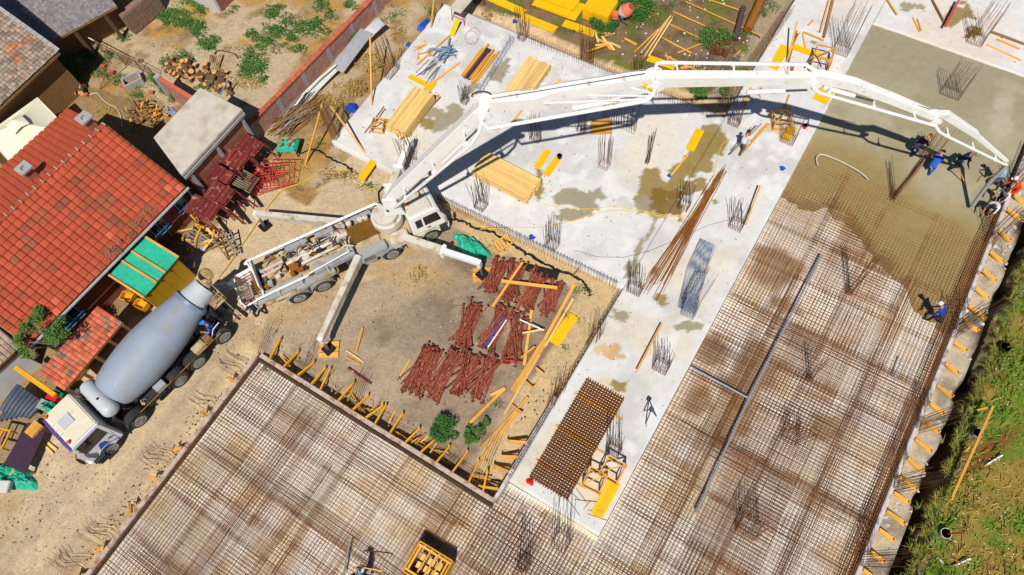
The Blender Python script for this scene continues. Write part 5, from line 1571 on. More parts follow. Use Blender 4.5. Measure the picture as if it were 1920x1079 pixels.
column('rebar column on the pinkish slab top right', (1829, 76), .7, .7, 6, 5, 2.2, spread=.06)
column('rebar column on the strip below the timber frame', (1530, 158), .5, .4, 6, 4, 1.3, spread=.06)
column('rebar cluster at the left strip edge below the boom', (1376, 232), .5, .35, 6, 4, 1.7, spread=.07)
column('rebar cage with yellow panel inside on the strip', (1477, 264), .6, .45, 7, 4, 1.7, spread=.05, m=M_rust, ties=5)
column('dark rebar at the right end of the pour by the hose worker', (1893, 352), .35, .4, 4, 4, 1.6, z=-.1, spread=.06)
column('rebar cluster at the kerb below the workers', (1855, 452), .3, .5, 3, 5, 1.9, z=-.1, spread=.07)
column('rebar bundle beside the worker in blue on the mat', (1782, 628), .3, .4, 4, 5, 1.9, z=-.15, spread=.08)
for i, (px, lab) in enumerate([((1725, 797), 'upper'), ((1683, 908), 'middle'), ((1618, 1050), 'lowest'), ((1797, 612), 'topmost')]):
    column(lab + ' cluster of starter bars leaning over the right kerb', px, .3, .5, 3, 6, 2.0, z=-.1, lean=(.12, 0), spread=.08)
column('rusty starter bars in the sand beside the pit corner', (1113, 640), .35, .6, 3, 6, 1.3, z=GZ, spread=.1, m=M_rust, lean=(.05, .05))
column('thin starter bars beside the strip at the pit planks', (1040, 752), .3, .9, 3, 7, 1.1, z=GZ, spread=.12, m=M_rust, lean=(.05, .2))
# starter bar fans along the haul road edge
for i, (px, n_) in enumerate([((440, 690), 7), ((300, 868), 8), ((385, 765), 5), ((185, 1008), 9), ((130, 1062), 7)]):
    c = G(px[0], px[1], -.15)
    r = root('starter_bars', c, 0, ['fan of rusty starter bars at the upper corner of the lower mat', 'fan of rusty starter bars below the mixer cab', 'few rusty starter bars left of the lower mat', 'wide fan of rusty starter bars near the bottom left', 'fan of rusty starter bars at the bottom left corner'][i], 'rebar')
    mb = MB()
    for k in range(n_):
        y = (k - n_ / 2) * .09
        mb.tube([(.4, y, .0), (-.75 + rnd.uniform(-.25, .25), y + rnd.gauss(0, .1), .28 + rnd.uniform(-.12, .1))], .009, 4)
    mb.build('bars', M_rust, r, local=True)
for i, (px, n_) in enumerate([((585, 672), 4), ((672, 742), 7), ((500, 650), 5), ((915, 870), 5)]):
    c = G(px[0], px[1], GZ)
    r = root('starter_bars', c, 0, ['bent starter bars by the lower outrigger pad', 'bent starter bars rising from the pit trench', 'bent starter bars near the upper trench corner', 'bent starter bars at the lower pit corner'][i], 'rebar')
    mb = MB()
    for k in range(n_):
        x = (k - n_ / 2) * .1
        mb.tube([(x, -.5, -.2), (x + .02, -.1, .15), (x - .05, .2, .25), (x + rnd.gauss(0, .04), .75 + rnd.uniform(-.15, .15), .9)], .008, 4)
    mb.build('bars', M_rustdark, r, local=True)

# ---- rows of U-bars along slab edges
def ubars(label, a, b, sp, h, w, m, px=True):
    a = G(*a, 0); b = G(*b, 0)
    r = root('edge_bars', (a + b) / 2, 0, label, 'edge bars')
    d = (b - a).normalized(); n_ = Vector((-d.y, d.x, 0)); Ln = (b - a).length
    mb = MB(); s = 0
    while s < Ln:
        p = a + d * s + Vector((rnd.gauss(0, .01), rnd.gauss(0, .01), 0)); t = d * rnd.gauss(0, .03)
        mb.tube([p - Z * .3, p + Z * h + t, p + n_ * w + Z * h + t, p + n_ * w - Z * .3], .007, 4); s += sp
    mb.build('hoops', m, r)
    mb = MB(); mb.tube([a + Z * h * .6, b + Z * h * .6], .008, 4); mb.tube([a + n_ * w + Z * h * .9, b + n_ * w + Z * h * .9], .008, 4); mb.build('long_bars', m, r)
    return r
ubars('row of U bars along the slab edge above the pit', (825, 372), (1160, 535), .16, .42, -.14, M_rustdark)
ubars('row of U bars across the slab left of the first board stack', (958, 76), (888, 190), .13, .45, .2, M_greybar)
ubars('row of U bars on the rear slab edge', (992, 72), (1180, 152), .14, .45, -.25, M_rust)
ubars('row of U bars on the left edge of the strip', (1345, 205), (1475, 22), .13, .6, -.3, M_rust)
ubars('row of U bars behind the boom on the slab rear corner', (1200, 160), (1335, 212), .13, .5, -.3, M_rust)
ubars('fine row of bars along the inner edge of the strip', (960, 885), (1160, 548), .12, .3, -.1, M_rustdark)
ubars('row of loops standing at the right end of the pour', (1898, 345), (1925, 275), .14, .5, .15, M_rustdark)

# ---- brown mesh stack on the strip
c = G(1083, 822, 0)
r = root('mesh_stack', c, 0, 'dense rust brown stack of mesh sheets on the strip', 'mesh stack')
smb = sheet_mesh(1.68, 4.75, .12, .013, .01)
pr = None
for k in range(5):
    if pr is None: pr = smb.build('mesh_sheet', M_rustor, r, local=True); o = pr
    else: o = inst(pr, r)
    o.location = (-.84 + rnd.uniform(-.03, .03), -2.37 + rnd.uniform(-.03, .03), .045 + k * .028); o.rotation_euler = (0, 0, 0)
for k in (-1.6, 0, 1.6): MB().box((0.1, k, .018), (2.3, .08, .03)).build('bearer', M_wood2, r, local=True)
# ---- long bundle of loose rusty bars
a = G(1345, 335, .05); b = G(1232, 530, .05)
r = root('bar_bundle', (a + b) / 2, 0, 'long loose bundle of rusty bars lying beside the wet stain', 'rebar bundle')
mb = MB()
for k in range(40):
    o1 = rnd.gauss(0, .09); o2 = rnd.gauss(0, .3); e1_ = rnd.uniform(-.9, .6); e2_ = rnd.uniform(-.7, .9)
    d = (b - a).normalized(); n_ = Vector((-d.y, d.x, 0))
    mb.tube([a + n_ * o1 + d * e1_ + Z * rnd.uniform(0, .08), (a + b) / 2 + n_ * (o1 + o2) * .45 + Z * rnd.uniform(0, .08), b + n_ * o2 + d * e2_ + Z * rnd.uniform(-.03, .02)], .011, 4)
mb.build('bars', M_rustor, r)
# long thin wire on slab
MB().tube([G(x, y, .02) for x, y in ((1080, 470), (1120, 482), (1170, 483), (1220, 470), (1290, 440), (1330, 422), (1370, 412))], .008, 4).build('wire', M_cable, label='long thin wire curving from the slab edge to a rebar column', cat='wire')

# ---- hoses, conduits
def hose(label, pts, r_, m, z=.03, name='hose', cat='hose'):
    P_ = [G(x, y, z) for x, y in pts]; out = []
    for i in range(len(P_) - 1):
        p0, p1, p2, p3 = P_[max(0, i - 1)], P_[i], P_[i + 1], P_[min(len(P_) - 1, i + 2)]
        for k in range(6):
            t = k / 6
            out.append(.5 * ((2 * p1) + (p2 - p0) * t + (2 * p0 - 5 * p1 + 4 * p2 - p3) * t * t + (3 * p1 - p0 - 3 * p2 + p3) * t ** 3))
    out.append(P_[-1])
    return MB().tube(out, r_, 6).build(name, m, label=label, cat=cat, smooth=True)
hose('yellow hose winding across the slab from the pit edge', [(900, 430), (960, 427), (1010, 427), (1060, 418), (1120, 400), (1170, 396), (1230, 404), (1280, 408), (1300, 400), (1330, 360), (1345, 300), (1352, 275), (1365, 262)], .018, M_hose)
hose('second yellow hose crossing the grey stain', [(1020, 384), (1060, 390), (1110, 392), (1150, 388), (1200, 395), (1250, 404), (1290, 405)], .015, M_hose)
hose('yellow hose snaking over dry ground behind the pump truck', [(410, 520), (440, 480), (480, 420), (525, 360), (560, 345), (590, 330), (605, 318), (625, 325), (650, 318), (668, 340), (690, 352), (705, 358)], .02, M_hose, GZ + .06)
hose('thick pale hose lying on the wet mat', [(1533, 310), (1531, 296), (1540, 290), (1560, 296), (1590, 310), (1615, 325), (1628, 337)], .035, mat('pale hose', C(206, 200, 176), .6, .08), -.03)
hose('pale hose in the yard beside the log pile', [(168, 178), (182, 175), (192, 186), (205, 196), (218, 202), (226, 218), (229, 238)], .03, MATS['pale hose'], GZ + .06)
hose('grey corner hose in the yard by the pallet', [(404, 108), (404, 98), (412, 95), (424, 97), (440, 102), (446, 110)], .03, M_cable, GZ + .06)
def conduit(label, pts, z=0.03):
    r = root('conduit', G(*pts[0], z), 0, label, 'conduit')
    for (a, b) in zip(pts, pts[1:]):
        A_ = G(*a, z); B_ = G(*b, z)
        MB().tube([A_, B_], .042, 8).build('pipe', M_pipegrey, r, smooth=True)
        n_ = int((B_ - A_).length / .12)
        mb = MB()
        for k in range(n_): p = A_.lerp(B_, (k + .5) / n_); d = (B_ - A_).normalized(); mb.tube([p - d * .02, p + d * .02], .05, 8)
        mb.build('ribs', M_pipegrey, r)
    return r
conduit('long ribbed grey conduit lying along the right mat', [(1541, 478), (1405, 745), (1305, 962)])
conduit('short ribbed grey conduit branching from the strip edge', [(1298, 690), (1402, 746)], .05)
lay((1690, 672, 1677, 708), .05, .05, M_pipegrey, 'short ribbed grey pipe piece alone on the right mat', -.02, 'pipe', 'pipe')
lay((656, 1015, 644, 1079), .07, .05, M_greywood, 'grey stick on the lower mat near the bottom edge', -.02)

# ---- battens and planks lying about
loose = [
    # px ends, width, thick, material, label, z
    ((1290, 290, 1258, 330), .09, .05, M_wood2, 'batten under the propped yellow panel', 0),
    ((1050, 150, 1022, 178), .12, .05, M_wood2, 'short plank beside the board stack behind the boom', 0),
    ((988, 195, 955, 238), .12, .05, M_wood2, 'plank poking out below the first boom elbow', 0),
    ((1440, 232, 1388, 290), .14, .05, M_wood2, 'orange plank right of the worker in white', 0),
    ((1332, 478, 1306, 576), .08, .05, M_wood2, 'thin orange batten leaning on the bent grey column', .1),
    ((1240, 608, 1194, 696), .08, .05, M_wood2, 'batten tied to the rebar column on the strip', .3),
    ((1425, 348, 1398, 422), .07, .05, M_wood2, 'thin batten standing in a rebar column on the strip', .4),
    ((862, 118, 782, 178), .1, .05, M_wood2, 'short plank crossing before the blue plastic heap', 0),
    ((845, 66, 782, 122), .1, .05, M_wood2, 'plank lying beside the trestle table', 0),
    ((720, 200, 684, 250), .05, .04, M_redprop, 'thin red bar left of the tall board stack', 0),
    ((722, 204, 692, 250), .05, .04, M_redprop, 'second thin red bar left of the tall board stack', 0),
    ((822, 178, 745, 256), .14, .06, M_wood2, 'plank along the right side of the tall board stack', 0),
    ((826, 182, 752, 262), .09, .05, M_oldwood, 'brown plank outermost beside the tall board stack', 0),
    ((680, 615, 668, 660), .09, .06, M_wood2, 'short batten on bare earth in the middle of the pit', GZ + .04),
    ((650, 658, 682, 680), .07, .05, M_wood, 'upper of two short battens near the outrigger pad', GZ + .04),
    ((648, 670, 676, 684), .07, .05, M_wood2, 'lower of two short battens near the outrigger pad', GZ + .04),
    ((770, 674, 750, 706), .06, .05, M_wood2, 'short batten left of the red prop piles', GZ + .04),
    ((652, 690, 696, 720), .08, .08, M_redscaf, 'dark red beam lying in the pit near the trench', GZ + .05),
    ((980, 492, 924, 575), .11, .06, M_wood2, 'plank lying diagonally over red prop piles', GZ + .42),
    ((940, 527, 1045, 540), .14, .06, M_wood2, 'plank lying across the top of red prop piles', GZ + .5),
    ((997, 582, 983, 685), .12, .06, M_wood2, 'plank standing off the right end of the prop piles', GZ + .1),
    ((1078, 533, 1020, 640), .14, .06, M_wood2, 'long plank at the right edge of the pit', GZ + .06),
    ((1075, 560, 1022, 650), .1, .05, M_wood, 'pale plank beside the long pit plank', GZ + .1),
    ((1022, 640, 962, 735), .3, .05, M_wood2, 'wide orange plank in the middle of the pit planks', GZ + .08),
    ((1012, 665, 945, 778), .1, .05, M_wood, 'narrow pale plank along the pit planks', GZ + .12),
    ((946, 730, 876, 798), .13, .05, M_wood2, 'plank running down to the shrubs', GZ + .07),
    ((990, 745, 900, 842), .1, .05, M_wood2, 'long thin plank right of the shrubs', GZ + .07),
    ((970, 772, 902, 862), .12, .05, M_wood2, 'lowest long plank right of the shrubs', GZ + .09),
    ((1005, 690, 1020, 702), .08, .05, M_wood2, 'small offcut crossing the pit planks', GZ + .2),
    ((985, 715, 1000, 728), .08, .05, M_wood2, 'small offcut lower on the pit planks', GZ + .18),
    ((960, 760, 979, 775), .08, .05, M_wood2, 'small offcut at the low end of the pit planks', GZ + .16),
    ((980, 625, 1018, 618), .08, .05, M_wood, 'pale offcut at the top of the pit planks', GZ + .3),
    ((975, 672, 1003, 650), .08, .05, M_wood2, 'offcut left of the wide pit plank', GZ + .2),
    ((920, 742, 947, 728), .14, .04, M_wood2, 'short board beside the lowest prop pile', GZ + .1),
    ((1555, 0, 1538, 60), .07, .07, M_wood2, 'left of two long battens at the top of the strip', .1),
    ((1562, 0, 1545, 70), .12, .06, M_oldwood, 'right of two long battens at the top of the strip', .1),
    ((1506, 60, 1545, 76), .08, .05, M_wood2, 'crosswise batten above the L of yellow panels', .05),
    ((1505, 62, 1511, 92), .07, .05, M_wood2, 'short batten right above the yellow L', .03),
    ((1525, 38, 1515, 48), .08, .05, M_wood2, 'tiny offcut near the top of the strip', .02),
    ((1494, 58, 1475, 132), .07, .06, M_oldwood, 'long batten crossing the yellow L', .25),
    ((1664, 0, 1682, 28), .08, .06, M_wood2, 'batten at the top edge above the fresh concrete', .05),
    ((1748, 0, 1772, 45), .09, .06, M_oldwood, 'brown batten on the pinkish slab', .05),
    ((1712, 33, 1724, 60), .06, .05, M_wood2, 'left of two small battens by the fresh concrete', .02),
    ((1720, 36, 1727, 58), .06, .05, M_wood2, 'right of two small battens by the fresh concrete', .02),
    ((1798, 0, 1772, 50), .1, .1, mat('pinkish red pole', C(200, 76, 78), .5, .1), 'pinkish red pole on the top right slab', .3),
    ((1870, 74, 1912, 92), .09, .05, M_wood2, 'orange batten on the slab at the right edge', .02),
    ((1860, 60, 1925, 84), .1, .06, M_oldwood, 'dark plank at the right edge of the top slab', .05),
    ((1850, 84, 1915, 114), .07, .04, M_wood2, 'thin batten edging the top right slab', .01),
    ((1258, 30, 1206, 110), .08, .06, M_wood, 'left pole of the pale pole bundle', GZ + .3),
    ((1256, 32, 1202, 100), .08, .06, M_wood, 'middle pole of the pale pole bundle', GZ + .34),
    ((1260, 36, 1216, 106), .07, .06, M_wood, 'right pole of the pale pole bundle', GZ + .36),
    ((1235, 55, 1190, 98), .07, .05, M_wood2, 'darker pole lying left of the pale poles', GZ + .1),
    ((1500, 60, 1478, 105), .06, .05, M_wood2, 'batten near the left leg of the yellow L', .3),
    ((1270, 100, 1316, 82), .07, .05, M_wood2, 'plank sloping left of the grey pipes', GZ + .1),
    ((1272, 118, 1345, 148), .08, .05, M_wood2, 'plank below the grey pipes', GZ + .1),
    ((1388, 95, 1352, 135), .05, .05, M_wood2, 'thin batten right of the grey pipes', GZ + .1),
    ((1248, 100, 1254, 118), .09, .06, M_wood2, 'short upright offcut left of the grey pipes', GZ + .1),
    ((1480, 178, 1470, 205), .08, .06, M_wood2, 'short batten under the second boom section', .02),
    ((1408, 165, 1394, 196), .12, .06, M_wood2, 'orange board end left below the boom', .02),
    ((1435, 175, 1425, 165), .05, .04, M_oldwood, 'little stick under the boom', .02),
    ((1487, 118, 1482, 150), .16, .08, M_oldwood, 'dark short beam beside the long leg of the yellow L', .02),
    ((30, 690, 104, 742), .2, .16, M_yelbeam, 'long yellow beam beside the slate plastic rolls', 1.0),
    ((945, 592, 905, 655), .05, .05, M_blue, 'blue pole between the red prop piles', GZ + .45),
    ((950, 600, 915, 652), .05, .05, M_white, 'white pole beside the blue pole', GZ + .42),
    ((975, 600, 1020, 620), .05, .05, M_white, 'pale pole sticking out of the prop piles', GZ + .4),
    ((940, 675, 978, 680), .05, .05, M_redframe, 'red and white pole end by the prop piles', GZ + .3),
    ((1086, 502, 1074, 518), .05, .05, M_steel, 'short grey pipe on the sand ledge', GZ + .1)]
for px, w, h, m, lab, z in loose:
    lay(px, w, h, m, lab, z)
# long poles standing and propped at the left slab edge
for a, b, lab in [(((697, 198), 0), ((694, 68), 2.1), 'tall wooden prop standing at the left slab edge'),
                  (((684, 287), 0), ((620, 200), 1.2), 'wooden prop holding the corner rebar bundle on the slab side'),
                  (((572, 312), GZ), ((606, 190), 1.6), 'wooden prop holding the corner rebar bundle on the ground side'),
                  (((808, 52), 0), ((815, -10), 1.2), 'wooden stake beside the trestle at the top edge'),
                  (((1475, 120), 0), ((1495, 40), 1.4), 'leaning wooden strut above the yellow L')]:
    stick('prop', G(*a[0], a[1] + .02), G(*b[0], b[1]), .08, .08, M_wood2, lab, 'prop')
# big wooden sheet
o = panel((1127, 238), 1.05, .95, R(30), .02, 'square wooden sheet lying under the boom shadow', th=.03, m=M_wood2)
# trestle timber sawhorse frames
def frame3(label, px, s, rz, z=0.0, h=.8, m=None, name='timber_trestle'):
    r = root(name, G(px[0], px[1], z), rz, label, 'frame')
    m = m or M_wood2
    for (x, y) in ((-s, -s), (s, -s), (s, s), (-s, s)):
        MB().box((x, y, h / 2), (.06, .06, h)).build('leg', m, r, local=True)
    for zz in (.1, h - .04):
        for k in range(4):
            a = [(-s, -s), (s, -s), (s, s), (-s, s)][k]; b = [(s, -s), (s, s), (-s, s), (-s, -s)][k]
            MB().beam((a[0], a[1], zz), (b[0], b[1], zz), .04, .07).build('rail', m, r, local=True)
    MB().beam((-s, -s, .1), (-s, s, h - .05), .03, .06).build('brace', m, r, local=True)
    MB().beam((s, -s, .12), (s, s, h - .05), .03, .06).build('brace', m, r, local=True)
    MB().beam((-s, -s, h - .02), (s, s, h - .02), .05, .04).build('top_brace', m, r, local=True)
    return r
frame3('right of two orange cube frames on the strip', (1148, 885), .38, R(0), h=.75)
frame3('left of two orange cube frames on the strip', (1115, 905), .36, R(4), h=.75)
frame3('orange timber frame at the yellow L', (1537, 122), .42, R(10), h=.9)
frame3('timber trestle left of the tall board stack', (712, 242), .3, R(20), h=.5)
frame3('small timber block frame at the boards end', (726, 236), .12, R(40), h=.35)
frame3('timber strut frame on the strip below the boom', (1462, 232), .4, R(30), h=.6)

a = G(1284, 592, .03); r = root('bar_bundle', a, 0, 'flat blue grey bundle of bars lying bent against the column on the strip', 'rebar bundle')
mb = MB()
for k in range(26):
    o = (k - 13) * .034
    p0 = G(1288, 585, .03 + rnd.uniform(0, .05)) + Vector((o, 0, 0)); p1 = G(1306, 510, .18 + rnd.uniform(0, .06)) + Vector((o, 0, 0)); p2 = G(1330, 455, .5 + rnd.uniform(0, .1)) + Vector((o * .8, 0, 0))
    mb.tube([p0, p1, p2], .011, 4)
mb.build('bars', M_greybar, r)
# ================================================================ props, scaffold, firewood and odds and ends
# ---- piles of red steel props
pm = MB()
PLn = 1.9
pm.tube([(-PLn / 2, 0, 0), (PLn * .1, 0, 0)], .03, 6); pm.tube([(PLn * .1, 0, 0), (PLn / 2, 0, 0)], .023, 6)
pm.box((-PLn / 2, 0, 0), (.012, .11, .11)); pm.box((PLn / 2, 0, 0), (.012, .11, .11)); pm.tube([(PLn * .08, -.06, 0), (PLn * .08, .06, 0)], .012, 5)
prop0 = None
piles = [((941, 492), (918, 548), 24, 'red steel prop in the pile nearest the outrigger pad'), ((973, 500), (951, 562), 24, 'red steel prop in the second pile from the outrigger pad'),
         ((1011, 518), (984, 580), 26, 'red steel prop in the pile under the crossing plank'), ((1044, 534), (1024, 588), 18, 'red steel prop in the small rightmost pile'),
         ((892, 578), (863, 650), 26, 'red steel prop in the lone pile left of the blue pole'), ((950, 582), (912, 652), 28, 'red steel prop in the pile right of the blue pole'),
         ((978, 602), (952, 680), 24, 'red steel prop in the pile at the pit planks'), ((815, 660), (771, 736), 34, 'red steel prop in the broad lowest left pile'),
         ((855, 664), (809, 744), 28, 'red steel prop in the second pile of the lowest row'), ((892, 670), (855, 738), 26, 'red steel prop in the third pile of the lowest row'),
         ((925, 672), (893, 748), 26, 'red steel prop in the last pile of the lowest row')]
for pa, pb, n_, lab in piles:
    A_ = G(*pa, GZ); B_ = G(*pb, GZ); d = (A_ - B_); Ln = d.length; d.normalize(); sd_ = Vector((d.y, -d.x, 0)); c = (A_ + B_) / 2
    az = math.atan2(d.y, d.x)
    wdt = .74 if n_ < 30 else 1.0
    per = max(6, int(wdt / .095))
    for k in range(n_):
        ly = k // per; i = k % per
        off = (i - (per - 1) / 2) * .092 + (ly % 2) * .045
        p = c + sd_ * off + d * rnd.uniform(-.2, .2) + Z * (.09 + ly * .085 + rnd.uniform(0, .02))
        if prop0 is None:
            prop0 = pm.build('steel_prop', M_redprop, local=True); o = prop0
        else: o = inst(prop0)
        tag(o, lab, 'steel prop', lab.replace('red steel prop in the ', 'props in the '))
        o.location = p
        o.rotation_euler = (rnd.uniform(0, 3), rnd.uniform(-.03, .03), az + rnd.gauss(0, .06) + (rnd.gauss(0, .22) if ly >= 2 else 0) + (math.pi if rnd.random() < .3 else 0))
        o.scale = (Ln / PLn * rnd.uniform(.85, 1.1), 1.15, 1.15)

# ---- stacks of dark red scaffold decks against the shed
sl_ = MB().box((0, 0, 0), (.21, .95, .05)).box((-.09, 0, -.03), (.03, .95, .05)).box((.09, 0, -.03), (.03, .95, .05))
slat0 = None
for i, (px, zt, ns, rz, lab) in enumerate([((376, 388), 1.25, 6, 8, 'stack of red scaffold decks nearest the hut'), ((412, 362), 1.3, 5, 6, 'second stack of red scaffold decks from the hut'), ((412, 330), 1.15, 5, 4, 'third stack of red scaffold decks before the shed'),
                                        ((440, 296), 1.1, 5, 4, 'fourth stack of red scaffold decks before the shed'), ((466, 272), 1.1, 5, 2, 'last stack of red scaffold decks by the garden wall')]):
    c = G(px[0], px[1], zt)
    r = root('scaffold_stack', (c.x, c.y, GZ), R(rz), lab, 'scaffold stack')
    h = zt - GZ
    for lv in range(2):
        for k in range(ns):
            if slat0 is None: slat0 = sl_.build('deck_slat', M_redscaf, r, local=True); o = slat0
            else: o = inst(slat0, r)
            o.location = (-.55 + k * .235 + lv * .03, rnd.uniform(-.03, .03) + lv * .05, h - lv * .1 + rnd.uniform(-.012, .012) - k * .03)
            o.rotation_euler = (rnd.uniform(-.03, .03), .16 + rnd.uniform(-.04, .04), rnd.uniform(-.03, .03)); o.scale = (1, rnd.uniform(.92, 1.02), 1)
    for y in (-.48, .48):
        mb = MB(); mb.tube([(-.6, y, 0), (-.6, y, h + .05), (.75, y, h - .35), (.85, y, 0)], .03, 6); mb.tube([(-.6, y, .5), (.8, y, .4)], .022, 6); mb.build('side_frame', M_redscaf, r, local=True)
    o = MB().box((0, 0, 0), (1.5, .03, .28)).build('side_plate', M_redscaf, r, local=True); o.location = (.75, -.55, h * .55); o.rotation_euler = (0, .75, 0)
    if i in (0, 1):
        o = MB().box((0, 0, 0), (1.2, .03, .25)).build('side_plate', M_redscaf, r, local=True); o.location = (.9, .5, h * .5); o.rotation_euler = (0, .8, 0)
# grid panel with pale rods between the stacks
c = G(448, 330, .8); r = root('rod_rack', (c.x, c.y, GZ), R(6), 'dark slatted rack with pale rods among red scaffold decks', 'rack')
MB().box((0, 0, .9), (1.5, 1.0, .03), Matrix.Rotation(.35, 3, 'Y')).build('backing', M_dark, r, local=True)
for k in range(9): MB().beam((-.7, -.45 + k * .11, 1.18), (.72, -.45 + k * .11, .68), .025, .025).build('rod', M_mudpaint, r, local=True)
for x in (-.6, .6): MB().box((x, 0, .4), (.06, .9, .8)).build('support', M_redscaf, r, local=True)
# bright red tubular frames
for i in range(5):
    c = G(492 + i * 7, 348 - i * 4, .35)
    r = root('tube_gate', (c.x, c.y, GZ), R(50 - i * 5), 'bright red tubular frame in the tangle before the outrigger', 'frame', 'bright red tubular frames in one tangle')
    mb = MB(); w, h = .62 + .04 * i, .95
    q_ = [Vector((-w, -.05 * i, .08 + .1 * i)), Vector((w, -.05 * i, .08 + .08 * i)), Vector((w, h, .35 + .12 * i)), Vector((-w, h, .4 + .12 * i))]
    mb.tube(q_, .028, 6, closed=True); mb.build('outer_tube', M_redframe, r, local=True)
    mb = MB(); mb.tube([q_[0].lerp(q_[1], .3), q_[3].lerp(q_[2], .3)], .02, 6); mb.tube([q_[0].lerp(q_[3], .55), q_[1].lerp(q_[2], .55)], .02, 6); mb.build('inner_tube', M_redframe, r, local=True)
c = G(480, 330, .6); r = root('tube_gate', (c.x, c.y, GZ), R(70), 'bright red tubular frame standing above the tangle', 'frame')
mb = MB(); mb.tube([(-.5, 0, .05), (-.35, 0, 1.1), (.5, .1, 1.0), (.6, .1, .05)], .028, 6); mb.build('outer_tube', M_redframe, r, local=True)
# wooden ladder and pallet pieces
def ladder(label, a, b, w, n_, m, za, zb):
    A_ = G(*a, za); B_ = G(*b, zb); d = (B_ - A_).normalized(); s = Vector((d.y, -d.x, 0)).normalized()
    r = root('wooden_ladder', (A_ + B_) / 2, 0, label, 'ladder')
    for k in (-1, 1): MB().beam(A_ + s * k * w / 2, B_ + s * k * w / 2, .06, .07).build('rail', m, r)
    for k in range(n_): p = A_.lerp(B_, (k + .5) / n_); MB().beam(p - s * w * .55, p + s * w * .55, .07, .04).build('rung', m, r)
ladder('weathered wooden ladder below the red scaffold decks', (408, 440), (438, 482), .55, 5, M_oldwood, .3, GZ + .05)
ladder('second weathered ladder piece beside the first', (425, 435), (448, 478), .3, 4, M_greywood, .35, GZ + .05)
ladder('small orange ladder on the pit ledge by the turquoise heap', (958, 447), (925, 468), .5, 6, M_wood2, GZ + .1, GZ + .06)
# timber offcuts between hut and scaffold
for k in range(26):
    c = G(rnd.uniform(345, 410), rnd.uniform(420, 468), GZ); a = rnd.uniform(0, 3.14); l = rnd.uniform(.3, .9)
    o = stick('offcut', c + Vector((math.cos(a) * l / 2, math.sin(a) * l / 2, .1 + .02 * k)), c - Vector((math.cos(a) * l / 2, math.sin(a) * l / 2, -.08 - .02 * k + .05)), .09, .05, rnd.choice((M_wood2, M_oldwood, M_yelbeam, M_wood)), 'timber offcut in the scrap heap between hut and scaffold', 'offcut', 'offcuts in the scrap heap by the hut')
for k in range(6):
    lay((333 + k * 6, 455 - k * 5, 372 + k * 6, 466 - k * 2), .1, .04, M_greywood, 'grey plank in the dark gap beside the hut', GZ + .3 + .03 * k, group='grey planks beside the hut')
# concrete bucket (dark funnel)
c = G(365, 502, GZ); MB().tube([c, c + Z * .15, c + Z * .5], [.1, .14, .26], 14).build('metal_bucket', M_steel, label='grey metal bucket at the corner of the hut', cat='bucket', smooth=True)
for (px, lab) in (((385, 468), 'blue and white bag by the scrap timber'), ):
    c = G(*px, GZ + .1); MB().tube([c, c + Z * .12, c + Z * .3, c + Z * .34], [.14, .2, .16, .05], 9).build('plastic_bag', M_bluetarp, label=lab, cat='bag', smooth=True)
for (px, rz) in (((243, 560), 0.3), ((268, 575), .1)):
    c = G(*px, GZ + .3); r = root('yellow_crate', (c.x, c.y, GZ), rz, 'yellow crate beside the low tile shed' if rz > .2 else 'yellow crate in the shade of the hut', 'crate')
    MB().box((0, 0, .3), (.6, .4, .05)).build('base', M_yelbeam, r, local=True)
    for k in (-1, 1): MB().box((0, k * .2, .45), (.6, .03, .28)).build('side', M_yelbeam, r, local=True); MB().box((k * .29, 0, .45), (.03, .36, .28)).build('end', M_yelbeam, r, local=True)
    MB().box((0, 0, .14), (.5, .3, .28)).build('stand', M_oldwood, r, local=True)

# ---- lower left corner: plastic rolls, plum board, pallets, tarps
for k in range(8):
    a = G(4 + k * 7, 770 + k * 2, .25); b = G(36 + k * 6.5, 722 + k * 4.5, .35)
    MB().tube([a, a.lerp(b, .3) + Z * .04, a.lerp(b, .7) + Z * .02, b], [.1, .13, .13, .1], 10).build('plastic_roll', M_navy, label='slate coloured plastic roll in the stack left of the mixer cab', cat='roll', group='slate plastic rolls', smooth=True)
    for t in (.3, .65): pass
for k in range(5):
    a = G(0 + k * 9, 790 - k * 2, .1); b = G(30 + k * 8, 745, .12)
    MB().tube([a, a.lerp(b, .5), b], [.1, .13, .11], 10).build('plastic_roll', M_navy, label='slate coloured plastic roll in the lower layer left of the mixer cab', cat='roll', group='lower slate plastic rolls', smooth=True)
a, b, c_, d_ = G(52, 792, .25), G(88, 800, .25), G(48, 890, .2), G(8, 870, .2)
r = root('plum_board_table', (a + c_) / 2 - Z * .5, 0, 'large plum coloured board on low stand at the lower left', 'board')
MB().prism([d_, c_, b, a], .2, .235).build('board', M_plum, r)
for v in (a, b, c_, d_):
    p = v.lerp((a + c_) / 2, .15); MB().box((p.x, p.y, -.08), (.08, .08, .54)).build('leg', M_oldwood, r)
def pallet(label, px, rz, z, m, s=1.0, tilt=0):
    r = root('pallet', G(px[0], px[1], z), rz, label, 'pallet')
    for k in range(7):
        o = MB().box((0, 0, 0), (1.0 * s, .085 * s, .022)).build('top_board', m, r, local=True); o.location = (0, (-.36 + .12 * k) * s, .12)
    for k in (-1, 0, 1): MB().box((k * .44 * s, 0, .07), (.1 * s, .8 * s, .07)).build('stringer', m, r, local=True)
    for k in (-1, 1): MB().box((0, k * .34 * s, .015), (1.0 * s, .1 * s, .022)).build('bottom_board', m, r, local=True)
    r.rotation_euler = (tilt, 0, rz)
    return r
pallet('small fresh wooden pallet at the front of the mixer cab', (66, 806), YD, .25, M_wood2, .62)
pallet('weathered pallet lying in the yard by the firewood', (404, 118), YD + R(28), GZ + .02, M_mudpaint, .95)
r = root('slatted_crate', G(8, 825, .1), R(20), 'yellow timber crate frame at the left edge', 'crate')
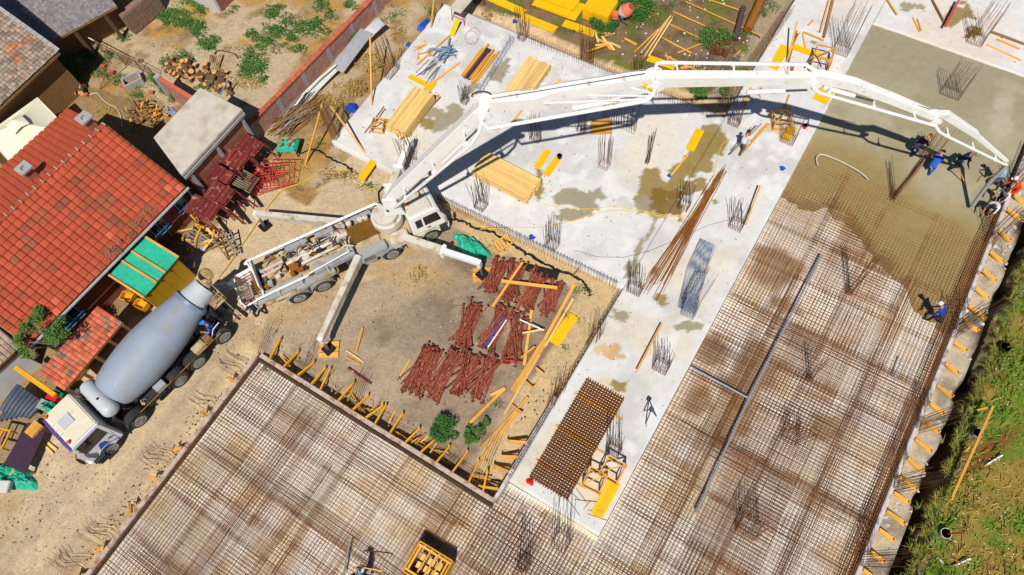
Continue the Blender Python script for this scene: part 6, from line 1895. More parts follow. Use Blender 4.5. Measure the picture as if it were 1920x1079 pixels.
for x in (-.35, 0, .35): MB().box((x, 0, .3), (.07, .8, .07)).build('slat', M_yelbeam, r, local=True)
for y in (-.38, .38):
    MB().box((0, y, .33), (.8, .07, .07)).build('rail', M_yelbeam, r, local=True)
    for x in (-.37, .37): MB().box((x, y, .1), (.07, .07, .4)).build('leg', M_yelbeam, r, local=True)
lay((80, 832, 100, 852), .1, .05, M_wood, 'pale offcut below the mixer cab bumper', GZ + .02)
lay((84, 826, 106, 844), .1, .05, M_wood, 'second pale offcut below the mixer cab bumper', GZ + .03)
def heap(label, px, rx, ry, h, z, m, name='tarp_heap', cat='tarp', seed=1, rz=0.0, lump=.35):
    rr = random.Random(seed); c = G(px[0], px[1], z); mb = MB(); nA, nR = 26, 9; vs_ = [c + Z * h]
    ph = [rr.uniform(0, 6.28) for _ in range(6)]
    for j in range(1, nR + 1):
        t = j / nR
        for i in range(nA):
            a = 2 * math.pi * i / nA
            k = 1 + .16 * math.sin(3 * a + ph[0]) + .1 * math.sin(5 * a + ph[1]) + .06 * math.sin(9 * a + ph[2])
            x = math.cos(a) * rx * t * k; y = math.sin(a) * ry * t * k
            zz = h * (1 - t ** 2.2) * (1 + lump * math.sin(4 * a + ph[3] + 5 * t) * t) + (.16 * h * rr.uniform(-1, 1) if j < nR else 0)
            v = rotz(rz) @ Vector((x, y, 0)); vs_.append(c + v + Z * max(0.0, zz))
    fs = [(0, 1 + i, 1 + (i + 1) % nA) for i in range(nA)]
    for j in range(nR - 1):
        for i in range(nA): fs.append((1 + j * nA + i, 1 + (j + 1) * nA + i, 1 + (j + 1) * nA + (i + 1) % nA, 1 + j * nA + (i + 1) % nA))
    mb.add(vs_, fs)
    return mb.build(name, m, label=label, cat=cat, smooth=False)
heap('crumpled turquoise tarp below the plum board', (42, 898), .75, .45, .3, GZ, M_green, seed=4)
heap('crumpled turquoise tarp at the left image edge', (5, 885), .4, .4, .35, GZ, M_green, seed=5)
heap('crumpled turquoise tarp heap at the pit edge', (884, 466), 1.0, .5, .55, GZ, M_green, seed=6, rz=R(-10))
heap('turquoise rag beside the mixer cab', (97, 765), .4, .3, .5, .2, M_green, seed=9)
for i, (px, m_, lab) in enumerate([((100, 742), M_red, 'red crate half under the mixer cab front'), ((112, 735), mat('green crate', C(30, 120, 70), .5, .1), 'green crate half under the mixer cab front'), ((82, 760), M_greypaint, 'grey crate beside the mixer cab')]):
    c = G(*px, .5); r = root('plastic_crate', (c.x, c.y, GZ), R(10), lab, 'crate')
    MB().box((0, 0, .6), (.5, .4, .5), tap=.9).build('body', m_, r, local=True, bevel=.03)
    MB().box((0, 0, .87), (.54, .44, .04)).build('rim', m_, r, local=True)
    MB().box((0, 0, .17), (.46, .36, .34)).build('base_block', M_oldwood, r, local=True)
MB().box(G(5, 913, .0), (.7, .5, .25), rotz(R(30))).build('white_box', M_render, label='white box at the lower left edge of the haul road', cat='box', bevel=.03)
# turquoise covered table by the garden wall
c = G(537, 268, .35); r = root('covered_table', (c.x, c.y, GZ), R(25), 'trestle with turquoise cover weighed down by bricks', 'table')
mb = MB(); nx = 10
vs_ = [Vector((-.55 + 1.1 * i / nx, -.42 + .84 * j / nx, .68 + .03 * math.sin(i * 1.3) * math.cos(j * 1.7) - (.2 if i in (0, nx) or j in (0, nx) else 0))) for j in range(nx + 1) for i in range(nx + 1)]
mb.add(vs_, [(j * 11 + i, j * 11 + i + 1, (j + 1) * 11 + i + 1, (j + 1) * 11 + i) for i in range(nx) for j in range(nx)]); mb.build('cover', M_green, r, local=True)
for (x, y) in ((-.5, -.36), (.5, -.36), (.5, .36), (-.5, .36)): MB().box((x, y, .3), (.06, .06, .62)).build('leg', M_redscaf, r, local=True)
for i, (x, y) in enumerate(((-.3, .1), (-.2, -.2), (.05, .15), (.2, -.15), (.35, .1))):
    o = MB().box((0, 0, 0), (.22, .11, .06)).build('loose_brick', M_brickbit, label='brick lying on the turquoise cover', cat='brick', group='bricks on the turquoise cover')
    p = Matrix.Rotation(R(25), 3, 'Z') @ Vector((x, y, .755)) + r.location; o.location = p; o.rotation_euler = (0, 0, rnd.uniform(0, 3))
# corrugated sheets against the garden wall
def corrugated(label, a, b, w, m, za, zb, ridges=9):
    A_ = G(*a, za); B_ = G(*b, zb); d = (B_ - A_).normalized(); s = Vector((d.y, -d.x, 0)).normalized(); up = s.cross(d)
    mb = MB(); n_ = ridges * 4; vs_ = []
    for t in (0, .25, .5, .75, 1):
        for i in range(n_ + 1):
            vs_.append(A_.lerp(B_, t) + s * (i / n_ - .5) * w + up * (.02 * math.sin(2 * math.pi * i * ridges / n_) + .03 * math.sin(3 * t)))
    fs = [(j * (n_ + 1) + i, j * (n_ + 1) + i + 1, (j + 1) * (n_ + 1) + i + 1, (j + 1) * (n_ + 1) + i) for i in range(n_) for j in range(4)]
    k = len(vs_); vs_ += [v - up * .006 for v in vs_]; fs += [tuple(q + k for q in f[::-1]) for f in fs]
    mb.add(vs_, fs); return mb.build('corrugated_sheet', m, label=label, cat='metal sheet', smooth=True)
corrugated('grey corrugated sheet leaning on the garden wall', (688, 58), (632, 132), .85, M_metal_sheet, .35, .1, 8)
corrugated('smaller corrugated sheet above the shrub on the garden wall', (715, 40), (682, 72), .7, M_metal_sheet, .45, .2, 6)
corrugated('whitish bent sheet lying below the garden wall', (628, 128), (565, 195), .5, M_render, .1, GZ + .1, 3)
MB().tube([G(630, 122, .3), G(600, 146, .3), G(570, 175, .2), G(556, 196, 0), G(548, 200, GZ + .1)], .04, 7).build('white_pipe', M_white, label='white plastic pipe along the garden wall', cat='pipe', smooth=True)
# pile of sticks
for k in range(46):
    a = G(rnd.uniform(505, 545), rnd.uniform(228, 262), GZ); b = G(rnd.uniform(570, 612), rnd.uniform(172, 215), GZ)
    a.z += rnd.uniform(.05, .4); b.z += rnd.uniform(.05, .3); m = a.lerp(b, .5) + Vector((rnd.gauss(0, .08), rnd.gauss(0, .08), rnd.uniform(-.02, .1)))
    MB().tube([a, m, b], [rnd.uniform(.02, .035), .03, .018], 5).build('branch', rnd.choice((M_bark, M_oldwood, M_oldwood, M_greywood)), label='bare branch in the long pile below the garden wall', cat='branch', group='branches piled below the garden wall')
# blue bag, can and buckets
heap('blue plastic sack at the left slab edge', (660, 204), .32, .3, .3, GZ + .1, M_blue, 'plastic_sack', 'sack', 11)
heap('blue sheet rolled on the left slab edge near the trestle', (793, 48), .2, .5, .16, 0, M_blue, 'plastic_sheet', 'sheet', 12)
heap('small blue rag on the left slab edge', (766, 84), .16, .16, .1, GZ + .25, M_blue, 'rag', 'rag', 13)
heap('blue rag on the slab above the pit edge', (997, 445), .16, .14, .07, 0, M_blue, 'rag', 'rag', 14)
heap('blue rag on the strip below the yellow cage', (1467, 316), .14, .14, .07, 0, M_blue, 'rag', 'rag', 15)
heap('bright blue cup below the propped yellow panel', (1255, 330), .12, .1, .08, 0, M_blue, 'cup', 'cup', 16)
heap('bright red bag at the lower end of the strip', (994, 903), .17, .15, .14, 0, M_red, 'bag', 'bag', 17)
heap('small blue scrap behind the rear slab edge', (965, 40), .14, .12, .08, GZ + .1, M_blue, 'rag', 'rag', 18)
for (px, z, m_, lab, r0) in [((1049, 296), .06, M_dark, 'black bucket standing on a small yellow panel', .13), ((1508, 240), 0, M_red, 'small red pail beside the yellow cage', .12)]:
    c = G(*px, z); MB().tube([c, c + Z * .2, c + Z * .2, c + Z * .05], [r0 * .8, r0, r0 * .9, r0 * .7], 14).build('bucket', m_, label=lab, cat='bucket', smooth=True)
# survey tripod on the strip
c = G(1216, 782, 0); r = root('survey_tripod', c, 0, 'dark tripod standing on the strip right of the mesh stack', 'tripod')
for k in range(3):
    a = 2.1 * k + .6; MB().tube([(0, 0, 1.15), (.32 * math.cos(a), .32 * math.sin(a), 0)], .025, 6).build('leg', M_navy, r, local=True)
MB().box((0, 0, 1.2), (.18, .18, .12)).build('head', M_navy, r, local=True, bevel=.02)
# scribbled cables and steel bits
for k, (px, lab) in enumerate([((1085, 945), 'thin bars lying below the orange frames'), ((745, 70), 'fine wire scrap beside the trestle')]):
    pass
for k in range(7):
    a = G(1075 + rnd.uniform(-12, 30), 938 + rnd.uniform(-15, 30), .02); an = rnd.uniform(0, 3.1)
    MB().tube([a, a + Vector((math.cos(an), math.sin(an), .02)) * rnd.uniform(.4, .9)], .01, 4).build('loose_bar', M_rustdark, label='short loose bar between mesh stack and yellow panel', cat='rebar', group='short bars beside the yellow panel')
hose('coil of thin wire beside the trestle', [(878, 60), (890, 52), (900, 60), (896, 76), (882, 82), (872, 72), (880, 58), (895, 66), (890, 84), (874, 80)], .006, M_cable, .03, 'wire', 'wire')
# plastic tube heap and mixed pipes on the slab
for k in range(22):
    a = G(834 + rnd.gauss(0, 9), 98 + rnd.gauss(0, 8), .05 + .012 * k); an = rnd.gauss(1.1, .6); l = rnd.uniform(.45, .8)
    d = Vector((math.cos(an), math.sin(an), 0)) * l
    MB().tube([a - d / 2, a + Vector((rnd.gauss(0, .04), rnd.gauss(0, .04), .05)), a + d / 2], .035, 6).build('plastic_tube', M_bluetarp, label='blue grey plastic tube in the heap on the slab', cat='tube', group='blue grey plastic tubes heaped on the slab')
for k in range(16):
    a = G(808 + rnd.gauss(0, 7), 130 + rnd.gauss(0, 6), .02 + .008 * k); an = rnd.gauss(1.4, .25); l = rnd.uniform(.9, 1.2); d = Vector((math.cos(an), math.sin(an), 0)) * l
    MB().tube([a - d / 2, a + d / 2], .012, 5).build('thin_rod', M_steel, label='thin grey rod in the bundle before the blue tubes', cat='rod', group='thin grey rods on the slab')
# mixed boards with plum sheet
for k, (o_, w, m_, z) in enumerate([(-.42, .12, M_wood2, .05), (-.3, .1, M_yelbeam, .1), (-.05, .36, M_plum, .12), (.2, .09, M_wood2, .1), (.3, .1, M_yelbeam, .06), (.4, .1, M_wood2, .1), (.5, .1, M_wood2, .05), (-.2, .08, M_oldwood, .16), (.12, .07, M_wood2, .18)]):
    a = G(878, 150, 0) + Vector((o_, rnd.uniform(-.15, .15), z)); b = a + Vector((rnd.uniform(-.05, .05), 2.1 + rnd.uniform(-.25, .25), .04))
    stick('plank', a, b, w, .05, m_, 'plum sheet on top of the mixed plank row' if m_ is M_plum else 'plank in the mixed row beside the plum sheet', 'plank', None if m_ is M_plum else 'planks in the mixed row on the slab')
for k in range(10):
    a = G(790 + rnd.uniform(-10, 40), 92 + rnd.uniform(-14, 14), .02); an = rnd.uniform(0, 3.1); d = Vector((math.cos(an), math.sin(an), 0)) * rnd.uniform(.1, .3)
    stick('offcut', a - d, a + d, .1, .04, M_wood2, 'small offcut left of the blue tube heap', 'offcut', 'offcuts left of the blue tube heap')
# trestle table with scaffold legs at the top
a = G(855, 18, .95); b = G(890, -22, .95); r = root('trestle_table', ((a + b) / 2).to_tuple()[:2] + (0,), math.atan2((b - a).y, (b - a).x), 'pale trestle table on thin red legs at the top edge', 'table')
MB().box((0, 0, .93), (2.0, .75, .05)).build('top', M_roofconc, r, local=True)
for x in (-.85, .85):
    for y in (-.34, .34): MB().tube([(x, y, .9), (x * 1.08, y * 1.25, 0)], .022, 6).build('leg', M_redframe, r, local=True)
    MB().tube([(x * 1.04, -.39, .4), (x * 1.04, .39, .4)], .016, 6).build('brace', M_redframe, r, local=True)
# ---- orange drum mixer
c = G(1168, 42, GZ); r = root('drum_mixer', c, R(200), 'small orange and white drum mixer in the rear pocket', 'cement mixer')
mb = MB(); mb.lathe((.1, 0, .62), (-.25, 0, 1.02), [(0, .15), (.02, .28), (.22, .36), (.3, .36)], 20); mb.build('drum_base', M_tank, r, local=True, smooth=True)
MD = mat('salmon orange paint', C(242, 120, 84), .5, .08)
mb = MB(); mb.lathe((-.1, 0, .83), (-.45, 0, 1.23), [(0, .36), (.08, .37), (.3, .3), (.42, .22), (.42, .19), (.2, .2)], 20); mb.build('drum_top', MD, r, local=True, smooth=True)
MB().box((.42, .1, .55), (.34, .34, .4)).build('motor_box', MD, r, local=True, bevel=.05)
mb = MB(); mb.tube([(.3, -.3, 0), (.1, -.3, .7), (.1, .3, .7), (.3, .3, 0)], .03, 6); mb.tube([(-.4, -.28, 0), (.1, -.3, .6)], .03, 6); mb.tube([(-.4, .28, 0), (.1, .3, .6)], .03, 6); mb.build('stand', M_steel, r, local=True)
for y in (-.34, .34): MB().tube([(.3, y - .03, .14), (.3, y + .03, .14)], .14, 14).build('wheel', M_rubber, r, local=True, smooth=True)
MB().tube([(.72, .2, .02), (.72, .2, .12)], .12, 12).build('steering_disc', M_tank, r, local=True)
# ---- pocket of ground: lath grid, grey pipes, rusty tubes, offcuts
lat = [((1278, 0), (1428, 68)), ((1262, 22), (1372, 72)), ((1248, 42), (1322, 76)), ((1232, 66), (1296, 100)), ((1330, 0), (1395, 22)), ((1165, 0), (1228, 20))]
for i, (a, b) in enumerate(lat): lay((*a, *b), .07, .03, M_drygrass if 0 else M_wood2, ['longest batten of the lath grid on the pocket', 'second batten of the lath grid on the pocket', 'third batten of the lath grid on the pocket', 'lowest batten of the lath grid on the pocket', 'topmost batten of the lath grid on the pocket', 'lone batten above the orange mixer'][i], GZ + .06)
for k in range(14):
    a = G(1290 + k * 5 + (12 if k > 8 else 0), 138 + rnd.uniform(-4, 4), GZ + .08 + .01 * k); b = G(1296 + k * 6.2 + (12 if k > 8 else 0), 108 + rnd.uniform(-6, 4), GZ + .16 + .01 * k)
    MB().tube([a, b], .035, 8).build('grey_pipe', M_steel, label='grey plastic pipe in the fan on the pocket', cat='pipe', group='grey pipes fanned on the pocket', smooth=True)
for i, (a, b, m_, r0, lab) in enumerate([((1378, 74), (1394, 14), mat('dark purple tube', C(88, 62, 66), .7, .15), .15, 'thick dark purple brown tube on the pocket'), ((1402, 56), (1430, -8), M_rustor, .22, 'thick rusty brown tube beside the dark one')]):
    A_ = G(*a, GZ + .2); B_ = G(*b, GZ + .3); d = (B_ - A_).normalized()
    MB().tube([A_, A_ + d * .01, B_, B_ + d * .01, B_ - d * .3], [r0, r0 * 1.02, r0, r0 * .85, r0 * .8], 14).build('thick_tube', m_, label=lab, cat='tube', smooth=True)
for k in range(12):
    a = G(rnd.uniform(1118, 1185), rnd.uniform(60, 92), GZ + .05 + .012 * k); an = rnd.gauss(-.2, .5); d = Vector((math.cos(an), math.sin(an), 0)) * rnd.uniform(.25, .55)
    stick('offcut', a - d, a + d, .12, .04, rnd.choice((M_wood2, M_wood, M_yelbeam)), 'offcut in the heap in front of the orange mixer', 'offcut', 'offcuts before the orange mixer')
for k in range(4):
    a = G(1262 + k * 16, 112 + k * 7, GZ + .08); an = R(-5 + k * 20); d = Vector((math.cos(an), math.sin(an), 0)) * .5
    stick('offcut', a - d, a + d, .12, .05, M_wood2, 'offcut beside the grey pipes', 'offcut', 'offcuts beside the grey pipes')
for k in range(70):
    p = G(rnd.uniform(1165, 1440), rnd.uniform(-5, 110), GZ + .03); s = rnd.uniform(.02, .05)
    if p.x > -5.3: continue
    MB().box(p, (s * 2, s * 1.4, s), rotz(rnd.uniform(0, 3))).build('litter_scrap', M_flower, label='white scrap scattered on the pocket of ground', cat='scrap', group='white scraps on the pocket')
# membrane: ragged black edge of plastic along the pit ledge
pts = [(845, 412), (868, 416), (890, 428), (915, 434), (940, 445), (965, 462), (990, 478), (1015, 492), (1040, 505), (1070, 515), (1092, 528), (1104, 545), (1106, 560)]
mb = MB()
P_ = [G(x, y, GZ + .02) for x, y in pts]
vs_ = []; fs = []
for i in range(len(P_) - 1):
    for k in range(6):
        t = k / 6; p = P_[i].lerp(P_[i + 1], t) + Vector((rnd.gauss(0, .03), rnd.gauss(0, .03), 0)); n_ = Vector((-(P_[i + 1] - P_[i]).y, (P_[i + 1] - P_[i]).x, 0)).normalized()
        vs_ += [p - n_ * rnd.uniform(.02, .08), p + Z * rnd.uniform(.06, .16), p + n_ * rnd.uniform(.02, .1) + Z * .03]
m_ = len(vs_) // 3
for i in range(m_ - 1): fs += [(3 * i, 3 * i + 1, 3 * i + 4, 3 * i + 3), (3 * i + 1, 3 * i + 2, 3 * i + 5, 3 * i + 4)]
mb.add(vs_, fs); mb.build('black_membrane', M_plasticblk, label='ragged black plastic membrane edge along the pit ledge', cat='membrane')
pts = [(560, 290), (585, 280), (603, 286), (625, 300), (650, 312), (665, 325)]
mb = MB(); P_ = [G(x, y, GZ + .02) for x, y in pts]; vs_ = []; fs = []
for i in range(len(P_) - 1):
    for k in range(6):
        t = k / 6; p = P_[i].lerp(P_[i + 1], t) + Vector((rnd.gauss(0, .03), rnd.gauss(0, .03), 0)); n_ = Vector((-(P_[i + 1] - P_[i]).y, (P_[i + 1] - P_[i]).x, 0)).normalized()
        vs_ += [p - n_ * rnd.uniform(.02, .06), p + Z * rnd.uniform(.04, .12), p + n_ * rnd.uniform(.02, .08) + Z * .02]
m_ = len(vs_) // 3
for i in range(m_ - 1): fs += [(3 * i, 3 * i + 1, 3 * i + 4, 3 * i + 3), (3 * i + 1, 3 * i + 2, 3 * i + 5, 3 * i + 4)]
mb.add(vs_, fs); mb.build('black_membrane', M_plasticblk, label='ragged black membrane edge left of the slab corner', cat='membrane')
o = MB().prism([G(x, y, GZ) for x, y in ((982, 496), (1050, 512), (1044, 528), (978, 508))][::-1], GZ + .12, GZ + .15).build('black_sheet', M_plasticblk, label='flat black sheet behind the red prop piles', cat='sheet')
# grey mesh cradle + elevator shaft form at the bottom
c = G(803, 1062, .35); r = root('shaft_formwork', (c.x, c.y, -.34), R(2), 'yellow box shaped shaft formwork at the bottom edge', 'formwork')
for s in (-1, 1):
    MB().box((0, s * .62, .42), (1.5, .05, .84)).build('side_panel', M_yelbeam, r, local=True); MB().box((s * .74, 0, .42), (.05, 1.2, .84)).build('end_panel', M_yelbeam, r, local=True)
    MB().box((0, s * .5, .8), (1.42, .08, .08)).build('waler', M_wood2, r, local=True); MB().box((s * .62, 0, .78), (.08, .92, .08)).build('waler', M_wood2, r, local=True)
for k in (-.25, .05, .3): MB().beam((k, -.5, .7), (k + .05, .5, .7), .06, .07).build('cross_strut', M_wood2, r, local=True)
for k in range(3):
    for j in range(2): MB().box((-.35 + .34 * k, -.15 + .32 * j, .5), (.26, .24, .03)).build('inner_board', M_wood, r, local=True)
mb = MB(); c0 = G(770, 1010, 0)
# ---- firewood in the yard
def log(p, r0, l, az, tilt, lab, grp):
    d = Vector((math.cos(az) * math.cos(tilt), math.sin(az) * math.cos(tilt), math.sin(tilt)))
    mb = MB(); n0 = len(mb.f); mb.tube([p - d * l / 2, p, p + d * l / 2], [r0, r0 * 1.04, r0], 10)
    k = len(mb.f); mb.m = [0] * (k - 2) + [1, 1]
    o = mb.build('log', [M_bark, M_logend], label=lab, cat='log', group=grp, smooth=True)
    return o
for k in range(62):
    t = rnd.random(); c = G(325 + 95 * t + rnd.gauss(0, 8), 128 + 22 * t + rnd.gauss(0, 9), GZ)
    log(c + Z * rnd.uniform(.1, .32), rnd.uniform(.09, .16), rnd.uniform(.22, .34), rnd.uniform(0, 6.3), rnd.choice((.1, 1.2, 1.45, .5)), 'sawn log in the scattered firewood pile by the pallet', 'logs in the firewood pile by the pallet')
for k in range(18):
    c = G(415 + rnd.gauss(0, 12), 168 + rnd.gauss(0, 8), GZ)
    log(c + Z * rnd.uniform(.1, .25), rnd.uniform(.09, .15), rnd.uniform(.22, .34), rnd.uniform(0, 6.3), rnd.choice((.1, 1.3, .6)), 'sawn log in the firewood beside the concrete roofed shed', 'logs beside the concrete roofed shed')
for k in range(9):
    c = G(122 + (k % 4) * 12, 168 + (k // 4) * 9, GZ); log(c + Z * rnd.uniform(.15, .3), rnd.uniform(.14, .2), .4, rnd.uniform(4.2, 5.8), rnd.uniform(.2, .9), 'thick orange ended log in the small pile by the gazebo', 'thick logs by the gazebo')
for k in range(90):
    c = G(262 + rnd.gauss(0, 16) + 20 * rnd.random(), 220 + rnd.gauss(0, 10), GZ); an = rnd.uniform(0, 6.3); l = rnd.uniform(.25, .6); tl = rnd.uniform(-.2, .7)
    d = Vector((math.cos(an) * math.cos(tl), math.sin(an) * math.cos(tl), math.sin(tl))) * l / 2; c = c + Z * rnd.uniform(.15, .45)
    MB().beam(c - d, c + d, rnd.uniform(.04, .09), .05).build('split_firewood', rnd.choice((M_bark, M_oldwood, M_oldwood, M_wood2)), label='split firewood piece in the brown heap behind the red roof', cat='firewood', group='split firewood heap behind the red roof')
# stone trough, bricks, tyre
c = G(253, 157, GZ); r = root('water_trough', c, R(62), 'pale concrete water trough with green weeds inside', 'trough')
for (x, y, sx, sy) in ((0, .3, 1.05, .1), (0, -.3, 1.05, .1), (.48, 0, .1, .52), (-.48, 0, .1, .52)): MB().box((x, y, .2), (sx, sy, .44)).build('side', M_concpost, r, local=True, bevel=.02)
MB().box((0, 0, .05), (.88, .52, .08)).build('bottom', M_oldwood, r, local=True)
for i, (px, rz) in enumerate([((231, 163), .5), ((238, 166), .2), ((245, 167), .9), ((286, 176), .4), ((163, 180), .2), ((195, 128), .7), ((212, 138), .1)]):
    c = G(*px, GZ); MB().box(c + Z * .1, (.28, .18, .2), rotz(rz)).build('hollow_block', M_brickbit, label=['brick block left of the trough', 'brick block before the trough', 'third brick block before the trough', 'brick block right of the trough', 'brick block at the hose end', 'brick block in the weeds by the fence', 'second brick block by the fence'][i], cat='brick', bevel=.015)
heap('grey foil scrap beside the concrete roofed shed', (322, 210), .35, .25, .14, GZ, M_bluetarp, 'foil', 'foil', 21)
c = G(385, 0, GZ); MB().tube([c + Vector((math.cos(2 * math.pi * k / 18) * .3, math.sin(2 * math.pi * k / 18) * .3, .12)) for k in range(18)], .11, 8, closed=True).build('discarded_car_tyre', M_rubber, label='black tyre on the ground at the top of the yard', cat='tyre', smooth=True)
c = G(264, 115, GZ); MB().tube([c + Vector((math.cos(2 * math.pi * k / 14) * .12, math.sin(2 * math.pi * k / 14) * .12, .04)) for k in range(14)], .035, 6, closed=True).build('ring', M_oldwood, label='small brown ring lying on bare yard sand', cat='ring', smooth=True)
stick('blue_pole', G(413, 178, .2), G(428, 150, .6), .06, .06, M_bluetarp, 'blue grey pole leaning on the concrete roofed shed', 'pole')
stick('rust_pole', G(188, 168, GZ), G(206, 112, 1.0), .03, .03, M_rust, 'thin rusty pole standing in the garden weeds', 'pole')
# wire fence
r = root('wire_fence', G(200, 105, GZ), 0, 'wire fence with white rail between garden and yard', 'fence')
fp = [G(157, 80, GZ), G(196, 100, GZ), G(236, 122, GZ), G(268, 135, GZ), G(296, 150, GZ)]
for i, p in enumerate(fp): MB().tube([p, p + Z * 1.0], .025, 6).build('post', M_rust if i else M_white, r)
for i in range(4):
    a, b = fp[i], fp[i + 1]
    MB().tube([a + Z * .98, b + Z * .98], .028 if i < 2 else .015, 6).build('rail', M_white if i < 1 else M_rust, r)
    for z in (.15, .4, .7): MB().tube([a + Z * z, b + Z * z], .006, 4).build('wire', M_cable, r)
    mb = MB()
    for k in range(14): p = a.lerp(b, k / 14); mb.tube([p + Z * .1, p + Z * .95], .005, 4)
    mb.build('netting', M_cable, r)
# fans: right meadow stakes and batter boards
c = G(1830, 810, GZ); stick('batter_board', G(1783, 938, GZ + .5), G(1862, 762, GZ + .75), .09, .06, M_wood2, 'long batter board rail standing in the meadow', 'rail')
stick('batter_board', G(1832, 770, GZ + .5), G(1862, 762, GZ + .6), .06, .05, M_wood2, 'short stub at the top of the batter board', 'rail')
for i, (px, t, lab) in enumerate([((1800, 860), (1818, 838), 'stake below the middle of the batter board'), ((1775, 945), (1786, 935), 'stake at the low end of the batter board')]):
    stick('stake', G(*px, GZ), G(*t, GZ + .6), .05, .05, M_wood2, lab, 'stake')
for i, (px, r0, lab) in enumerate([((1880, 655), .22, 'dark round bucket with post in the meadow at right'), ((1828, 815), .2, 'round grey bucket beside the batter board'), ((1768, 1002), .2, 'pale bucket in the meadow near the bottom')]):
    c = G(*px, GZ); r = root('bucket', c, 0, lab, 'bucket')
    MB().tube([c, c + Z * .28, c + Z * .28, c + Z * .2], [r0 * .8, r0, r0 * .9, r0 * .82], 16).build('shell', [M_dark, M_greypaint, M_stone][i], r, smooth=True)
    MB().tube([c + Z * .18, c + Z * .2], [r0 * .8, r0 * .8], 16).build('filling', M_stone, r)
    if i != 1: MB().tube([c + Z * .1, c + Vector((.25, .1, .9))], .03, 6).build('post', M_redframe if i == 2 else M_oldwood, r)
for i, (a, b) in enumerate([((1848, 873), (1880, 854)), ((1788, 1062), (1820, 1048)), ((1758, 1046), (1768, 1056))]):
    stick('white_stake', G(*a, GZ + .12), G(*b, GZ + .2), .05, .04, M_flower, ['white marker lath in the meadow at the right edge', 'white marker lath near the bottom right', 'small white marker cross in the meadow'][i], 'marker')
# rubble between kerb and ditch
rb = None
for k in range(240):
    y = rnd.uniform(-2, 30); x = rnd.uniform(8.35, 9.15)
    s = rnd.choice((.05, .06, .08, .1, .14))
    if rb is None:
        mb = MB(); mb.box((0, 0, 0), (1, .8, .6), tap=.6); rb = mb.build('rubble_stone', M_stone, local=True, bevel=.15); o = rb
    else: o = inst(rb)
    tag(o, 'broken stone on the gravel beside the right kerb', 'stone', 'broken stones beside the right kerb')
    o.location = (x, y, GZ + .02); o.rotation_euler = (rnd.uniform(-.4, .4), rnd.uniform(-.4, .4), rnd.uniform(0, 6)); o.scale = (s * rnd.uniform(.8, 2), s * 1.4, s)

# scrap timber and bars in the trench along the pit side form board
for k in range(34):
    a = Vector((rnd.uniform(-17, -5.2), rnd.uniform(2.4, 3.4), GZ + rnd.uniform(-.3, .05))); an = rnd.choice((rnd.gauss(1.5, .3), rnd.gauss(0, .3))); d = Vector((math.cos(an), math.sin(an), rnd.uniform(-.1, .3))) * rnd.uniform(.2, .5)
    stick('offcut', a - d, a + d, .06, .04, rnd.choice((M_yelbeam, M_wood2, M_oldwood)), 'scrap batten in the trench along the pit side form board', 'offcut', 'scrap battens in the pit trench')
mb = MB()
for k in range(70):
    a = Vector((rnd.uniform(-17, -5), rnd.uniform(2.3, 3.1), GZ + rnd.uniform(-.3, .1)))
    if k % 2: mb.tube([a, a + Vector((rnd.uniform(.6, 1.6), rnd.gauss(0, .08), rnd.gauss(0, .05)))], .008, 4)
    else: mb.tube([a, a + Vector((rnd.gauss(0, .1), rnd.uniform(.3, .6), rnd.uniform(.1, .3)))], .008, 4)
mb.build('trench_bars', M_rustdark, kind='stuff', label='tangle of thin bars in the pit trench', cat='rebar')
# crumbs of wood, rust and mortar on the slabs
mb = MB(); rr = random.Random(77)
for k in range(1500):
    t = rr.random()
    if t < .55: p = Vector((rr.uniform(SX0 + .2, SX1), rr.uniform(SY0 + .2, SY1 - .2), .008))
    elif t < .85: p = Vector((rr.uniform(TX0 + .1, TX1 - .1), rr.uniform(TY0 + .2, 36), .008))
    else: p = Vector((rr.uniform(-.5, 12), rr.uniform(FY + .3, 38), .008))
    s = rr.choice((.012, .015, .02, .03)); mb.box(p, (s * rr.uniform(1, 4), s, s * .6), rotz(rr.uniform(0, 3)), rr.choice((0, 1, 2, 3)))
mb.build('slab_crumbs', [M_stone, M_oldwood, M_rust, M_concpost], kind='stuff', label='small crumbs of wood and mortar strewn over the slabs', cat='debris')
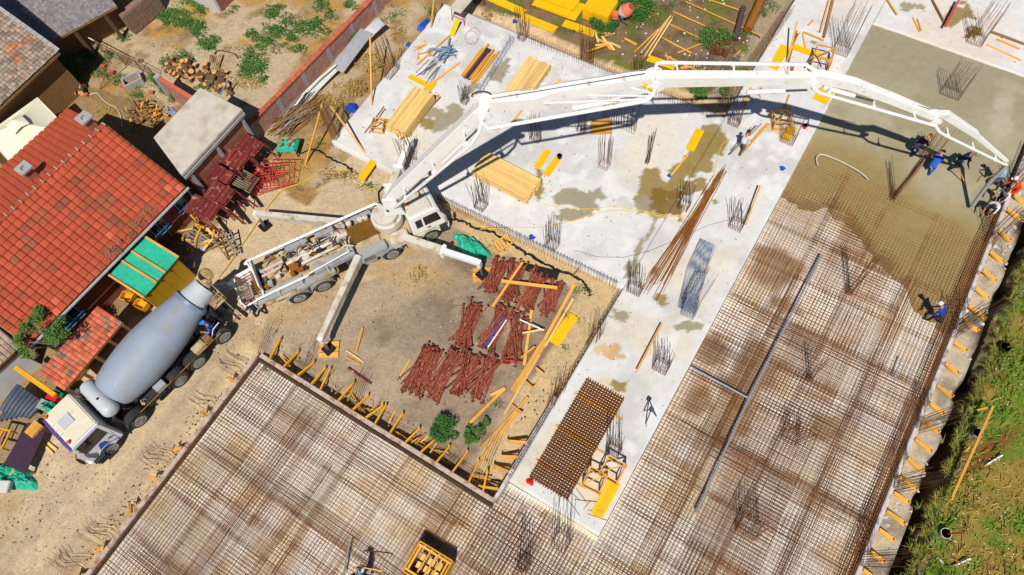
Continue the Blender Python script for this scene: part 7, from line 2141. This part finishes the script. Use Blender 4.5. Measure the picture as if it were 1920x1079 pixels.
# ================================================================ people
def person(label, feet, heading, shirt, trousers, hat=None, bend=0.0, crouch=0.0, handL=(.28, .24, .95), handR=(.28, -.24, .95), stride=.12, z=0.0, hair=None, sleeves=True, s=.97):
    """feet: ground point; heading: way the body faces; hands in body frame (x forward, y left, z up)"""
    r = root('person', feet, heading, label, 'person')
    cb, sb = math.cos(bend), math.sin(bend)
    pz = .9 - crouch * .38
    px = -.06 * bend - crouch * .12
    def U(x, y, zz):          # upper body point, zz above the pelvis, bent forward about it
        return Vector((px + x * cb + zz * sb, y, pz + zz * cb - x * sb))
    V_ = {}
    V_['pelvis'] = (Vector((px, 0, pz)), .145)
    V_['waist'] = (U(.01, 0, .18), .13)
    V_['chest'] = (U(.0, 0, .38), .155)
    V_['neck'] = (U(.0, 0, .53), .06)
    V_['head0'] = (U(.02, 0, .62), .082)
    V_['head1'] = (U(.03, 0, .73), .1)
    V_['head2'] = (U(.02, 0, .80), .07)
    V_['nose'] = (U(.14, 0, .675), .018)
    E = [('pelvis', 'waist', 't'), ('waist', 'chest', 't'), ('chest', 'neck', 'n'), ('neck', 'head0', 'h'), ('head0', 'head1', 'h'), ('head1', 'head2', 'h')]
    for sd, k, hand, fx in (('L', 1, handL, stride), ('R', -1, handR, -stride)):
        sh = U(.0, k * .185, .45); hd_ = Vector(hand)
        V_['sh' + sd] = (sh, .068)
        dv = hd_ - sh
        if dv.length > .56: hd_ = sh + dv.normalized() * .56
        mid = (sh + hd_) / 2
        ln = math.sqrt(max(0, .29 ** 2 - ((hd_ - sh).length / 2) ** 2))
        V_['el' + sd] = (mid + Vector((-.4, k * .55, -.7)).normalized() * ln, .047)
        V_['wr' + sd] = (hd_, .034)
        fd = (hd_ - V_['el' + sd][0]).normalized()
        V_['ha' + sd] = (hd_ + fd * .08, .038)
        hip = Vector((px, k * .095, pz - .06)); V_['hip' + sd] = (hip, .098)
        an = Vector((fx, k * .12, .08)); mid = (hip + an) / 2
        ln = math.sqrt(max(0, .415 ** 2 - ((hip - an).length / 2) ** 2))
        V_['kn' + sd] = (mid + Vector((1, k * .15, 0)).normalized() * ln, .068)
        V_['an' + sd] = (an, .05); V_['to' + sd] = (an + Vector((.15, k * .02, -.035)), .042)
        E += [('chest', 'sh' + sd, 't'), ('sh' + sd, 'el' + sd, 'u'), ('el' + sd, 'wr' + sd, 'a'), ('wr' + sd, 'ha' + sd, 'k'), ('pelvis', 'hip' + sd, 'l'), ('hip' + sd, 'kn' + sd, 'l'), ('kn' + sd, 'an' + sd, 'l'), ('an' + sd, 'to' + sd, 'f')]
    V_.pop('nose')
    names = list(V_); idx = {n_: i for i, n_ in enumerate(names)}
    me = bpy.data.meshes.new('person_skeleton')
    me.from_pydata([V_[n_][0] for n_ in names], [(idx[a], idx[b]) for a, b, _ in E], [])
    tmp = bpy.data.objects.new('person_skeleton', me); col.objects.link(tmp)
    sk = tmp.modifiers.new('skin', 'SKIN'); sk.use_smooth_shade = True
    sv = me.skin_vertices[0].data
    for n_ in names:
        q = V_[n_][1]; sv[idx[n_]].radius = (q, q * (1.15 if n_ in ('chest', 'waist', 'pelvis') else 1))
    sv[idx['pelvis']].use_root = True
    ss = tmp.modifiers.new('sub', 'SUBSURF'); ss.levels = 1; ss.render_levels = 1
    dg = bpy.context.evaluated_depsgraph_get(); dg.update()
    bm_ = bpy.data.meshes.new_from_object(tmp.evaluated_get(dg))
    bpy.data.objects.remove(tmp)
    cls = {'t': 0, 'u': 0, 'a': 0 if sleeves else 2, 'n': 2, 'h': 2, 'k': 2, 'l': 1, 'f': 3}
    bm = bmesh.new(); bm.from_mesh(bm_)
    # fingers and thumbs, part of the same body mesh
    def chain(pts, rs):
        mbf = MB(); mbf.tube(pts, rs, 5)
        vv = [bm.verts.new(v) for v in mbf.v]; bm.verts.ensure_lookup_table()
        for f in mbf.f:
            try: bm.faces.new([vv[i] for i in f])
            except ValueError: pass
    for sd, k in (('L', 1), ('R', -1)):
        h_ = V_['ha' + sd][0]; fd = (h_ - V_['wr' + sd][0]).normalized(); sx = fd.cross(Z)
        sx = sx.normalized() if sx.length > .1 else Vector((0, 1, 0)); up_ = sx.cross(fd)
        for i, ln in enumerate((.062, .072, .068, .052)):
            p = h_ + sx * (-.03 + .02 * i) + fd * .015
            chain([p, p + fd * ln * .6 - up_ * .008, p + fd * ln * .85 - up_ * .035], [.0095, .009, .007])
        p = h_ - fd * .03 + sx * (-.036 * k); chain([p, p + sx * -.03 * k + fd * .025, p + sx * -.035 * k + fd * .06 - up_ * .01], [.011, .01, .008])
    # nose and ears
    hc = V_['head1'][0]; fwd_ = Vector((cb, 0, -sb)); upv = Vector((sb, 0, cb))
    chain([hc + fwd_ * .09 + upv * .0, hc + fwd_ * .125 - upv * .03], [.012, .018])
    for k in (-1, 1): chain([hc + Vector((0, k * .092, 0)) - upv * .03, hc + Vector((0, k * .108, 0)) + upv * .01], [.018, .02])
    bm.to_mesh(bm_); bm.free()
    segs = [(V_[a][0], V_[b][0], (V_[a][1] + V_[b][1]) / 2, cls[c_]) for a, b, c_ in E]
    for m_ in (shirt, trousers, M_skin, M_shoe): bm_.materials.append(m_)
    for p in bm_.polygons:
        c = Vector(p.center); best = None
        for a, b, rr, q in segs:
            ab = b - a; t = max(0, min(1, (c - a).dot(ab) / max(1e-9, ab.length_squared))); d_ = (c - (a + ab * t)).length - rr
            if best is None or d_ < best[0]: best = (d_, q)
        p.material_index = best[1]; p.use_smooth = True
    bo = bpy.data.objects.new('body', bm_); col.objects.link(bo); bo.parent = r; bo.scale = (s, s, s)
    # hair or headgear, as a cap of the head
    mb = MB(); top = V_['head1'][0] + upv * .02
    rr_ = .112 if hat else .106
    side_ = Vector((0, 1, 0))
    vs_ = []; fs = []
    for j in range(5):
        ph = math.pi / 2 * j / 4
        for i in range(14):
            a = 2 * math.pi * i / 14
            vs_.append((top + upv * (math.sin(ph) * rr_ * 1.0) + (fwd_ * math.cos(a) + side_ * math.sin(a)) * math.cos(ph) * rr_ - fwd_ * .006) * s)
    for j in range(4):
        for i in range(14): fs.append((j * 14 + i, j * 14 + (i + 1) % 14, (j + 1) * 14 + (i + 1) % 14, (j + 1) * 14 + i))
    mb.add(vs_, fs)
    if hat:
        mb.extrude([(top + fwd_ * x + side_ * y - upv * .0) * s for x, y in ((.08, -.08), (.17, -.06), (.185, 0), (.17, .06), (.08, .08))], upv * .012)
        mb.build('cap', hat, r, local=True, smooth=True)
    else:
        mb.build('hair', hair or M_hair, r, local=True, smooth=True)
    # eyes
    mb = MB()
    for k in (-1, 1):
        c = (hc + fwd_ * .092 + side_ * k * .035 + upv * .012) * s; mb.tube([c, c + fwd_ * .008], .012, 6)
    mb.build('eyes', M_black, r, local=True)
    # belt / hem as clothing detail
    return r


def cloth(n_, r_, g_, b_): return mat(n_, C(r_, g_, b_), .85, .12, 6, bump=.3, bscale=25)
cW = cloth('white shirt', 232, 230, 232); cG = cloth('grey trousers', 104, 98, 100); cN = cloth('navy workwear', 32, 38, 84); cB = cloth('blue workwear', 32, 92, 196); cL = cloth('light blue shirt', 150, 190, 226)
cR = cloth('red orange overall', 232, 66, 24); cD = cloth('dark trousers', 44, 44, 56); cO = cloth('navy and orange', 70, 48, 70); cJ = cloth('royal blue jacket', 22, 66, 178); hG = cloth('olive cap', 130, 148, 96); hB = cloth('blue cap', 52, 130, 226); hW = cloth('white cap', 232, 222, 220)
def hd(img_deg): return R(img_deg + 31)
person('worker in white shirt carrying poles across the slab', G(1387, 287, 0), hd(35), cW, cG, None, bend=.15, handL=(.3, .1, 1.1), handR=(.25, -.2, .95), stride=.18, sleeves=False)
person('worker in dark blue with orange trim bending over fresh concrete', G(1707, 290, -.1), hd(25), cO, cN, cR, bend=1.1, crouch=.2, handL=(.75, .15, .5), handR=(.7, -.15, .45))
person('worker in bright blue overall bending beside the plank', G(1738, 325, -.1), hd(50), cB, cB, hG, bend=1.2, crouch=.2, handL=(.65, .2, .4), handR=(.7, -.1, .35))
person('worker in navy with olive cap spreading concrete with a rake', G(1785, 318, -.1), hd(-20), cN, cD, hG, bend=.7, handL=(.5, .15, .75), handR=(.45, -.2, .7), stride=.2)
person('worker in light blue shirt guiding the pump hose', G(1862, 350, -.08), hd(150), cL, cG, hG, bend=.3, handL=(.38, .12, 1.0), handR=(.4, -.1, 1.0), stride=.18, sleeves=False)
person('worker in red orange overall by the kerb', G(1890, 372, -.02), hd(160), cR, cR, hW, bend=.6, handL=(.5, .2, .7), handR=(.5, -.2, .7), stride=.2)
person('worker in white shirt standing behind the bending one', G(1868, 385, -.05), hd(200), cW, cN, None, bend=.5, handL=(.4, .2, .75), handR=(.4, -.2, .75), sleeves=False)
person('worker in white shirt bending low at the kerb', G(1852, 402, -.1), hd(215), cW, cD, None, bend=.95, crouch=.15, handL=(.6, .15, .5), handR=(.6, -.15, .5), sleeves=False)
person('worker in royal blue jacket and white cap stepping on the mat', G(1750, 604, -.18), hd(140), cJ, cD, hW, bend=.55, handL=(.4, .25, .7), handR=(.4, -.2, .75), stride=.24)
person('worker in light blue shirt with a stick at the bottom edge', G(690, 1086, -.18), hd(170), cL, cD, None, bend=.2, handL=(.3, .3, 1.0), handR=(.3, -.3, 1.0), stride=.15, sleeves=False)
person('worker in blue shirt and cap at the mixer controls', G(415, 628, GZ + .45), hd(200), cB, cJ, hB, bend=.1, handL=(.35, .2, 1.15), handR=(.3, -.25, 1.0), sleeves=False)
person('worker in navy overall leaning over the pump hopper', G(492, 592, GZ), hd(165), cN, cN, None, bend=.3, handL=(.5, .2, .95), handR=(.5, -.25, .95), stride=.2, sleeves=False)
# things they hold or use
stick('pole', G(1368, 290, .35), G(1428, 232, 1.15), .04, .04, M_oldwood, 'brown pole carried by the worker in white on the slab', 'pole')
stick('pole', G(1372, 282, .4), G(1420, 235, 1.2), .03, .03, M_steel, 'grey pole carried by the worker in white on the slab', 'pole')
stick('pole', G(668, 1062, .7), G(718, 1072, .8), .035, .035, M_wood, 'pale stick held by the worker at the bottom edge', 'pole')
stick('long_board', G(1678, 372, -.02), G(1735, 300, .05), .14, .06, M_oldwood, 'brown screed board leading to the bending workers', 'board')
stick('rake', G(1810, 345, -.05), G(1797, 315, .75), .035, .035, M_wood2, 'concrete rake held by the worker in olive cap', 'rake')
stick('rake', G(1832, 342, -.05), G(1868, 326, .9), .025, .025, M_wood, 'thin rake lying toward the hose worker', 'rake')
# ================================================================ vegetation
def leaf_cloud(mb, c, rx, ry, rz_, n_, sz, rr, hollow=.35, flat=.5, m=0):
    for _ in range(n_):
        while True:
            x, y, z = rr.uniform(-1, 1), rr.uniform(-1, 1), rr.uniform(-.6, 1)
            q = x * x + y * y + z * z
            if hollow * hollow < q < 1: break
        p = c + Vector((x * rx, y * ry, z * rz_))
        a = rr.uniform(0, 6.28); t = rr.uniform(-.7, .7)
        d = Vector((math.cos(a), math.sin(a), t * flat)).normalized(); s = d.cross(Z + Vector((rr.uniform(-.5, .5), rr.uniform(-.5, .5), 0))).normalized()
        l = sz * rr.uniform(.6, 1.3); w = l * .42
        mb.add([p - d * l * .5, p + s * w * .5, p + d * l * .5 - Z * l * .15, p - s * w * .5], [(0, 1, 2, 3)], m)


def clumpy(c, r_, n_cl, n_leaf, sz, seed, zs=.7, sub=.38):
    rr = random.Random(seed); mb = MB()
    for _ in range(n_cl):
        a = rr.uniform(0, 6.28); q = r_ * math.sqrt(rr.random()); h = rr.uniform(.1, 1) * r_ * zs
        cc = c + Vector((math.cos(a) * q, math.sin(a) * q, h)); s = r_ * sub * rr.uniform(.6, 1.3)
        leaf_cloud(mb, cc, s, s, s * .8, n_leaf, sz, rr)
    return mb


def shrub(name, label, cat, px, r_, h, seed, m, n_cl=22, n_leaf=60, sz=.11, z=GZ, stems=5, zs=.8):
    c = G(px[0], px[1], z)
    r = root(name, c, 0, label, cat)
    clumpy(c + Z * h * .25, r_, n_cl, n_leaf, sz, seed, zs).build('foliage', m, r)
    rr = random.Random(seed + 1)
    for k in range(stems):
        a = rr.uniform(0, 6.28); MB().tube([c, c + Vector((math.cos(a) * r_ * .3, math.sin(a) * r_ * .3, h * .5)), c + Vector((math.cos(a) * r_ * .6, math.sin(a) * r_ * .6, h * .9))], [.02, .014, .006], 5).build('stem', M_bark, r)
    return r


shrub('shrub', 'larger round green shrub at the low end of the pit', 'shrub', (836, 808), .5, .5, 11, M_leaf2, 26, 60, .1)
shrub('shrub', 'smaller green shrub right of the larger one in the pit', 'shrub', (888, 818), .38, .45, 12, M_leaf, 16, 55, .1)
shrub('shrub', 'thin green sprout at the smaller shrub', 'shrub', (908, 796), .22, .4, 13, M_leaf, 6, 40)
shrub('bush', 'dense green bush between old house and gazebo', 'bush', (133, 146), .8, 1.3, 14, M_leaf, 34, 80, .14)
shrub('bush', 'green bush on the garden wall by corrugated sheets', 'bush', (668, 78), .4, .5, 15, M_leaf, 10, 60, .14)
shrub('bush', 'green weed bush beside the orange mixer', 'bush', (1190, 18), .9, .4, 16, M_leaf2, 30, 60, .12, zs=.4)
shrub('bush', 'green weed bush before the orange mixer', 'bush', (1132, 52), .7, .4, 17, M_leaf2, 22, 60, .12, zs=.4)
shrub('bush', 'green bush right of the lath grid', 'bush', (1338, 74), .75, .4, 18, M_leaf, 22, 60, .12, zs=.4)
shrub('bush', 'rust brown withered bush beside the lath grid', 'bush', (1352, 95), .55, .3, 19, mat('withered leaf', C(120, 72, 36), .8, .2, 4, island=.3), 16, 60, .1, zs=.4)
shrub('bush', 'green bush under the boom below the grey pipes', 'bush', (1312, 178), .4, .4, 20, M_leaf, 12, 50, .12, zs=.5)
shrub('bush', 'small green bush under the boom near the strip', 'bush', (1360, 172), .25, .3, 22, M_leaf, 8, 40, .1, zs=.5)
# ivy on the short wall and weeds at its foot
c0, c1 = G(288, 148, GZ), G(330, 195, GZ); mb = MB(); rr = random.Random(31)
for k in range(16): leaf_cloud(mb, c0.lerp(c1, k / 15) + Vector((rr.gauss(0, .08), rr.gauss(0, .08), rr.uniform(.1, .5))), .2, .2, .25, 45, .1, rr)
mb.build('ivy', M_leaf, label='green ivy climbing the short pale brick wall', cat='ivy')
# tree before the house
c = G(98, 645, 1.6); c.z = GZ; r = root('young_tree', c, 0, 'young leafy green tree growing before the red roofed house', 'tree')
mb = MB(); tips = []
rr = random.Random(41)
top = c + Z * 2.25
mb.tube([c, c + Vector((-.05, .05, 1.1)), top], [.07, .055, .04], 7)
for k in range(7):
    a = rr.uniform(0, 6.28); e = top + Vector((math.cos(a) * rr.uniform(.5, 1.0), math.sin(a) * rr.uniform(.5, 1.0), rr.uniform(.3, .9)))
    mb.tube([c + Z * rr.uniform(1.5, 2.1), top.lerp(e, .5) + Z * .1, e], [.03, .02, .01], 5); tips.append(e)
mb.build('trunk', mat('pale bark', C(170, 162, 150), .9, .15), r)
mb = MB()
for e in tips + [top + Vector((.3, .6, .5)), top + Vector((-.6, -.2, .6)), top + Vector((-.9, .3, .5)), top + Vector((-1.3, .1, .5)), top + Vector((-.7, .9, .6))]:
    for k in range(3): leaf_cloud(mb, e + Vector((rr.gauss(0, .22), rr.gauss(0, .22), rr.gauss(0, .1))), .24, .24, .18, 55, .13, rr, .2)
mb.build('crown', M_leaf, r)
# dry vine along the eave
hv0 = Matrix.Rotation(hz, 3, 'Z')
c = house.location + hv0 @ Vector((5.6, -.05, 1.9)); r = root('dry_vine', (c.x, c.y, GZ), 0, 'dry brown vine creeping over the eave of the red roof', 'vine')
mb = MB(); rr = random.Random(51)
for k in range(34):
    t = rr.random(); leaf_cloud(mb, house.location + hv0 @ Vector((4.6 + 3.4 * t + rr.gauss(0, .15), .28 + rr.gauss(0, .22) * (1 - abs(t - .5)), EZ + .12 + rr.uniform(0, .14))), .2, .2, .12, 40, .07, rr, .1)
mb.build('foliage', M_vine, r)
mb = MB()
for k in range(8): a = house.location + hv0 @ Vector((4.8 + .4 * k, .3, 0)); b = house.location + hv0 @ Vector((4.8 + .4 * k + rr.gauss(0, .2), -.05, 1.3)); mb.tube([a, b, house.location + hv0 @ Vector((4.8 + .4 * k, .1, EZ + .15))], [.02, .016, .01], 5)
mb.build('stems', M_bark, r)


# ---- weeds: leafy rosettes by area
def weeds(name, label, areas, m, seed, sz=.1, n_leaf=26, kind='stuff', cat='weeds', z=GZ):
    rr = random.Random(seed); mb = MB()
    for (x, y, rx, ry, n_) in areas:
        for _ in range(int(n_ * 1.25)):
            while True:
                u, v = rr.uniform(-1, 1), rr.uniform(-1, 1)
                if u * u + v * v < 1: break
            c = G(x + u * rx, y + v * ry, z); q = rr.uniform(.14, .5)
            leaf_cloud(mb, c + Z * .06, q, q * rr.uniform(.5, 1), rr.uniform(.06, .2), int(n_leaf * rr.uniform(.5, 1.2)), sz * rr.uniform(.6, 1.2), rr, .0, .6)
    o = mb.build(name, m, kind=kind, label=label, cat=cat)
    return o
weeds('yard_weeds', 'green weeds growing over the sandy yard', [(330, 35, 28, 18, 40), (350, 45, 20, 8, 20), (375, 18, 10, 14, 14), (372, 55, 14, 14, 22), (305, 30, 12, 10, 14), (355, 0, 30, 8, 16), (390, 80, 20, 12, 26), (340, 105, 10, 8, 9), (311, 118, 9, 9, 9), (355, 110, 12, 8, 9),
      (480, 120, 22, 20, 40), (462, 135, 16, 14, 20), (492, 85, 12, 12, 16), (520, 62, 14, 10, 16), (540, 40, 16, 10, 14), (505, 30, 12, 8, 10), (575, 52, 20, 14, 22), (545, 70, 10, 8, 8), (590, 45, 12, 10, 12), (470, 65, 12, 8, 10), (520, 18, 14, 8, 10), (600, 12, 16, 10, 14), (560, 95, 14, 8, 8), (490, 150, 8, 6, 6), (620, 30, 10, 10, 8), (530, 80, 30, 20, 14), (600, 60, 20, 14, 10), (505, 55, 20, 12, 8), (460, 100, 14, 10, 6), (280, 25, 12, 10, 10), (230, 70, 12, 8, 9), (440, 20, 8, 6, 4), (655, 10, 12, 8, 6), (380, 165, 14, 6, 7), (400, 145, 20, 6, 8)], M_leaf, 61, .13)
weeds('garden_weeds', 'green and yellow weeds in the small garden', [(165, 100, 14, 14, 20), (180, 120, 22, 12, 24), (200, 105, 12, 8, 10), (190, 140, 16, 8, 10), (222, 152, 10, 10, 12), (252, 180, 14, 8, 12), (285, 150, 8, 10, 8), (150, 130, 14, 12, 12), (260, 160, 6, 4, 5)], M_leaf, 62)
weeds('yellow_weeds', 'dry yellow weeds among garden and yard', [(170, 130, 24, 14, 26), (150, 160, 14, 8, 8), (405, 140, 20, 12, 14), (440, 150, 20, 14, 20), (470, 160, 22, 12, 20), (500, 100, 20, 14, 12), (560, 25, 20, 10, 10), (200, 215, 24, 12, 10), (430, 90, 14, 8, 6)], M_drygrass, 63, .09, 22)
weeds('edge_weeds', 'green weeds beside the slab and in the pit', [(740, 25, 14, 10, 16), (725, 40, 10, 6, 6), (805, 20, 10, 8, 8), (690, 350, 16, 6, 8), (655, 325, 10, 6, 3), (565, 355, 10, 4, 3), (600, 350, 10, 4, 3), (615, 330, 14, 6, 4), (500, 695, 3, 2, 2), (1092, 548, 16, 8, 10), (1060, 590, 8, 6, 4), (1085, 600, 4, 4, 2), (932, 757, 8, 5, 5), (980, 545, 5, 8, 3), (1060, 655, 3, 3, 2), (560, 280, 6, 4, 3), (600, 270, 8, 6, 4), (648, 205, 8, 6, 3), (905, 480, 6, 4, 2), (920, 460, 6, 4, 2), (555, 648, 3, 2, 1)], M_leaf, 64, .08, 20)
weeds('pocket_weeds', 'low green weeds in the rear pocket of ground', [(1180, 10, 40, 16, 30), (1210, 40, 24, 10, 14), (1270, 10, 16, 10, 7), (1300, 70, 20, 12, 8), (1400, 60, 14, 10, 8), (1440, 20, 18, 14, 16), (1390, 130, 14, 20, 10), (1250, 75, 16, 8, 6), (1060, 62, 30, 8, 8), (960, 30, 16, 6, 4), (1345, 175, 30, 10, 6), (1210, 125, 8, 10, 8), (1250, 25, 20, 8, 5)], M_leaf2, 65, .09, 22)
weeds('dry_tufts', 'dry straw tufts on the strip left of the slab', [(655, 165, 30, 14, 30), (620, 190, 24, 14, 22), (690, 120, 24, 16, 16), (600, 225, 18, 10, 10), (640, 330, 30, 8, 10), (540, 335, 16, 10, 8), (790, 520, 14, 8, 5), (795, 505, 10, 5, 3), (745, 60, 10, 10, 5), (910, 30, 10, 5, 4), (560, 310, 16, 8, 5)], M_drygrass, 66, .12, 20)


# ---- meadow grass right of the ditch
rr = random.Random(71)
mb = MB()
gx = np.array([rr.uniform(9.9, 20) for _ in range(30000)]); gy = np.array([rr.uniform(-4, 24) for _ in range(30000)])
dens = fbm(gx, gy, .5, 4, 71); yel = fbm(gx, gy, .8, 4, 75); n_ = fbm(gx, gy, .35, 4, 5)
bare = (gx + 1.5 * (n_ - .5) > 14.8) & (gy < 12)
keep = (~bare) | (fbm(gx, gy, .9, 4, 83) < .43)
keep &= rr.random() * 0 + np.array([rr.random() for _ in range(30000)]) < np.clip(.5 + (dens - .35) * 2.5, .35, 1)
for x, y, d_, ye, k_ in zip(gx, gy, dens, yel, keep):
    if not k_: continue
    h = rr.uniform(.08, .3) * (1.4 if d_ > .55 else 1) * (1.5 if x < 11.2 else .8); a = rr.uniform(0, 6.28); w = rr.uniform(.012, .03); ln = rr.uniform(.1, .35)
    p = Vector((x, y, GZ - .05)); s = Vector((-math.sin(a), math.cos(a), 0)) * w; t = Vector((math.cos(a) * ln, math.sin(a) * ln, h))
    mb.add([p - s, p + s, p + t * .6 + s * .6 + Z * h * .15, p + t], [(0, 1, 2), (0, 2, 3)], 1 if ye + rr.uniform(-.1, .1) > .6 else (2 if rr.random() < .4 else 0))
mb.build('meadow_grass', [mat('fresh meadow blade', C(104, 150, 48), .6, .2, 3, island=.3), M_drygrass, M_leafyel], kind='stuff', label='green and yellow meadow grass right of the ditch', cat='grass')
mb = MB()
for _ in range(800):
    x = rr.uniform(10.0, 14.5); y = rr.uniform(-3, 22)
    if fbm(np.array([x]), np.array([y]), .7, 3, 95)[0] < .5: continue
    p = Vector((x, y, GZ + rr.uniform(.12, .3))); s = rr.uniform(.012, .024)
    mb.add([p + Vector((math.cos(k * 1.047), math.sin(k * 1.047), 0)) * s for k in range(6)], [(0, 1, 2, 3, 4, 5)])
mb.build('wild_flowers', M_flower, kind='stuff', label='tiny white wild flowers speckling the meadow', cat='flowers')
# overhanging tussocks at the ditch edge
rr = random.Random(81); mb = MB()
for _ in range(420):
    y = rr.uniform(-3, 24); c = Vector((10.0 + rr.gauss(0, .18), y, GZ - .1))
    for k in range(14):
        a = rr.uniform(1.6, 4.7); ln = rr.uniform(.15, .4); s = Vector((-math.sin(a), math.cos(a), 0)) * .012
        t = Vector((math.cos(a) * ln, math.sin(a) * ln, rr.uniform(.05, .3))); mb.add([c - s, c + s, c + t], [(0, 1, 2)], 0 if rr.random() < .45 else 1)
mb.build('ditch_grass', [MATS['fresh meadow blade'], M_drygrass], kind='stuff', label='tussocks of grass hanging over the right ditch', cat='grass')

# ---- pebbles and crumbs scattered on soil
rr = random.Random(91); mb = MB()
for _ in range(3800):
    t = rr.random()
    if t < .4: p = G(rr.uniform(0, 520), rr.uniform(600, 1079), GZ)
    elif t < .7: p = G(rr.uniform(500, 1090), rr.uniform(430, 800), GZ)
    else: p = G(rr.uniform(130, 720), rr.uniform(0, 360), GZ)
    if (p.x > -17.4 and p.y < 2.2) or (p.x > -21.6 and p.y > 13.05): continue
    s = rr.uniform(.012, .045); a = rr.uniform(0, 3)
    mb.box(p + Z * s * .3, (s * 2, s * 1.5, s), rotz(a), 0 if rr.random() < .7 else 1, tap=.6)
mb.build('pebbles', [M_stone, M_oldwood], kind='stuff', label='pale pebbles and crumbs strewn over the bare soil', cat='pebbles')
